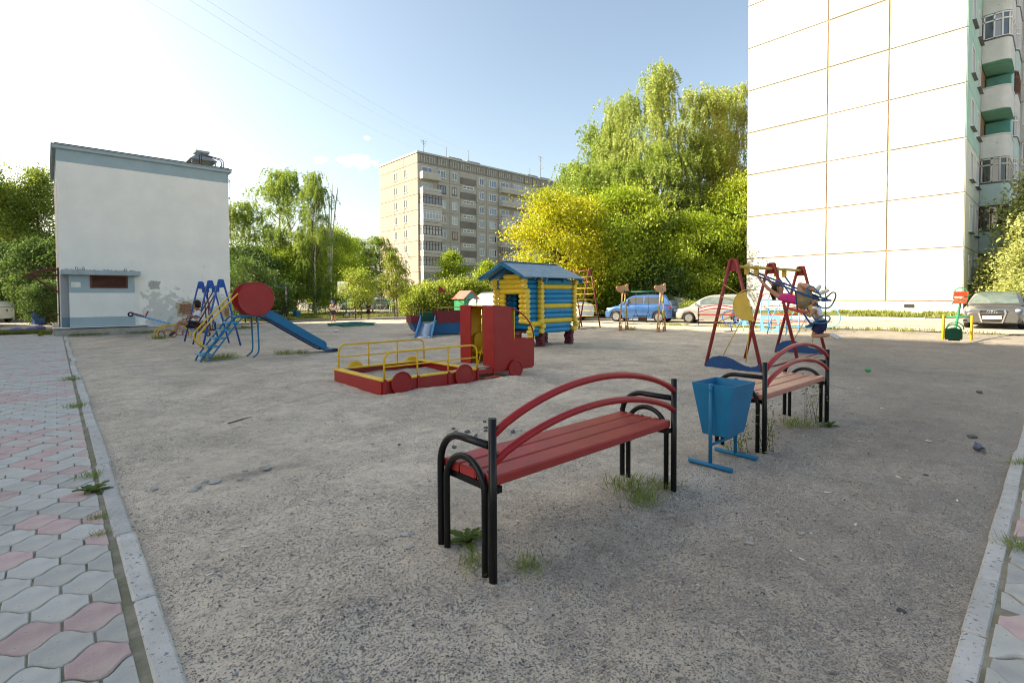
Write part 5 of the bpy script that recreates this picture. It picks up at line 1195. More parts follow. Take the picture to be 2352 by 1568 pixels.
for x in (-.28, .28): MB().tube([(x, 0, 0), (x, 0, .6)], .02, 5).build('post', P_BLUE, fb)
fbn = thing('plank_bench', 'long thin backless bench beside the small blue bin on the lawn', 'bench', (12.5, 40.0, 0), RAD(-42))
MB().box(-1.1, 1.1, -.16, .16, .42, .46).build('seat', mat('grey_plank', (.14, .12, .10), .8, .2, 4), fbn)
for x in (-.9, .9): MB().box(x-.03, x+.03, -.14, .14, 0, .42).build('leg', M_TIN, fbn)
pb = thing('pull_up_bar', 'dark steel pull-up bar behind the red drum', 'exercise bar', (12.1, 38.0, 0), RAD(-35))
M_DST = mat('dark_steel', (.04, .05, .055), .5, .1, 4)
for x in (-.7, .7): MB().tube([(x, 0, 0), (x, 0, 2.35)], .05, 7).build('post', M_DST, pb)
MB().tube([(-.7, 0, 2.3), (.7, 0, 2.3)], .022, 6).build('bar', mat('bar_blue', (.02, .12, .3), .5), pb)
for i, (x, y, r_) in enumerate(((8.6, 33.9, 20), (10.1, 33.4, -10))):
    tb = thing('picnic_table', ('dark picnic table seen under the slide platform', 'dark picnic table to the right of the slide posts')[i], 'table', (x, y, 0), RAD(r_), 'picnic tables by the path')
    MB().box(-.75, .75, -.35, .35, .70, .74).build('table_top', M_DST, tb)
    for xx in (-.6, .6):
        for yy in (-.25, .25): MB().box(xx-.03, xx+.03, yy-.03, yy+.03, 0, .70).build('leg', M_DST, tb)
    for yy in (-.62, .62): MB().box(-.75, .75, yy-.13, yy+.13, .42, .45).build('seat', M_DST, tb)
# bicycle standing by the rowan
bk = thing('bicycle', 'lilac child bicycle standing by the saplings', 'bicycle', (16.35, 35.1, 0), RAD(-48))
M_LIL = mat('lilac_paint', (.36, .30, .55), .4, .1, 4)
for x in (-.36, .36):
    w = MB().tube([(x+.24*math.cos(2*math.pi*i/22), 0, .26+.24*math.sin(2*math.pi*i/22)) for i in range(22)], .02, 6, True).build('wheel', P_BLK, bk)
    sp_ = MB()
    for k in range(6): a = math.pi*k/6; sp_.tube([(x+.23*math.cos(a), 0, .26+.23*math.sin(a)), (x-.23*math.cos(a), 0, .26-.23*math.sin(a))], .004, 4)
    sp_.build('spokes', M_CHAIN, w)
MB().tube([(-.36, 0, .26), (-.12, 0, .55), (.24, 0, .58), (-.05, 0, .27), (-.12, 0, .62)], .02, 6).tube([(-.36, 0, .26), (-.05, 0, .27)], .016, 6).tube([(.36, 0, .26), (.22, 0, .74)], .02, 6).build('frame', M_LIL, bk)
MB().tube([(.17, -.22, .80), (.22, 0, .76), (.17, .22, .80)], .014, 6).build('handlebar', P_BLK, bk); MB().ball((-.14, 0, .65), .11, .05, .03).build('saddle', P_BLK, bk)
# ================================================================== vehicles
M_TYRE = mat('tyre_rubber', (.016, .015, .015), .85, .2, 9, .2, 60); M_RIM = mat('alloy_rim', (.24, .24, .25), .4, .1, 6, metal=.6)
M_CARG = glass_mat('car_glass', (.015, .02, .022), .03); M_CARGL = mat('car_glass_clear', (.10, .13, .12), .05, .35, 2.2, spec=.9, coat=.5)
M_BLKP = mat('black_plastic', (.018, .018, .018), .6, .1, 6); M_CHR = mat('chrome', (.7, .7, .72), .12, .03, 4, metal=1.)
M_HL = mat('headlamp_lens', (.55, .55, .52), .08, .15, 9, spec=.9, coat=.6); M_TL = mat('tail_lamp', (.40, .012, .010), .15, .1, 6, coat=.6)
M_PLATE = mat('plate_white', (.72, .72, .70), .4, .04, 6)
def paint(name, col, metal=.25, rough=.28): return mat(name, col, rough, .04, 3, 0, spec=.5, metal=metal, coat=.8, dirt=((col[0]*.7+.06, col[1]*.7+.055, col[2]*.7+.05), 1.2, .35))
def text_mesh(s, size, name, m_):
    cu = bpy.data.curves.new(name, 'FONT'); cu.body = s; cu.size = size; cu.align_x = 'CENTER'; cu.align_y = 'CENTER'; cu.extrude = .001
    o = bpy.data.objects.new(name, cu); COL.objects.link(o); dg = bpy.context.evaluated_depsgraph_get()
    me = bpy.data.meshes.new_from_object(o.evaluated_get(dg)); bpy.data.objects.remove(o); me.materials.clear(); me.materials.append(m_); return me
def make_wheel(parent, x, y, r, w, m_rim, spokes=5):
    s_ = 1 if y > 0 else -1
    M_ = MX((x, y, r), (1, 0, 0), (0, 0, 1)) if s_ < 0 else MX((x, y, r), (-1, 0, 0), (0, 0, 1))   # local z points outwards
    ty = MB().lathe([(r*.62, -w), (r*.9, -w), (r, -w*.75), (r, -w*.2), (r*.93, 0), (r*.66, .004), (r*.62, -.02)], M_, 26).build('wheel', M_TYRE, parent)
    rm = MB().lathe([(r*.64, -.006), (r*.60, -.012), (r*.57, -.05), (0, -.06)], M_, 26)
    rm.build('rim_well', M_BLKP, ty)
    sp_ = MB()
    for k in range(spokes):
        a = 2*math.pi*k/spokes; c, s2 = math.cos(a), math.sin(a); p = Vector((-s2, c, 0)); d = Vector((c, s2, 0))
        v = [d*r*.08+p*r*.08, d*r*.08-p*r*.08, d*r*.60-p*r*.10, d*r*.60+p*r*.10]
        sp_.add([M_ @ (q+Vector((0, 0, -.012))) for q in v]+[M_ @ (q+Vector((0, 0, -.045))) for q in v], [[0, 3, 2, 1], [0, 1, 5, 4], [1, 2, 6, 5], [2, 3, 7, 6], [3, 0, 4, 7]])
    sp_.lathe([(r*.13, -.05), (r*.13, -.008), (0, -.004)], M_, 12); sp_.lathe([(r*.66, -.004), (r*.63, .002), (r*.575, -.012), (r*.565, -.05)], M_, 26)
    sp_.build('rim', m_rim, ty)
def make_car(label, body, loc, rz, L=3.8, W=1.7, H_=1.52, wb=2.46, fo=.75, R=.30, top=None, gh=None, name='parked_car', cat='car', glass=None, side_win=None, group='parked cars', det=True, rim=None, spokes=5, grille='slim', plate=None, emblem=None):
    """top: list of (x, z) of the hood / belt / boot line; gh: (rear base, roof rear, roof front, windscreen base) x positions; x=0 at mid length, +x forward"""
    t = thing(name, label, cat, (loc[0], loc[1], loc[2] if len(loc) > 2 else H(loc[0], loc[1])+.03), rz, group)
    glass = glass or M_CARG; rim = rim or M_RIM
    hl = L/2; xf = hl-fo; xr = xf-wb
    tx = [p[0] for p in top]; tz = [p[1] for p in top]
    N = 56; xs_ = np.linspace(-hl, hl, N)
    mb = MB(); nsec = 13; rings = []
    for x in xs_:
        e = max(0, (abs(x)-(hl-.62))/.62); w = W/2*(1-.20*e**2.4); zt = float(np.interp(x, tx, tz)); zb = .20+.06*e**2
        arch = 0
        for xw in (xf, xr):
            dd = abs(x-xw); Ra = R+.055
            if dd < Ra: arch = max(arch, R+math.sqrt(Ra*Ra-dd*dd)-.02)
        zs = max(zb, arch); cr = .05*(1-e*.4)
        zm = max(zt*.66, zs+.02); zt_ = max(zt-.05, zm+.01)
        half = [(0, zt+cr*.6), (w*.45, zt+cr*.5), (w*.78, zt+cr*.15), (w*.93, zt-.025), (w*.985, zt_-.03), (w, zm), (w*.985, max(zs, zb+.10 if arch == 0 else zs)), (w*.95, zs), (w*.5, max(zs, zb))]
        ring = [(x, y, z) for y, z in half] + [(x, -y, z) for y, z in half[::-1][:-1]]
        rings.append(ring)
    n = len(rings[0])
    for r_ in rings: mb.v += r_
    for i in range(N-1):
        for j in range(n):
            k = (j+1) % n; mb.f.append([i*n+j, i*n+k, (i+1)*n+k, (i+1)*n+j][::-1]); mb.sm.append(True); mb.mi.append(0)
    mb.f.append(list(range(n))); mb.sm.append(False); mb.mi.append(0); mb.f.append([(N-1)*n+j for j in range(n)][::-1]); mb.sm.append(False); mb.mi.append(0)
    bo = mb.build('body', body, t)
    # greenhouse
    x0, x1, x2, x3 = gh; zb0 = float(np.interp(x0, tx, tz)); zb3 = float(np.interp(x3, tx, tz)); zr_ = H_-.03
    def roofz(x):
        if x <= x1: u = (x-x0)/(x1-x0); return zb0+(zr_-zb0)*math.sin(u*math.pi/2)**.9
        if x >= x2: u = (x3-x)/(x3-x2); return zb3+(zr_-zb3)*math.sin(min(1, u)*math.pi/2)**1.0
        return zr_+.028*math.sin((x-x1)/(x2-x1)*math.pi)
    wbt = W/2*.925; wrt = W/2*.70
    def ghw(x, z):
        zt = float(np.interp(x, tx, tz)); u = max(0, min(1, (z-zt)/(H_-.95*zt if H_-zt < .05 else H_-zt))); return wbt+(wrt-wbt)*u**1.15
    g = MB(); xs2 = np.linspace(x0+.001, x3-.001, 34); n2 = 9
    for x in xs2:
        zr2 = roofz(x); zt = float(np.interp(x, tx, tz))-.02; sec = []
        for u in (0, .35, .7, .93): z = zt+(zr2-zt)*u; sec.append((ghw(x, z), z))
        sec.append((ghw(x, zr2)*.86, zr2+.012)); 
        half = sec + [(0, zr2+.03)]
        ring = [(x, y, z) for y, z in half]+[(x, -y, z) for y, z in half[::-1][1:]]
        g.v += ring; nn_ = len(ring)
    for i in range(len(xs2)-1):
        for j in range(nn_-1): g.f.append([i*nn_+j, i*nn_+j+1, (i+1)*nn_+j+1, (i+1)*nn_+j][::-1]); g.sm.append(True); g.mi.append(0)
    cab = g.build('cabin', body, t)
    # windscreen and rear window
    def screen(xa, xb, nm, k=1.):
        s_ = MB(); cols = 8; rows_ = 7
        for i in range(rows_+1):
            x = xa+(xb-xa)*i/rows_; z = roofz(x); wv = ghw(x, z)*.86
            for j in range(cols+1):
                v = -1+2*j/cols; s_.v.append((x+(.012 if xb < xa else -.012), wv*v, z+.012+.022*(1-v*v)+.008))
        for i in range(rows_):
            for j in range(cols): a = i*(cols+1)+j; s_.f.append([a, a+1, a+cols+2, a+cols+1]); s_.sm.append(True); s_.mi.append(0)
        return s_.build(nm, glass, cab)
    screen(x3-.06, x2+.04, 'windscreen'); screen(x0+.10, x1-.02, 'rear_window')
    # side windows
    wins = side_win or [(x1+.10, (x1+x2)/2-.06), ((x1+x2)/2+.02, x3-.34)]
    for (a, b) in wins:
        for s_ in (-1, 1):
            q = MB(); m_ = 8; pts = []
            for i in range(m_+1): x = a+(b-a)*i/m_; z = float(np.interp(x, tx, tz))+.045; pts.append((x, z))
            tp_ = []
            for i in range(m_+1): x = b+(a-b)*i/m_; z = min(roofz(x)-.075, H_-.12); tp_.append((x, max(z, float(np.interp(x, tx, tz))+.06)))
            vs = [(x, s_*(ghw(x, z)+.012), z) for x, z in pts]+[(x, s_*(ghw(x, z)+.012), z) for x, z in tp_]
            f = []
            for i in range(m_): f.append([i, i+1, 2*m_+1-i-1, 2*m_+1-i][::s_])
            q.add(vs, f, True); q.build('side_window', glass, cab)
    for x in (xf, xr):
        for s_ in (-1, 1): make_wheel(t, x, s_*(W/2-.012), R, .2, rim, spokes)
    if det:
        hlz = float(np.interp(hl-.25, tx, tz))-.06
        for s_ in (-1, 1):
            MB().ball((hl-.30, s_*W*.385, hlz), .24, .10, .075).build('headlamp', M_HL, t)
            MB().ball((-hl+.16, s_*W*.40, float(np.interp(-hl+.2, tx, tz))-.16), .13, .09, .10).build('tail_lamp', M_TL, t)
            mr_ = MB().ball((x3-.36, s_*(W/2+.07), float(np.interp(x3-.3, tx, tz))+.10), .07, .10, .065).build('mirror', body, t)
            for (a, b) in wins: MB().box(a+.10, a+.30, s_*(W/2-.012)-.012, s_*(W/2-.012)+.014, float(np.interp(a, tx, tz))-.16, float(np.interp(a, tx, tz))-.125, c=.008).build('door_handle', M_CHR if grille == 'big' else body, t)
            xd = (wins[0][1]+wins[1][0])/2 if len(wins) > 1 else 0
            dl = MB()
            for xx in (wins[0][0]-.05, xd, wins[-1][1]+.1): 
                if abs(xx-xf) > R+.08 and abs(xx-xr) > R+.08: dl.box(xx-.004, xx+.004, s_*(W/2)-.006, s_*(W/2)+.002, .36, float(np.interp(xx, tx, tz))-.10)
            if dl.v: dl.build('door_gap', M_BLKP, t)
            MB().box(xr+R+.07, xf-R-.07, s_*(W/2-.02)-.02, s_*(W/2-.02)+.016, .20, .31, c=.01).build('sill_trim', body if grille == 'slim' else M_BLKP, t)
        if grille == 'slim':
            MB().box(hl-.10, hl-.0, -.30, .30, hlz-.06, hlz+.0, c=.01).build('grille', M_BLKP, t); MB().box(hl-.06, hl+.012, -.42, .42, .26, .36, c=.01).build('lower_intake', M_BLKP, t)
            MB().lathe([(.05, 0), (.05, .02), (0, .02)], MX((hl-.02, 0, hlz+.02), (0, 1, 0), (0, 0, 1)), 14).build('badge', M_CHR, t)
            MB().box(hl-.02, hl+.022, -.26, .26, .42, .53, c=.004).build('number_plate', M_PLATE, t)
        MB().box(-hl-.02, -hl+.02, -.26, .26, .60, .71).build('number_plate', M_PLATE, t)
    return t
p_blue = paint('car_paint_blue', (.028, .11, .31), .4); p_silv = paint('car_paint_silver', (.40, .385, .365), .5); p_white = paint('car_paint_white', (.72, .72, .71), 0)
p_black = paint('car_paint_black', (.022, .022, .025), .2); p_dark = paint('car_paint_dark_green', (.05, .062, .055), .2); p_grn = paint('car_paint_green', (.06, .14, .10), .2); p_grey = paint('car_paint_grey', (.24, .25, .26), .4)
HATCH = [(-1.92, .86), (-1.80, .96), (-1.2, 1.0), (.2, .97), (.95, .93), (1.35, .86), (1.70, .74), (1.92, .58)]
make_car('blue hatchback parked behind the giraffe swing', p_blue, (25.2, 16.4), RAD(104), 3.87, 1.70, 1.53, 2.37+.1, .72, .31, [(-1.93, .88), (-1.80, .99), (-1.2, 1.02), (.2, .99), (.85, .96), (1.30, .90), (1.70, .78), (1.93, .60)], (-1.86, -1.50, .10, 1.05), side_win=[(-1.35, -.42), (-.34, .55)])
make_car('silver hatchback parked behind the sunlit bench', p_silv, (26.3, 12.55), RAD(106), 3.80, 1.70, 1.52, 2.46, .70, .30, HATCH, (-1.84, -1.40, -.05, 1.20), glass=M_CARGL, side_win=[(-1.25, -.42), (-.33, .62)])
make_car('white sedan whose tail shows behind the climbing ladder', p_white, (24.0, 21.7), RAD(92), 4.5, 1.74, 1.47, 2.65, .85, .31, [(-2.25, .86), (-2.1, 1.02), (-1.3, 1.04), (.6, .96), (1.3, .92), (1.9, .82), (2.25, .60)], (-1.75, -.75, .15, 1.25), side_win=[(-.95, -.22), (-.14, .60)])
make_car('white car half hidden by the play boat', p_white, (22.9, 27.4), RAD(96), 4.4, 1.76, 1.62, 2.62, .85, .33, [(-2.2, .95), (-2.0, 1.05), (-1.2, 1.07), (.6, 1.02), (1.2, .98), (1.8, .88), (2.2, .66)], (-2.1, -1.5, .2, 1.25), side_win=[(-1.3, -.35), (-.27, .65)])
make_car('black minivan with roof spoiler behind the pink roofed hut', p_black, (26.0, 30.5), RAD(95), 4.7, 1.85, 1.86, 2.8, .9, .34, [(-2.35, 1.08), (-2.1, 1.12), (-1.2, 1.13), (1.0, 1.08), (1.5, 1.02), (2.0, .92), (2.35, .70)], (-2.32, -2.05, .55, 1.55), name='parked_van', cat='van', side_win=[(-1.9, -.95), (-.86, .0), (.08, .85)])
make_car('dark muddy sedan in the shade behind the blue hatchback', p_dark, (29.5, 17.6), RAD(112), 4.4, 1.7, 1.42, 2.6, .85, .30, [(-2.2, .82), (-2.0, .95), (-1.2, .97), (.6, .90), (1.3, .86), (1.9, .78), (2.2, .58)], (-1.8, -.9, .1, 1.1), det=False, side_win=[(-1.0, -.3), (-.2, .5)])
make_car('grey car among the tree trunks behind the silver hatchback', p_grey, (35.5, 19.5, .1), RAD(150), 4.3, 1.7, 1.45, 2.6, .85, .30, [(-2.15, .84), (-2.0, .96), (-1.2, .98), (.6, .92), (1.3, .87), (1.9, .78), (2.15, .58)], (-1.8, -.9, .1, 1.1), det=False, side_win=[(-1.0, -.3), (-.2, .5)])
# black hatchback nose-on at the right edge
au = make_car('black car facing the playground with a big chrome framed grille', paint('car_paint_dark_grey', (.10, .098, .10), .4, .3), (28.55, 1.80), RAD(180), 4.25, 1.77, 1.43, 2.58, .88, .31, [(-2.12, .88), (-1.9, .98), (-1.2, 1.0), (.3, .95), (1.0, .91), (1.55, .84), (1.95, .74), (2.12, .60)], (-2.0, -1.35, .0, 1.15), glass=M_CARGL, grille='big', side_win=[(-1.2, -.4), (-.3, .6)])
hx = 2.125
gr = MB(); gp = [(-.36, .74), (.36, .74), (.40, .62), (.30, .24), (-.30, .24), (-.40, .62)]; gi = [(y*.87, .49+(z-.49)*.90) for y, z in gp]
vs = [(hx+.03, y, z) for y, z in gp]+[(hx+.05, y, z) for y, z in gi]+[(hx-.06, y, z) for y, z in gp]
fs = []
for i in range(6): j = (i+1) % 6; fs += [[i, j, 6+j, 6+i], [12+i, 12+j, j, i]]
au_g = gr.add(vs, fs).build('grille_surround', M_CHR, au)
MB().add([(hx+.028, y, z) for y, z in gi], [[0, 1, 2, 3, 4, 5]]).build('grille_back', M_BLKP, au_g)
for i in range(8):
    z = .285+i*.055; w = .27+.09*(z-.24)/.38
    if z > .66 : w = .31
    MB().box(hx+.03, hx+.042, -w, w, z-.006, z+.006).build('grille_bar', M_CHR, au_g)
for k in range(4): MB().tube([(hx+.055, -.105+.07*k+.042*math.cos(2*math.pi*i/18), .655+.042*math.sin(2*math.pi*i/18)) for i in range(18)], .008, 5, True).build('emblem_ring', M_CHR, au_g)
np_ = MB().box(hx+.045, hx+.065, -.27, .27, .385, .505, c=.004).build('number_plate', M_PLATE, au)
tx_ = link('plate_text', text_mesh('M680KH 154', .095, 'plate_text', mat('plate_ink', (.05, .05, .06), .5)), np_, (hx+.0665, 0, .445)); tx_.rotation_euler = (RAD(90), 0, RAD(90))
for s_ in (-1, 1):
    MB().box(hx-.16, hx-.02, s_*.66-.17, s_*.66+.17, .26, .36, c=.02).build('lower_intake', M_BLKP, au); MB().ball((hx-.10, s_*.72, .31), .07, .075, .05).build('fog_lamp', M_HL, au)
    MB().box(hx-.12, hx-.04, s_*.63-.2, s_*.63+.2, .47, .485).build('bumper_strip', M_CHR, au)
# left lot
make_car('white boxy estate with red tail lamp under the trees at far left', p_white, (-3.0, 47.8, .02), RAD(118), 3.8, 1.62, 1.62, 2.2, .75, .33, [(-1.9, .92), (-1.8, 1.02), (-.9, 1.02), (.6, 1.0), (1.0, .98), (1.5, .94), (1.9, .82)], (-1.82, -1.55, .2, .7), side_win=[(-1.4, -.5), (-.4, .2)])
make_car('dark blue car cut off by the left edge', paint('car_paint_navy', (.035, .04, .06), .3), (-3.05, 41.5, .02), RAD(100), 4.3, 1.75, 1.6, 2.6, .85, .33, [(-2.15, .95), (-2.0, 1.04), (-1.2, 1.05), (.6, 1.0), (1.3, .96), (1.9, .86), (2.15, .64)], (-2.05, -1.6, .1, 1.2), side_win=[(-1.4, -.4), (-.3, .6)])
# cars beyond the far fence
for i, (lab, p_, x, y, a) in enumerate((('white car behind the fence left of the basketball post', p_white, 27.0, 60.5, 40), ('white car behind the fence with its boot to the saplings', p_white, 31.0, 60.5, 160), ('green sedan with white number plate behind the fence', p_grn, 30.6, 57.2, 140))):
    make_car(lab, p_, (x, y, .05), RAD(a), 4.4, 1.7, 1.42, 2.6, .85, .30, [(-2.2, .84), (-2.0, .97), (-1.2, .98), (.6, .92), (1.3, .87), (1.9, .78), (2.2, .58)], (-1.8, -.9, .1, 1.1), group='cars behind the far fence', side_win=[(-1.0, -.3), (-.2, .5)])
# ================================================================== people
M_SKIN = mat('skin_tan', (.44, .235, .145), .55, .06, 8); M_SKIND = mat('skin_brown', (.36, .18, .105), .55, .06, 8)
M_HAIRD = mat('hair_dark', (.016, .010, .008), .5, .3, 20); M_HAIRB = mat('hair_brown', (.055, .028, .014), .5, .3, 20)
def cloth(name, col): return mat(name, col, .85, .12, 12, .25, 60, .2)
def skinned(name, V, E_, R_, m_, parent, root=0, lv=2):
    me = bpy.data.meshes.new(name); me.from_pydata([tuple(v) for v in V], E_, []); me.materials.append(m_)
    o = link(name, me, parent); o.modifiers.new('skin', 'SKIN'); s = o.modifiers['skin']; s.use_smooth_shade = True; s.branch_smoothing = .6
    sv = me.skin_vertices[0].data
    for i, r in enumerate(R_): sv[i].radius = r if isinstance(r, tuple) else (r, r)
    sv[root].use_root = True
    ss_ = o.modifiers.new('smooth', 'SUBSURF'); ss_.levels = lv; ss_.render_levels = lv
    return o
def person(label, J, k, skin, shirt, shorts, shoes, hair, loc, group=None, hairstyle='short', face=(0, -1, 0), up=(0, 0, 1), sleeve=.5, leg=.55, extra=None, crop=0.):
    """J: joint positions in metres relative to loc; k: size factor for the radii; face: the way the face looks; shirt/shorts/shoes/hair: materials"""
    t = thing('person', label, 'person', loc, 0, group)
    J = {n_: Vector(p) for n_, p in J.items()}; face = Vector(face).normalized(); up = Vector(up).normalized()
    side = face.cross(up).normalized()
    names = []; V = []; R_ = []; E_ = []
    def add(nm, p, r, frm=None):
        names.append(nm); V.append(Vector(p)); R_.append(r if isinstance(r, tuple) else r)
        if frm is not None: E_.append((names.index(frm), len(V)-1))
    add('pelvis', J['pelvis'], .098*k); mid = (J['pelvis']+J['chest'])/2; add('waist', mid, .084*k, 'pelvis'); add('chest', J['chest'], .098*k, 'waist')
    nb = J['neck']; add('neck', nb, .046*k, 'chest')
    hc = J['head']; add('jaw', hc-up*.055*k+face*.018*k, .058*k, 'neck'); add('head', hc+up*.015*k, .080*k, 'jaw'); add('crown', hc+up*.075*k-face*.01*k, .062*k, 'head')
    for s in 'lr':
        add('sh'+s, J['sh'+s], .050*k, 'chest'); add('ua'+s, (J['sh'+s]*.6+J['el'+s]*.4), .040*k, 'sh'+s); add('el'+s, J['el'+s], .033*k, 'ua'+s); add('fa'+s, J['el'+s]*.6+J['wr'+s]*.4, .031*k, 'el'+s); add('wr'+s, J['wr'+s], .021*k, 'fa'+s)
        d = (J['wr'+s]-J['el'+s]).normalized(); sd_ = d.cross(face); sd_ = sd_.normalized() if sd_.length > .1 else side
        pm = J['wr'+s]+d*.045*k; add('palm'+s, pm, (.030*k, .018*k), 'wr'+s)
        curl = d.cross(sd_).normalized()
        for q, ln in enumerate((.040, .046, .043, .034)):
            o_ = sd_*(q-1.5)*.014*k; add('f%d%s' % (q, s), pm+d*.03*k+o_*1.4, .0085*k, 'palm'+s); add('g%d%s' % (q, s), pm+d*(.03+ln)*k+o_*1.6+curl*.018*k, .0075*k, 'f%d%s' % (q, s))
        add('th'+s, pm-sd_*.032*k+d*.012*k, .009*k, 'palm'+s); add('tt'+s, pm-sd_*.044*k+d*.042*k+curl*.012*k, .008*k, 'th'+s)
        add('hp'+s, J['hp'+s], .080*k, 'pelvis'); add('tg'+s, (J['hp'+s]*.5+J['kn'+s]*.5), .066*k, 'hp'+s); add('kn'+s, J['kn'+s], .048*k, 'tg'+s); add('cf'+s, J['kn'+s]*.65+J['an'+s]*.35, .048*k, 'kn'+s); add('an'+s, J['an'+s], .030*k, 'cf'+s)
        add('ft'+s, (J['an'+s]+J['to'+s])/2, .032*k, 'an'+s); add('to'+s, J['to'+s], .024*k, 'ft'+s)
    body = skinned('body', V, E_, R_, skin, t)
    g = lambda n_: V[names.index(n_)]
    # shirt
    sv, sr, se = [], [], []
    low = g('pelvis').lerp(g('waist'), .35+crop); sv += [low, g('waist').lerp(g('chest'), crop*.8), g('chest'), g('chest').lerp(g('neck'), .72)]; sr += [.116*k if crop < .2 else .092*k, .108*k if crop < .2 else .096*k, .113*k, .060*k]; se += [(0, 1), (1, 2), (2, 3)]
    for s in 'lr':
        i = len(sv); sv += [g('sh'+s), g('sh'+s).lerp(g('el'+s), sleeve)]; sr += [.064*k, .056*k if sleeve > .2 else .05*k]; se += [(2, i), (i, i+1)]
    skinned('shirt', sv, se, sr, shirt, t, 1)
    hm_ = MB(); hm_.tube([g('pelvis').lerp(g('waist'), .5), g('pelvis').lerp(g('waist'), .1), g('pelvis')-(g('waist')-g('pelvis')).normalized()*.06*k], [.112*k, .13*k, .09*k], 12)
    for s in 'lr':
        hm_.tube([g('pelvis').lerp(g('hp'+s), .6), g('hp'+s).lerp(g('kn'+s), .12), g('hp'+s).lerp(g('kn'+s), leg)], [.10*k, .105*k, .098*k], 12)
    ho_ = hm_.build('shorts', shorts, t); rm_ = ho_.modifiers.new('fuse', 'REMESH'); rm_.mode = 'VOXEL'; rm_.voxel_size = .014; rm_.use_smooth_shade = True
    for s in 'lr':
        d = (g('to'+s)-g('an'+s)).normalized(); skinned('shoe', [g('an'+s)-d*.03*k, g('ft'+s), g('to'+s)+d*.02*k], [(0, 1), (1, 2)], [(.040*k, .040*k), (.044*k, .038*k), (.036*k, .028*k)], shoes, t, 0, 2)
    # hair, eyes, nose, ears
    hcx = hc+up*.045*k-face*.022*k
    hm = MB().ball((0, 0, 0), .088*k, .094*k, .088*k, 14, 10); M_ = Matrix((side, face, up)).transposed().to_4x4(); M_.translation = hcx
    hm.v = [tuple(M_ @ Vector(v)) for v in hm.v]; ho = hm.build('hair', hair, t)
    if hairstyle == 'bob':
        b_ = MB()
        for i in range(16):
            a = RAD(20+i*20.); p = hc+side*math.cos(a)*.078*k-face*math.sin(a)*.078*k
            if math.sin(a) < -.55: continue
            b_.tube([p+up*.06*k, p+up*.0, p-up*.075*k-face*.01*k], [.03*k, .034*k, .016*k], 7)
        b_.build('hair_strands', hair, ho)
    if hairstyle in ('long', 'braid'):
        d = extra or Vector((0, 0, -1)); d = Vector(d)
        p0 = hc-face*.08*k+up*.03*k
        if hairstyle == 'long':
            b_ = MB()
            for i in range(7): q = side*(i-3)*.022*k; b_.tube([p0+q, p0+q*1.2+d*.14-face*.02*k, p0+q*.9+d*.34+side*.02*math.sin(i)], [.03*k, .03*k, .008*k], 6)
            b_.build('hair_strands', hair, ho)
        else: skinned('braid', [p0-up*.02*k+d*.06*i+side*.012*math.sin(i*2.2) for i in range(8)], [(i, i+1) for i in range(7)], [.032*k, .028*k, .03*k, .025*k, .027*k, .022*k, .02*k, .01*k], hair, ho, 0, 1)
    for s_ in (-1, 1):
        MB().ball(tuple(hc+face*.079*k+side*s_*.028*k+up*.005*k), .008*k, n=8, k=6).build('eye', M_BLKP, t)
        MB().ball(tuple(hc+side*s_*.083*k-up*.01*k), .016*k, .016*k, .024*k, 8, 6).build('ear', skin, t)
    MB().ball(tuple(hc+face*.088*k-up*.018*k), .013*k, n=8, k=6).build('nose', skin, t); MB().ball(tuple(hc+face*.078*k-up*.052*k), .018*k, .012*k, .006*k, 8, 6).build('mouth', mat('lips', (.35, .10, .09), .5), t)
    return t
def std(h, fx, stance=.09, arms=None):
    "standing joints for body height h facing fx (unit xy)"
    f = Vector((fx[0], fx[1], 0)).normalized(); r = f.cross(Vector((0, 0, 1)))
    J = dict(pelvis=(0, 0, .50*h), chest=(0, 0, .70*h), neck=(0, 0, .82*h), head=tuple(Vector((0, 0, .905*h))+f*.015))
    for s, sg in (('l', -1), ('r', 1)):
        J['sh'+s] = r*sg*.115*h+Vector((0, 0, .79*h)); J['el'+s] = r*sg*.15*h+Vector((0, 0, .63*h))-f*.02; J['wr'+s] = r*sg*.15*h+Vector((0, 0, .50*h))+f*.05
        J['hp'+s] = r*sg*.055*h+Vector((0, 0, .49*h)); J['kn'+s] = r*sg*stance*.75*h*.9+Vector((0, 0, .27*h))+f*.01; J['an'+s] = r*sg*stance*.8*h+Vector((0, 0, .045*h)); J['to'+s] = J['an'+s]+f*.10*h*.9-Vector((0, 0, .025*h))
    return J, f, r
# girl in a white tee, swinging out from the blue swing set (faces -x)
P0 = Vector((3.44, 18.6, .58))
J = dict(pelvis=(.02, 0, .13), chest=(.13, 0, .42), neck=(.10, 0, .60), head=(.06, 0, .74))
for s, y in (('l', -.14), ('r', .14)):
    J['sh'+s] = (.12, y, .54); J['el'+s] = (.02, y*1.5, .32); J['wr'+s] = (-.16, y*1.55, .42 if s == 'l' else .30)
    J['hp'+s] = (-.02, y*.62, .10); J['kn'+s] = (-.42, y*.62, .22 if s == 'l' else .18); J['an'+s] = (-.55, y*.6, -.10 if s == 'l' else -.13); J['to'+s] = (-.66, y*.6, -.19)
person('person in a white tee shirt swinging on the blue swing', J, 1.2, M_SKIND, cloth('cloth_white', (.62, .64, .72)), cloth('cloth_black', (.02, .022, .025)), mat('sandal_dark', (.05, .04, .035), .8), M_HAIRD, P0, hairstyle='bob', face=(-1, -.1, .1), sleeve=.85, leg=.45)
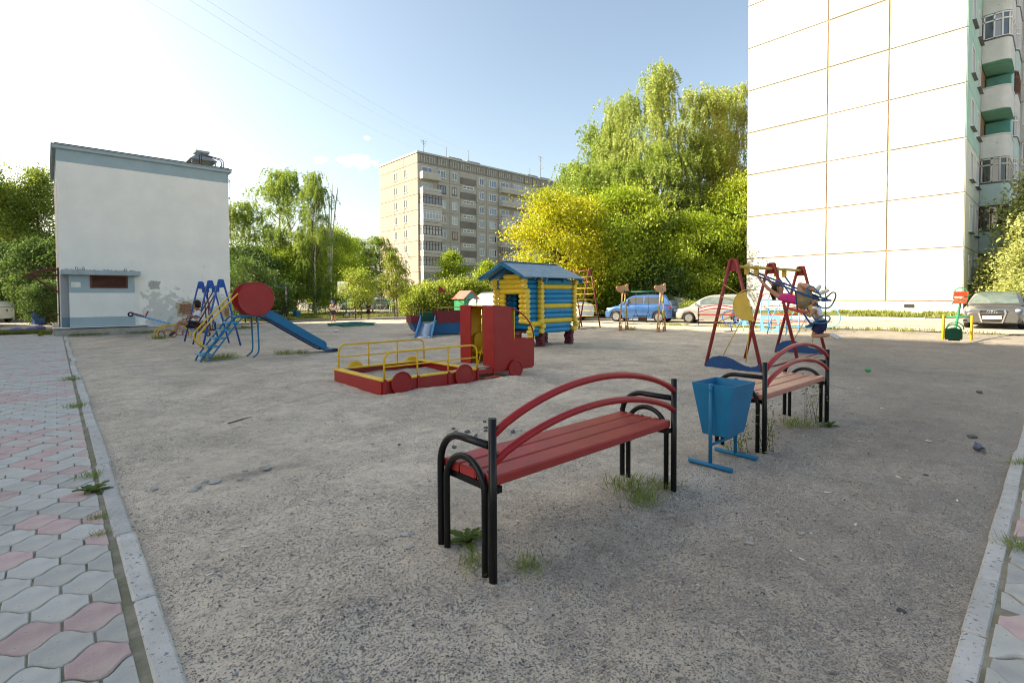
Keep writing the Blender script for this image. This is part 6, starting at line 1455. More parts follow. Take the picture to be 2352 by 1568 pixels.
# girl leaning back on the red swing (lies along -y, hands on the bars)
P0 = Vector((11.3, 3.56, 1.36))
J = dict(pelvis=(0, -.02, .02), chest=(0, .30, .11), neck=(0, .44, .19), head=(0, .46, .33))
for s, x in (('l', -.13), ('r', .13)):
    J['sh'+s] = (x, .42, .14); J['el'+s] = (x*1.6, .62, .33); J['wr'+s] = (x*1.85, .79, .55)
    J['hp'+s] = (x*.6, -.04, .02); J['kn'+s] = (x*.7, .05 if s == 'l' else .02, .40); J['an'+s] = (x*.7, -.27, .26 if s == 'l' else .20); J['to'+s] = (x*.7, -.33 if s == 'l' else -.42, .36 if s == 'l' else .27)
person('person in a pink top leaning far back on the red swing', J, 1.15, M_SKIN, cloth('cloth_pink', (.62, .045, .22)), cloth('cloth_khaki', (.28, .21, .13)), mat('shoe_white', (.66, .65, .62), .6, .1, 8), M_HAIRB, P0, hairstyle='long', face=(0, -.9, .35), up=(0, .35, .9), sleeve=.06, leg=.62, extra=(0, .0, -.75), crop=.45)
# girl kneeling up on the next swing, face turned to the camera
P0 = Vector((12.95, 3.72, .86))
J = dict(pelvis=(0, -.02, .02), chest=(0, .07, .27), neck=(0, .10, .42), head=(-.02, .12, .55))
for s, x in (('l', -.12), ('r', .12)):
    J['sh'+s] = (x, .08, .36); J['el'+s] = (x*1.5, .16, .18); J['wr'+s] = (x*1.9, .30, .34)
    J['hp'+s] = (x*.6, -.02, .0); J['kn'+s] = (x*.7, .13, -.26); J['an'+s] = (x*.7, -.24, -.22); J['to'+s] = (x*.7, -.37, -.29)
person('person in a white crop top on the swing beside the red frame', J, 1.08, M_SKIN, cloth('cloth_white_top', (.66, .66, .67)), cloth('cloth_navy', (.025, .028, .085)), mat('shoe_pale', (.60, .58, .56), .6, .1, 8), M_HAIRD, P0, hairstyle='braid', face=(-.9, -.4, 0), sleeve=.06, leg=.62, extra=(.0, -.42, -.85), crop=.35)
# boys by the far path
J, f, r = std(1.34, (-.45, -.9))
J['elr'] = r*.19+Vector((0, 0, .86)); J['wrr'] = r*.05+f*.16+Vector((0, 0, .84)); J['ell'] = -r*.20+Vector((0, 0, .86))-f*.02; J['wrl'] = -r*.26+Vector((0, 0, .70))
w1 = person('person in a blue bucket hat with a bag strap across a pale shirt', J, 1.0, M_SKIN, cloth('cloth_cream', (.55, .52, .47)), cloth('cloth_dark_grey', (.035, .035, .045)), mat('boot_black', (.02, .02, .02), .8), M_HAIRD, (13.3, 31.1, 0), face=(-.45, -.9, 0), leg=.75)
hc = Vector((0, 0, .905*1.34)); MB().lathe([(.135, .02), (.125, .03), (.10, .055), (.092, .11), (.06, .125), (0, .128)], Matrix.Translation(hc), 16).build('bucket_hat', cloth('cloth_hat_blue', (.05, .09, .25)), w1)
MB().tube([-r*.13+Vector((0, 0, 1.06))+f*.05, f*.125+Vector((0, 0, .92)), r*.15+Vector((0, 0, .72))+f*.05], .014, 5).build('bag_strap', M_BLKP, w1); MB().ball(tuple(r*.18+Vector((0, 0, .66))), .05, .10, .10, 10, 6).build('bag', M_BLKP, w1)
J, f, r = std(1.22, (-.8, -.5), .05)
J['wrr'] = r*.06+f*.17+Vector((0, 0, .72)); J['wrl'] = -r*.05+f*.18+Vector((0, 0, .74))
person('person in a dark printed tee shirt standing by the saplings', J, .95, M_SKIND, cloth('cloth_charcoal', (.035, .04, .042)), cloth('cloth_black', (.02, .022, .025)), mat('sandal_dark', (.05, .04, .035), .8), M_HAIRD, (16.85, 33.4, 0), face=(-.8, -.5, -.1), leg=.8)
J, f, r = std(1.5, (.6, -.8), .05)
J['elr'] = r*.2+Vector((0, 0, 1.28))+f*.1; J['wrr'] = r*.10+Vector((0, 0, 1.42))+f*.12
person('person in white on the sunny lawn near the purple board', J, 1.05, M_SKIN, cloth('cloth_white', (.62, .64, .72)), cloth('cloth_white_top', (.66, .66, .67)), mat('shoe_white', (.66, .65, .62), .6, .1, 8), M_HAIRB, (21.6, 42.0, 0.03), face=(.6, -.8, 0), leg=.85)
# ================================================================== vegetation
def leaf_mat(name, c1, c2, trans=.45, rough=.5):
    mt = bpy.data.materials.new(name); mt.use_nodes = True; t = mt.node_tree; N = t.nodes.new; L = t.links.new; t.nodes.remove(t.nodes['Principled BSDF'])
    out = t.nodes['Material Output']
    at = N('ShaderNodeAttribute'); at.attribute_name = 'tint'; sp_ = N('ShaderNodeSeparateColor'); L(at.outputs['Color'], sp_.inputs[0])
    mx = N('ShaderNodeMix'); mx.data_type = 'RGBA'; L(sp_.outputs[0], mx.inputs[0]); mx.inputs[6].default_value = (*c1, 1); mx.inputs[7].default_value = (*c2, 1)
    hs = N('ShaderNodeHueSaturation'); mr = N('ShaderNodeMapRange'); mr.inputs[3].default_value = .7; mr.inputs[4].default_value = 1.3; L(sp_.outputs[1], mr.inputs[0]); L(mr.outputs[0], hs.inputs['Value']); L(mx.outputs[2], hs.inputs['Color'])
    df = N('ShaderNodeBsdfDiffuse'); L(hs.outputs[0], df.inputs['Color']); tr = N('ShaderNodeBsdfTranslucent'); L(hs.outputs[0], tr.inputs['Color'])
    m1 = N('ShaderNodeMixShader'); m1.inputs[0].default_value = trans; L(df.outputs[0], m1.inputs[1]); L(tr.outputs[0], m1.inputs[2])
    gl = N('ShaderNodeBsdfGlossy'); gl.inputs['Roughness'].default_value = rough; gl.inputs['Color'].default_value = (.6, .6, .6, 1)
    m2 = N('ShaderNodeMixShader'); m2.inputs[0].default_value = .05; L(m1.outputs[0], m2.inputs[1]); L(gl.outputs[0], m2.inputs[2]); L(m2.outputs[0], out.inputs[0]); return mt
LM = dict(birch=leaf_mat('birch_leaves', (.18, .28, .04), (.32, .41, .075)), birchy=leaf_mat('birch_leaves_pale', (.25, .35, .08), (.39, .46, .12)), maple=leaf_mat('maple_leaves', (.20, .33, .02), (.36, .44, .035)), mapley=leaf_mat('maple_leaves_yellow', (.26, .34, .016), (.52, .48, .022)),
          dark=leaf_mat('dark_leaves', (.05, .105, .025), (.11, .18, .035)), poplar=leaf_mat('poplar_leaves', (.15, .24, .04), (.34, .40, .06)), bush=leaf_mat('bush_leaves', (.20, .30, .035), (.38, .43, .06)), rowan=leaf_mat('rowan_leaves', (.17, .24, .03), (.33, .36, .055)), grass=leaf_mat('grass_blades', (.13, .19, .03), (.28, .28, .06), .35), weed=leaf_mat('weed_leaves', (.13, .21, .03), (.26, .32, .06), .35))
M_BARKB = mat('birch_bark', (.55, .53, .49), .85, .15, 2, .4, 20, wear=((.06, .055, .05), 3.2, .60))
M_BARK = mat('brown_bark', (.10, .075, .055), .9, .25, 4, .6, 20); M_TWIG = mat('twig_bark', (.14, .10, .07), .9, .2, 5)
M_BERRY = mat('rowan_berry', (.50, .10, .012), .4, .1, 6)
def leaf_mesh(name, P, size, seed, droop=.0, aspect=1.7, fold=.25, axis=None):
    "kite-shaped leaves at points P; each is two triangles bent along the midrib"
    rs = np.random.RandomState(seed); n = len(P)
    d = rs.normal(size=(n, 3)); d[:, 2] -= droop*2
    if axis is not None: d = d*.35+axis
    d /= np.linalg.norm(d, axis=1)[:, None]
    r = rs.normal(size=(n, 3)); s = np.cross(d, r); s /= np.linalg.norm(s, axis=1)[:, None]; nn = np.cross(d, s)
    L_ = (size*rs.uniform(.65, 1.35, n))[:, None]; w = L_/aspect/2
    a = P; b = P+d*L_*.45+s*w+nn*w*fold; c = P+d*L_; e = P+d*L_*.45-s*w+nn*w*fold
    V = np.stack([a, b, c, e], 1).reshape(-1, 3).astype(np.float32)
    me = bpy.data.meshes.new(name); me.vertices.add(4*n); me.vertices.foreach_set('co', V.ravel())
    idx = np.arange(4*n, dtype=np.int32).reshape(n, 4); tri = np.stack([idx[:, [0, 1, 2]], idx[:, [0, 2, 3]]], 1).reshape(-1, 3)
    me.loops.add(tri.size); me.loops.foreach_set('vertex_index', tri.ravel()); me.polygons.add(len(tri)); me.polygons.foreach_set('loop_start', np.arange(0, tri.size, 3, dtype=np.int32))
    me.update(calc_edges=True)
    return me
def set_tint(me, tint, n, seed):
    rs = np.random.RandomState(seed+5); col = np.ones((n, 4), np.float32); col[:, 0] = np.clip(tint, 0, 1); col[:, 1] = rs.rand(n)
    at = me.attributes.new('tint', 'FLOAT_COLOR', 'POINT'); at.data.foreach_set('color', np.repeat(col, 4, 0).ravel())
def grow(kind, Ht, Rc, nclump, nleaf, lsize, seed, base=.18, trunk_r=.16, lean=(0, 0), mat_l=None, bark=None, stems=1, shape='oval', yellow=.3, berries=0):
    "returns (trunk mesh, crown mesh, berries mesh) of one tree, origin at the foot"
    rs = np.random.RandomState(seed); mb = MB(); tips = []; tw_ = []
    def env(u):
        if shape == 'cone': return (1-u)**1.05*(.25+.75*min(1, u/.18))*1.28
        if shape == 'round': return math.sqrt(max(0, 1-(2*u-1)**2))
        return (math.sin(math.pi*min(1, u**.75*.98+.04))**.8)
    trunks = []
    for s in range(stems):
        a = 2*math.pi*s/stems+rs.rand(); off = Vector((math.cos(a), math.sin(a), 0))*(.0 if stems == 1 else .22)
        top_ = Vector((lean[0]*Ht+off.x*Ht*.12*stems**.5+rs.normal()*.15, lean[1]*Ht+off.y*Ht*.12*stems**.5+rs.normal()*.15, Ht*(.97 if s == 0 else rs.uniform(.75, .92))))
        pts = [off+(top_-off)*u+Vector((rs.normal()*.012*Ht*u, rs.normal()*.012*Ht*u, 0)) for u in np.linspace(0, 1, 9)]
        rad = [trunk_r*(1-.93*u)*(1.25 if u < .05 else 1)/(stems**.35)+.008 for u in np.linspace(0, 1, 9)]
        pts = smooth_path(pts, 3); rad = list(np.interp(np.linspace(0, 1, len(pts)), np.linspace(0, 1, 9), rad))
        pts[0].z -= .25
        mb.tube(pts, rad, 8); trunks.append(pts)
    C_ = []; S_ = []
    for i in range(nclump):
        u = rs.rand()**(.9); th = rs.rand()*2*math.pi; tr = trunks[i % stems]; z = Ht*(base+(1-base)*u)
        j = min(range(len(tr)), key=lambda q: abs(tr[q].z-z)); ax = tr[j]
        rr_ = Rc*env(u)*(.35+.65*rs.rand()**.55)*rs.uniform(.75, 1.12)
        c = Vector((ax.x+rr_*math.cos(th), ax.y+rr_*math.sin(th), z+rs.normal()*.1*Rc))
        if c.z > Ht: c.z = Ht*rs.uniform(.93, 1.0)
        if c.z < Ht*base*.8: c.z = Ht*base
        C_.append(c)
        jj = min(range(len(tr)), key=lambda q: abs(tr[q].z-max(z-rr_*(.9 if kind != 'maple' else .55), Ht*base*.55))); p0 = tr[jj]
        if rr_ > .3*Rc or kind == 'maple':
            m_ = p0.lerp(c, .5)+Vector((0, 0, .12*rr_)); r0 = min(.05, trunk_r*.35)*(1-u*.6)+.006
            mb.m = 1; mb.tube([p0, m_, c], [r0, r0*.6, .005], 5, caps=False); mb.m = 0
    k = max(1, nleaf//len(C_)); P = []; T_ = []
    for c in C_:
        sg = Rc*(rs.uniform(.11, .21) if kind == 'birch' else rs.uniform(.13, .24)); cy = rs.rand()
        if kind == 'birch':
            ns = 9
            for s in range(ns):
                o = rs.normal(size=2)*sg*.8; ln = rs.uniform(.4, 1.35)*min(1.4, Ht*.085); m_ = max(1, k//ns)
                uu = rs.rand(m_); q = np.stack([c.x+o[0]*(1+.35*uu)+rs.normal(size=m_)*.06, c.y+o[1]*(1+.35*uu)+rs.normal(size=m_)*.06, c.z+.25*sg-ln*uu+rs.normal(size=m_)*.05], 1)
                P.append(q); T_.append(np.full(m_, .15+.7*cy)+rs.normal(size=m_)*.2)
        else:
            m_ = k; d = rs.normal(size=(m_, 3))*sg; d[:, 2] *= .5 if kind == 'maple' else .8
            P.append(np.array(c)[None]+d); T_.append(np.full(m_, cy*.8+.1)+rs.normal(size=m_)*.2)
    P = np.concatenate(P); T_ = np.concatenate(T_)+(yellow-.3); P[:, 2] = np.maximum(P[:, 2], .15)
    cm = leaf_mesh('crown', P, lsize, seed, .5 if kind == 'birch' else .12, 1.5 if kind != 'rowan' else 2.6); set_tint(cm, T_, len(P), seed); cm.materials.append(mat_l)
    bm_ = None
    if berries:
        b = MB()
        for i in range(berries):
            c = C_[rs.randint(len(C_))]+Vector((rs.normal()*.15*Rc, rs.normal()*.15*Rc, -.1))
            for q in range(4): b.ball((c.x+rs.normal()*.035, c.y+rs.normal()*.035, c.z+rs.normal()*.025), .028, n=6, k=4)
        bm_ = b.mesh('berries', M_BERRY)
    return mb.mesh('trunk', [bark, M_TWIG]), cm, bm_
def plant(label, meshes, x, y, rz=0, sc=(1, 1, 1), name='birch_tree', cat='tree', group=None, z=None):
    t = thing(name, label, cat, (x, y, H(x, y) if z is None else z), rz, group); t.scale = sc
    link('trunk', meshes[0], t); link('crown', meshes[1], t)
    if meshes[2] is not None:
        b = link('berries', meshes[2], t); b['kind'] = 'stuff'
    return t
BA = grow('birch', 18.5, 3.9, 150, 62000, .13, 1, .10, .17, (.004, .0), LM['birch'], M_BARKB, shape='oval', yellow=.45)
BB = grow('birch', 17.5, 4.1, 160, 64000, .13, 2, .08, .15, (.0, .004), LM['birchy'], M_BARKB, stems=2, shape='cone', yellow=.5)
BC = grow('birch', 13.0, 2.9, 105, 40000, .12, 3, .08, .14, (.01, .0), LM['birch'], M_BARKB, stems=2, shape='oval', yellow=.25)
MA = grow('maple', 8.0, 3.3, 130, 40000, .145, 4, .14, .16, (0, 0), LM['mapley'], M_BARK, stems=3, shape='round', yellow=.5)
MB_ = grow('maple', 7.6, 3.4, 130, 40000, .145, 5, .10, .16, (0, 0), LM['maple'], M_BARK, stems=3, shape='round', yellow=.35)
PO = grow('poplar', 12.0, 2.7, 110, 32000, .155, 6, .06, .16, (0, 0), LM['poplar'], M_BARK, shape='oval', yellow=.3)
DK = grow('maple', 6.0, 3.0, 130, 17000, .20, 7, .03, .12, (0, 0), LM['dark'], M_BARK, stems=3, shape='round', yellow=.35)
RO = grow('rowan', 4.0, 1.7, 90, 9000, .17, 8, .10, .07, (0, 0), LM['dark'], M_BARK, stems=3, shape='round', yellow=.4, berries=26)
SA = grow('rowan', 4.4, .92, 60, 4200, .15, 9, .36, .045, (.0, .0), LM['rowan'], M_BARK, stems=2, shape='oval', yellow=.35, berries=16)
SB = grow('maple', 5.4, 1.6, 80, 6500, .17, 10, .22, .06, (0, 0), LM['maple'], M_BARK, stems=1, shape='oval', yellow=.45)
SCp = grow('rowan', 3.3, 1.25, 70, 5200, .15, 12, .30, .04, (0, 0), LM['bush'], M_BARK, stems=2, shape='round', yellow=.3, berries=20)
BU = grow('bush', 2.3, 1.7, 80, 8500, .15, 11, .02, .04, (0, 0), LM['bush'], M_TWIG, stems=4, shape='round', yellow=.4)
GR = 'birches behind the parked cars'
plant('tall birch with the highest bare tipped crown behind the cars', BB, 36.2, 22.0, 0, (1.0, 1.0, 1.14), group=GR)
plant('birch to the left of the tallest one behind the cars', BB, 35.8, 25.4, 1.0, (1.0, 1.0, 1.06), group=GR)
plant('slender birch just left of the white tower block', BB, 41.5, 21.0, 2.2, (1.0, 1.0, 1.12), group=GR)
plant('birch whose crown the white tower block cuts off', BB, 45.2, 20.2, 4.0, (1.0, 1.0, 1.17), group=GR)
plant('birch filling the gap low behind the silver hatchback', BC, 38.5, 19.2, 1.5, (1.05, 1.05, 1.1), group=GR)
plant('small dark green birch in front of the far apartment roof', BC, 35.2, 30.2, 0.4, (1.05, 1.05, 1.06), group=GR)
plant('birch standing deeper behind the yellow maple', BA, 39.0, 28.6, 2.0, (.9, .9, .86), group=GR)
plant('full birch sloping down towards the far apartment roof', BC, 37.0, 27.6, 5.0, (1.4, 1.4, 1.32), group=GR)
plant('young birch between the maples behind the blue hatchback', BC, 33.4, 23.6, 1.0, (1.1, 1.1, .95), group=GR)
plant('young birch between the maples behind the silver hatchback', BC, 35.0, 20.4, 2.0, (1.1, 1.1, 1.0), group=GR)
plant('leafy birch low behind the yellow maple crown', BC, 32.5, 26.0, 3.0, (1.2, 1.2, .92), group=GR)
plant('yellow crowned maple right behind the log playhouse roof', MA, 26.8, 24.0, .3, (1.05, 1.05, 1.06), 'maple_tree', group='maples behind the parked cars')
plant('green maple over the blue hatchback', MB_, 31.0, 21.6, 1.4, (1.0, 1.0, 1.18), 'maple_tree', group='maples behind the parked cars')
plant('bushy maple above the silver hatchback', MB_, 34.6, 18.2, 3.3, (.9, .9, .92), 'maple_tree', group='maples behind the parked cars')
plant('low maple growing beside the white tower corner', MB_, 37.8, 16.2, 5.0, (.85, .85, 1.25), 'maple_tree', group='maples behind the parked cars')
plant('dark shrubby maple behind the white sedan', DK, 29.5, 25.5, .5, (1, 1, .75), 'maple_tree', group='maples behind the parked cars')
plant('dark shrubby maple behind the blue hatchback', DK, 31.5, 19.3, 2.5, (.75, .75, .62), 'maple_tree', group='maples behind the parked cars')
# group right of the utility building
GL_ = 'trees on the far lawn'
plant('birch with the highest crown on the far lawn', BC, 16.4, 49.2, 1.2, (1.15, 1.15, 1.05), group=GL_)
plant('thin birch beside the bare dead stems on the far lawn', BC, 17.7, 45.2, 3.9, (.75, .75, .98), group=GL_)
plant('birch just right of the utility building ladder', BC, 13.2, 50.8, 5.0, (1.0, 1.0, .80), group=GL_)
plant('leafy tree low between the far lawn birches', MB_, 15.8, 47.5, 0.6, (.8, .8, .78), 'leafy_tree', group=GL_)
plant('yellow green tree right of the far lawn birches', MB_, 21.3, 50.2, 2.1, (.85, .85, 1.08), 'leafy_tree', group=GL_)
plant('dark tree behind the far lawn birches', DK, 12.6, 46.5, 1.1, (1.0, 1.0, .95), 'leafy_tree', group=GL_)
plant('distant birch left of the grey apartment block', BA, 33.5, 70.5, 1.1, (1.0, 1.0, .56), group=GL_)
plant('distant birch beside the grey apartment block corner', BA, 36.5, 68.5, 3.1, (1.05, 1.05, .57), group=GL_)
plant('distant tree between the lawn and the grey apartment block', MB_, 29.5, 68, 4.1, (1.2, 1.2, 1.2), 'leafy_tree', group=GL_)
plant('dark rowan with orange berries at the corner of the utility building', RO, 10.0, 37.4, .4, (1, 1, 1.0), 'rowan_tree', group=GL_)
plant('second dark rowan just behind the red drum', RO, 12.2, 40.5, 2.4, (1.0, 1.0, .85), 'rowan_tree', group=GL_)
ds = MB(); 
for (a, b, c_) in ((0, 0, 10.9), (.25, .1, 12.1), (-.3, .2, 11.4), (.5, -.1, 11.8)): ds.tube(smooth_path([(0, 0, -.2), (a*.2, b*.2, 4), (a*.7, b*.7, 8), (a*1.6, b*1.6, c_)], 4), [.11]*4+[.08]*4+[.05]*4+[.012], 6)
dst = thing('dead_birch', 'bare dead birch stems poking above the far lawn trees', 'tree', (19.0, 45.0, 0)); ds.build('trunk', M_BARKB, dst)
# far left
GF = 'trees behind the parking lot at far left'
plant('poplar at the left edge of the picture', PO, -3.6, 57.5, 0, (1.1, 1.1, 1.02), 'poplar_tree', group=GF)
plant('poplar beside the left corner of the utility building', PO, -.3, 56.5, 2.0, (1.0, 1.0, .98), 'poplar_tree', group=GF)
plant('poplar between the two at far left', PO, -2.1, 60.5, 4.0, (.9, .9, .92), 'poplar_tree', group=GF)
plant('dark bush behind the white boxy estate', DK, -3.0, 52.0, 1.0, (.9, .9, .9), 'leafy_tree', group=GF)
plant('dark bush hugging the utility building at left', DK, .2, 47.0, 3.0, (.75, .75, .88), 'leafy_tree', group=GF)
plant('dark bush by the blue bin at far left', DK, -.1, 40.8, 5.0, (.38, .38, .42), 'leafy_tree', group=GF)
# saplings and hedge before the far apartment block
plant('young rowan sapling on bare stems beside the purple board', SA, 19.4, 34.2, 1.0, (1, 1, 1.06), 'rowan_sapling', group='saplings by the path')
plant('leaning rowan sapling above the lilac bicycle', SCp, 16.2, 33.7, 2.0, (1, 1, 1.02), 'rowan_sapling', group='saplings by the path')
plant('yellow green sapling standing out of the hedge', SB, 27.6, 38.2, 0, (1.05, 1.05, 1.03), 'maple_sapling', group='saplings by the path')
plant('sapling between the hedge and the playhouse roof', SB, 33.0, 39.6, 2, (.95, .95, .93), 'maple_sapling', group='saplings by the path')
rb_ = random.Random(3)
for i, (x, y, s) in enumerate(((21.9, 35.6, .85), (23.3, 35.0, 1.05), (25.0, 36.2, 1.25), (26.4, 34.8, 1.15), (27.8, 35.6, 1.2), (30.0, 36.2, 1.25), (32.2, 36.0, 1.2), (24.0, 38.8, 1.1), (34.5, 35.5, 1.2))):
    plant(('leafy hedge bush at the left end, beside the purple board', 'hedge bush behind the left rail of the play boat', 'taller hedge bush left of the red pennant', 'hedge bush below the yellow green sapling', 'hedge bush behind the pink roofed hut', 'hedge bush right of the pink roofed hut', 'hedge bush behind the black minivan', 'rear hedge bush near the apartment wall', 'hedge bush at the right end, behind the playhouse')[i], BU, x, y, rb_.uniform(0, 6), (s, s, s*rb_.uniform(.85, 1.1)), 'hedge_bush', 'bush', 'hedge bushes before the apartment block')
RB = grow('bush', 4.4, 1.75, 120, 16000, .14, 21, .02, .05, (0, 0), leaf_mat('pale_bush_leaves', (.28, .34, .10), (.46, .48, .17)), M_TWIG, stems=5, shape='oval', yellow=.4)
plant('big pale green bush beside the tower block corner', RB, 36.6, 1.35, 0, (1.05, 1.05, 1.05), 'leafy_bush', 'bush', 'bushes by the tower corner')
plant('pale green bush reaching over the black car', RB, 34.4, .75, 2.0, (.9, .9, .78), 'leafy_bush', 'bush', 'bushes by the tower corner')
plant('tall bush at the right edge by the balconies', RB, 38.6, .5, 2.0, (1.3, 1.3, 1.6), 'leafy_bush', 'bush', 'bushes by the tower corner')
for i, (x, y, s) in enumerate(((29.6, 15.8, .45), (30.6, 17.2, .5))): plant(('low scrub right behind the silver hatchback', 'low scrub between the two hatchbacks')[i], BU, x, y, i*2., (s, s, s), 'leafy_bush', 'bush', 'scrub behind the cars')
# ------------------------------------------------------------------ grass
def grass_patch(name, regions, n, hgt, seed, tint=.3, w=5.):
    rs = np.random.RandomState(seed); P = []; A = sum((b-a)*(d-c) for a, b, c, d in regions)
    for (a, b, c, d) in regions:
        m_ = int(n*(b-a)*(d-c)/A); x = rs.uniform(a, b, m_); y = rs.uniform(c, d, m_)
        keep = fbm(x, y, .9, 3, seed) > -.09; P.append(np.stack([x[keep], y[keep], hz(x[keep], y[keep])+.03], 1))
    P = np.concatenate(P); m_ = len(P); ax = np.tile(np.array([[0, 0, 1.]]), (m_, 1))
    me = leaf_mesh(name, P, hgt, seed, 0, w, .1, ax); set_tint(me, rs.rand(m_)*.7+tint-.2, m_, seed); me.materials.append(LM['grass'])
    return tag(link(name, me), 'patchy sunlit lawn grass', 'grass', kind='stuff')
o = grass_patch('lawn_grass', [(8, 22.6, 35.7, 46)], 42000, .14, 1, .45); o['label'] = 'sunlit lawn grass behind the far path'
o = grass_patch('verge_grass', [(31.6, 34.3, 2.5, 14.4)], 9000, .22, 2, .35); o['label'] = 'rough grass verge at the foot of the white tower'
o = grass_patch('kerb_grass', [(22.4, 23.5, .5, 14), (29.0, 30.2, 14.7, 22)], 4500, .12, 3, .45); o['label'] = 'thin grass line between the sand and the road'
o = grass_patch('left_grass', [(-4, -.1, 30.5, 32.0), (-.25, .15, 27.2, 30.3)], 6000, .11, 4, .1); o['label'] = 'grass strip along the paving beside the domes'
o = grass_patch('wall_grass', [(.3, 7.2, 26.95, 27.35), (7.05, 7.5, 26.9, 30)], 3000, .08, 5, .3); o['label'] = 'thin grass at the foot of the utility building'
WIRE_B = {'lowest': (1.49, 32.6, 18.0), 'second': (3.07, 31.15, 18.09), 'third': (3.9, 30.38, 17.89), 'thin': (61.61, 24.85, 26.36), 'short': (27.3, 56.41, 15.11)}
# ================================================================== small things
# ---- overhead wires
M_WIRE = mat('wire_dark', (.16, .17, .19), .6)
for lab, a, b in (('lowest overhead wire running to the roof corner', (49.2, 77.9, 27.9), None), ('second overhead wire running to the first roof mast', (56.3, 79.4, 29.8), None), ('third overhead wire running to the second roof mast', (60.9, 78.4, 29.8), None), ('thin overhead wire crossing behind the birches', (60.9, 78.4, 29.8), None), ('short overhead wire at the apartment end wall', (48.9, 86.0, 22.5), None)):
    b = WIRE_B[lab.split()[0]]; a, b = Vector(a), Vector(b); sag = .012*(a-b).length
    w = thing('overhead_wire', lab, 'wire', a, 0, 'overhead wires')
    MB().tube([a.lerp(b, i/24)-a-Vector((0, 0, sag*4*(i/24)*(1-i/24))) for i in range(25)], .0045, 4).build('cable', M_WIRE, w)
# ---- purple half domes, blue cart at far left
M_DOME = mat('dome_purple', (.16, .17, .38), .7, .12, 5, .2, 40)
for i, (x, y, r) in enumerate(((-1.05, 33.0, .27), (-.55, 33.2, .25), (-.30, 34.7, .27))):
    d = tag(MB().lathe([(r, -.02), (r, .03), (r*.9, .09), (r*.68, .135), (r*.38, .16), (0, .17)], Matrix.Translation((0, 0, 0)), 20).build('dome_bollard', M_DOME, None, (x, y, H(x, y)+.04)), ('purple concrete dome furthest from the utility building', 'middle purple concrete dome on the grass strip', 'purple concrete dome under the dark bush')[i], 'bollard', 'purple concrete domes on the grass strip')
cb = thing('waste_cart', 'dark blue cart by the bush at far left', 'cart', (-.35, 40.0, .02), RAD(20))
MB().prism([(-.22, .06), (.2, .06), (.26, .42), (-.26, .42)], MX((0, .18, 0), (1, 0, 0), (0, 0, 1)), .36).build('tub', P_NAVY, cb); MB().box(-.25, -.05, -.15, .15, .43, .74).build('hopper', P_NAVY, cb)
MB().tube([(-.2, -.15, .72), (-.34, -.15, .85), (-.34, .15, .85), (-.2, .15, .72)], .015, 6).build('handle', M_EXG, cb)
for s_ in (-1, 1): MB().lathe([(0, -.02), (.07, -.02), (.07, .02), (0, .02)], MX((.1, s_*.2, .07), (1, 0, 0), (0, 0, 1)), 12).build('wheel', M_BLKP, cb)
# ---- far fence, kiosk, tarpaulin
fn = thing('steel_fence', 'low dark steel fence across the far end of the lawn', 'fence', (8, 52.5, 0), RAD(-5))
M_FEN = mat('fence_steel', (.05, .055, .05), .6)
pk = MB()
for i in range(150): pk.box(i*.16, i*.16+.022, -.011, .011, .08, 1.15)
o = pk.build('pickets', M_FEN, fn); o['kind'] = 'stuff'
for z in (.2, 1.05): MB().box(0, 24, -.02, -.012, z, z+.04).build('rail', M_FEN, fn)
for i in range(11): MB().box(i*2.4-.03, i*2.4+.03, .012, .07, 0, 1.75).build('post', mat('fence_post_brown', (.12, .07, .05), .8), fn)
ko = thing('white_kiosk', 'low white kiosk half hidden by the lawn birches', 'kiosk', (24.0, 66.0, 0), RAD(-42))
MB().box(0, 7, 0, 3, 0, 2.3).build('wall', p_white, ko); MB().box(-.3, 7.3, -.5, 3.3, 2.3, 2.45).build('roof', mat('kiosk_roof', (.5, .5, .5), .7), ko); MB().box(1, 2, -.03, -.002, 0, 2).build('door', M_TIN, ko)
for x in (3, 5): window(ko, (x, -.01, 1), 1.2, 1.0)
tp_ = thing('tarpaulin_stall', 'blue tarpaulin heap behind the far fence', 'tarpaulin', (17.5, 56.5, 0), RAD(-30))
X, Y = np.meshgrid(np.linspace(-2.4, 2.4, 26), np.linspace(-1, 1, 12)); Z = (1.25+fbm(X+9, Y+9, .9, 3, 4)*.9)*np.clip(1.25-(X/2.6)**4-(np.abs(Y)/1.05)**3, .0, 1)
o = sheet('cover', np.linspace(-2.4, 2.4, 26), np.linspace(-1, 1, 12), lambda a, b: Z, mat('tarp_blue', (.03, .12, .36), .5, .2, 2, .3, 12), tp_, None, False)
sn = thing('fence_notice', 'tiny pink notice on the far fence left of the birches', 'sign', (12.6, 52.0, .9), RAD(-30)); MB().box(-.3, .3, -.02, 0, .2, .55).build('plate', mat('pink_plate', (.55, .25, .22), .6), sn); MB().box(-.02, .02, .001, .04, -.9, .6).build('post', M_FEN, sn)
ob = grow('bush', 1.3, 1.1, 40, 2600, .13, 31, .02, .03, (0, 0), leaf_mat('orange_leaves', (.34, .12, .02), (.45, .22, .04)), M_TWIG, stems=3, shape='round', yellow=.4)
plant('orange leaved shrub behind the slide chute', ob, 13.8, 47.0, 0, (1, 1, 1), 'orange_shrub', 'bush')
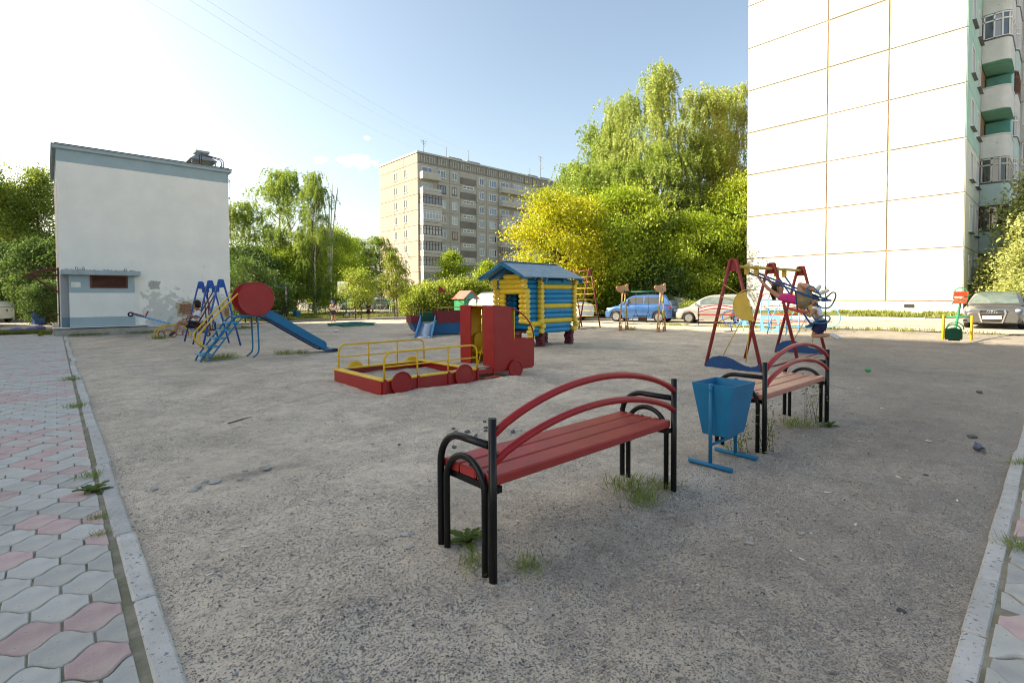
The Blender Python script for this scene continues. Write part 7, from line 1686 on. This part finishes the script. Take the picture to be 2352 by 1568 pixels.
# ---- stones, litter
rs3 = np.random.RandomState(12)
def pebble_mesh(seed, flat=.6):
    r = np.random.RandomState(seed); mb = MB().ball((0, 0, 0), 1, 1, flat, 7, 5); mb.v = [tuple(np.array(v)*(1+r.uniform(-.22, .22))) for v in mb.v]; mb.sm = [False]*len(mb.sm); return mb
M_STN = mat('stone_dark', (.10, .105, .11), .9, .25, 9, .3, 60, rnd=.35); M_STP = mat('stone_pale', (.34, .335, .32), .9, .15, 9, .2, 60, rnd=.2)
SM = [pebble_mesh(i).mesh('stone', M_STN) for i in range(4)]; SP = [pebble_mesh(i+9, .35).mesh('stone', M_STP) for i in range(3)]
def scatter(meshes, lab, grp, pts, name='stone', cat='stone'):
    for (x, y, s) in pts:
        o = link(name, meshes[rs3.randint(len(meshes))], None, (x, y, gz(x, y)+s*.25)); o.scale = (s, s*rs3.uniform(.6, 1), s*rs3.uniform(.6, 1)); o.rotation_euler = (0, 0, rs3.rand()*6); tag(o, lab, cat, grp)
scatter(SM, 'dark stone among the loose stones just beyond the near bench', 'dark stones beyond the near bench', [(3.57+rs3.normal()*.35, 4.5+rs3.normal()*.22, rs3.uniform(.018, .04)) for i in range(14)])
scatter(SM, 'dark stone lying on the sand near the right kerb', 'dark stones near the right kerb', [(7.16, .62, .05), (10.68, .85, .055), (5.4, .75, .02), (3.0, .5, .022)])
scatter(SP, 'flat grey green stone trodden into the gravel left of centre', 'flat stones left of centre', [(1.1+rs3.normal()*.22, 4.73+rs3.normal()*.12, rs3.uniform(.02, .05)) for i in range(12)])
scatter(SP, 'pale stone chip lying beside the near bench legs', 'pale chips beside the near bench', [(1.62, 2.75, .035), (1.55, 2.6, .028), (2.6, 1.6, .02), (3.2, 1.3, .03), (3.5, 1.1, .025), (2.2, 1.9, .018), (1.9, 1.75, .015)])
def gravel(n, seed):
    r = np.random.RandomState(seed); R_ = .9+8.5*r.rand(n)**1.5; th = r.uniform(0, 2*np.pi, n); x = .4+R_*np.abs(np.cos(th))*1.0; y = .35+R_*np.abs(np.sin(th)); k = (fbm(x, y, .8, 3, 33)+.28*ss(-y+.35*x, -1.5, 1.5)) > -.06; x, y = x[k], y[k]; n = len(x)
    s = r.uniform(.002, .0055, n)*(1+.8*(r.rand(n) > .93)); z = hz(x, y)+dirt_z(x, y)
    base = np.array([[1, 0, 0], [0, 1, 0], [-1, 0, 0], [0, -1, 0], [0, 0, .7], [.3, .2, -.4]]); F_ = np.array([[0, 1, 4], [1, 2, 4], [2, 3, 4], [3, 0, 4], [1, 0, 5], [2, 1, 5], [3, 2, 5], [0, 3, 5]])
    V = base[None]*r.uniform(.6, 1.4, (n, 6, 3)); a = r.rand(n)*6.28; c, sn_ = np.cos(a)[:, None], np.sin(a)[:, None]; V = np.stack([V[..., 0]*c-V[..., 1]*sn_, V[..., 0]*sn_+V[..., 1]*c, V[..., 2]], -1)*s[:, None, None]
    V += np.stack([x, y, z+s*.2], 1)[:, None]
    I = (F_[None]+(np.arange(n)*6)[:, None, None]).reshape(-1, 3).astype(np.int32)
    me = bpy.data.meshes.new('gravel'); me.vertices.add(n*6); me.vertices.foreach_set('co', V.reshape(-1).astype(np.float32)); me.loops.add(I.size); me.loops.foreach_set('vertex_index', I.ravel()); me.polygons.add(len(I)); me.polygons.foreach_set('loop_start', np.arange(0, I.size, 3, dtype=np.int32)); me.update(calc_edges=True)
    col = np.ones((n, 4), np.float32); g = r.choice([.11, .17, .24, .32, .42, .6], n, p=[.12, .22, .26, .2, .16, .04])*r.uniform(.8, 1.2, n); t = r.uniform(-.08, .12, n); col[:, 0] = g*(1+t); col[:, 1] = g; col[:, 2] = g*(1-t*.6)
    at = me.attributes.new('stone_colour', 'FLOAT_COLOR', 'POINT'); at.data.foreach_set('color', np.repeat(col, 6, 0).ravel())
    mt = bpy.data.materials.new('gravel_chips'); mt.use_nodes = True; b = mt.node_tree.nodes['Principled BSDF']; b.inputs['Roughness'].default_value = .9; b.inputs['Specular IOR Level'].default_value = .2
    an = mt.node_tree.nodes.new('ShaderNodeAttribute'); an.attribute_name = 'stone_colour'; mt.node_tree.links.new(an.outputs['Color'], b.inputs['Base Color']); me.materials.append(mt)
    return tag(link('gravel', me), 'loose gravel strewn over the playground sand', 'gravel', kind='stuff')
gravel(45000, 5)
M_PAPER = mat('paper_white', (.70, .70, .68), .8, .08, 9)
pm = [MB().add([(-1, -.3, .02), (1, -.35, .12), (.9, .3, .02), (-.9, .35, .2), (-1, -.3, -.06), (1, -.35, .04), (.9, .3, -.06), (-.9, .35, .1)], [[0, 1, 2, 3], [7, 6, 5, 4], [0, 4, 5, 1], [1, 5, 6, 2], [2, 6, 7, 3], [3, 7, 4, 0]]).mesh('paper_scrap', M_PAPER)]
scatter(pm, 'small white paper scrap lying on the gravel', 'white paper scraps on the gravel', [(.62, 3.1, .018), (.75, 3.35, .02), (.85, 3.3, .025), (.66, 4.0, .016), (.58, 5.1, .02), (2.35, 2.75, .014), (2.3, 2.45, .016), (2.05, 2.55, .015), (2.5, 2.2, .016), (4.4, 1.2, .025), (3.9, .9, .02), (5.2, .9, .025), (4.9, .5, .02), (6.6, .9, .03), (8.2, 1.6, .03), (9.6, 2.2, .03), (6.2, 1.4, .02), (3.2, 1.0, .018)], 'paper_scrap', 'litter')
gc = tag(MB().lathe([(.03, 0), (.033, .01), (.033, .09), (.026, .10), (0, .10)], MX((0, 0, 0), (0, 0, 1), (1, 0, 0)), 12).build('green_can', mat('can_green', (.02, .30, .09), .35), None, (12.07, 2.58, gz(12.07, 2.58)+.03), 1.1), 'small crushed green can on the sand beyond the benches', 'can')
sv = thing('toy_shovel', 'orange toy shovel lying beside the sandbox truck', 'toy shovel', (5.95, 6.93, gz(5.95, 6.93)+.02), RAD(-25))
M_OR = mat('plastic_orange', (.55, .09, .02), .4); MB().tube([(-.2, 0, .0), (.02, 0, .02)], .013, 8).build('handle', M_OR, sv); MB().add([(0, -.05, .02), (.12, -.055, .015), (.14, 0, .0), (.12, .055, .015), (0, .05, .02), (.05, 0, -.005)], [[0, 1, 5], [1, 2, 5], [2, 3, 5], [3, 4, 5], [4, 0, 5]]).build('scoop', M_OR, sv)
rg = thing('plastic_rag', 'torn blue grey plastic scrap by the right kerb', 'litter', (6.58, .52, gz(6.58, .52)+.015)); X2 = np.linspace(-.10, .10, 9); Y2 = np.linspace(-.04, .04, 7); sheet('film', X2, Y2, lambda a, b: .015+fbm(a+5, b+5, 22, 2, 8)*.09, mat('film_blue_grey', (.09, .10, .14), .5, .3, 9), rg, None, False)
pbt = tag(MB().lathe([(.0, 0), (.045, .005), (.05, .06), (.04, .13), (.05, .2), (.02, .27), (.016, .30), (0, .30)], MX((0, 0, 0), (0, 0, 1), (.9, .2, 0)), 12).build('plastic_bottle', M_PAPER, None, (9.5, 21.8, gz(9.5, 21.8)+.05), 2), 'crumpled white bottle on the sand before the low sandpit', 'bottle')
tg = tag(MB().tube([(0, 0, .01), (.25, .05, .012), (.55, .02, .01)], .008, 5).build('fallen_twig', M_TWIG, None, (1.6, 6.85, gz(1.8, 6.85)), .3), 'thin dry twig lying on the sand left of centre', 'twig')
# ---- weeds
def weed(lab, x, y, kind='tuft', s=1., seed=0, name='weed_plant'):
    r = np.random.RandomState(seed+50); t = thing(name, lab, 'weed', (x, y, gz(x, y) if x > .4 and y > .3 else .02), 0)
    if kind == 'tuft':
        n = 170; P = np.stack([r.normal(size=n)*.055*s, r.normal(size=n)*.055*s, np.zeros(n)], 1); ax = np.stack([r.normal(size=n)*.5, r.normal(size=n)*.5, np.ones(n)], 1); me = leaf_mesh('blades', P, .075*s, seed, 0, 20, .1, ax); set_tint(me, r.rand(n), n, seed); me.materials.append(LM['weed']); o = link('blades', me, t); o['kind'] = 'stuff'
    elif kind == 'rosette':
        for i in range(11):
            a = i*2.4; l_ = .17*s*r.uniform(.7, 1.2); mb = MB(); k = 7; el = r.uniform(.35, 1.0)
            for q in range(k+1):
                u = q/k; w = l_*.16*(math.sin(math.pi*min(1, u*.9+.08)))*(1.3 if q % 2 else .7); d = u*l_; z = d*math.sin(el)-u*u*l_*.35; dd = d*math.cos(el)
                mb.v += [(dd*math.cos(a)-w*math.sin(a), dd*math.sin(a)+w*math.cos(a), z+.01), (dd*math.cos(a), dd*math.sin(a), z), (dd*math.cos(a)+w*math.sin(a), dd*math.sin(a)-w*math.cos(a), z+.01)]
            for q in range(k):
                b = q*3
                for e_ in (0, 1): mb.f.append([b+e_, b+e_+1, b+e_+4, b+e_+3]); mb.sm.append(True); mb.mi.append(0)
            me = mb.mesh('leaf', LM['weed']); set_tint(me, np.full(len(mb.v)//4+1, .4), 0, 0) if False else None
            link('leaf', me, t)
    else:
        for i in range(7):
            a = r.rand()*6.28; h_ = .42*s*r.uniform(.6, 1.1); lx, ly = .09*math.cos(a), .09*math.sin(a); bx, by = r.normal()*.05, r.normal()*.05
            MB().tube([(bx, by, -.02), (bx+lx*.4, by+ly*.4, h_*.5), (bx+lx, by+ly, h_)], [.003, .0025, .001], 4).build('stem', M_TWIG, t)
        n = 130; u = r.rand(n); a = r.rand(n)*6.28; P = np.stack([r.normal(size=n)*.06, r.normal(size=n)*.06, u*.40*s], 1); me = leaf_mesh('leaves', P, .035, seed, 0, 2.5); set_tint(me, r.rand(n), n, seed); me.materials.append(LM['weed']); o = link('leaves', me, t); o['kind'] = 'stuff'
    return t
weed('broad leaved dandelion at the left legs of the near bench', 1.86, 2.43, 'rosette', 1.1, 1, 'dandelion')
weed('plantain rosette in the joint beside the left kerb', .235, 5.05, 'rosette', .8, 2, 'plantain')
weed('small grass tuft in the left kerb joint above the plantain', .235, 5.5, 'tuft', .8, 3)
weed('small grass tuft in the left kerb joint below the plantain', .225, 4.42, 'tuft', .6, 4)
weed('tiny grass tuft lowest in the left kerb joint', .22, 4.1, 'tuft', .5, 5)
weed('grass tuft on the far part of the left kerb joint', .27, 9.2, 'tuft', 1.1, 6)
weed('grass tuft near the far end of the left kerb', .31, 12.3, 'tuft', 1.2, 7)
weed('grass tuft in the right kerb joint', 4.2, .15, 'tuft', .9, 8)
weed('small tuft further along the right kerb', 6.3, .2, 'tuft', .9, 9)
weed('sparse grass patch under the right end of the near bench', 3.33, 2.28, 'tuft', 1.5, 10); weed('thin grass beside the right rear post of the near bench', 3.55, 2.12, 'tuft', 1.1, 11); weed('wispy grass in front of the near bench right legs', 3.18, 2.05, 'tuft', 1.3, 12)
weed('low grass behind the left rear post of the near bench', 1.95, 1.98, 'tuft', .9, 13); weed('little grass tuft between the left legs of the near bench', 1.74, 2.2, 'tuft', .9, 14)
weed('tall flowering weed at the left rear post of the far bench', 5.15, 1.95, 'stems', 1.2, 15, 'tall_weed'); weed('bushy weed between the bin and the worn bench', 4.97, 2.12, 'stems', .8, 16, 'tall_weed'); weed('tall weed at the right rear post of the worn bench', 6.70, 2.0, 'stems', 1.15, 17, 'tall_weed')
weed('dandelion at the right legs of the worn bench', 6.62, 1.8, 'rosette', .7, 18, 'dandelion'); weed('grass under the right end of the worn bench', 6.45, 2.1, 'tuft', 1.5, 19)
weed('green grass clump behind the slide stairs', 3.35, 14.35, 'tuft', 2.4, 20); weed('second grass clump under the slide stairs', 3.0, 14.25, 'tuft', 2.0, 21); weed('grass clump under the slide chute', 4.75, 14.3, 'tuft', 2.2, 22); weed('small grass clump further along under the chute', 5.15, 14.2, 'tuft', 1.6, 23)
weed('grass clump in front of the giraffe swing foot', 18.9, 12.75, 'tuft', 2.2, 24); weed('leafy weed by the seesaw arch', 3.1, 22.9, 'tuft', 2.4, 25)
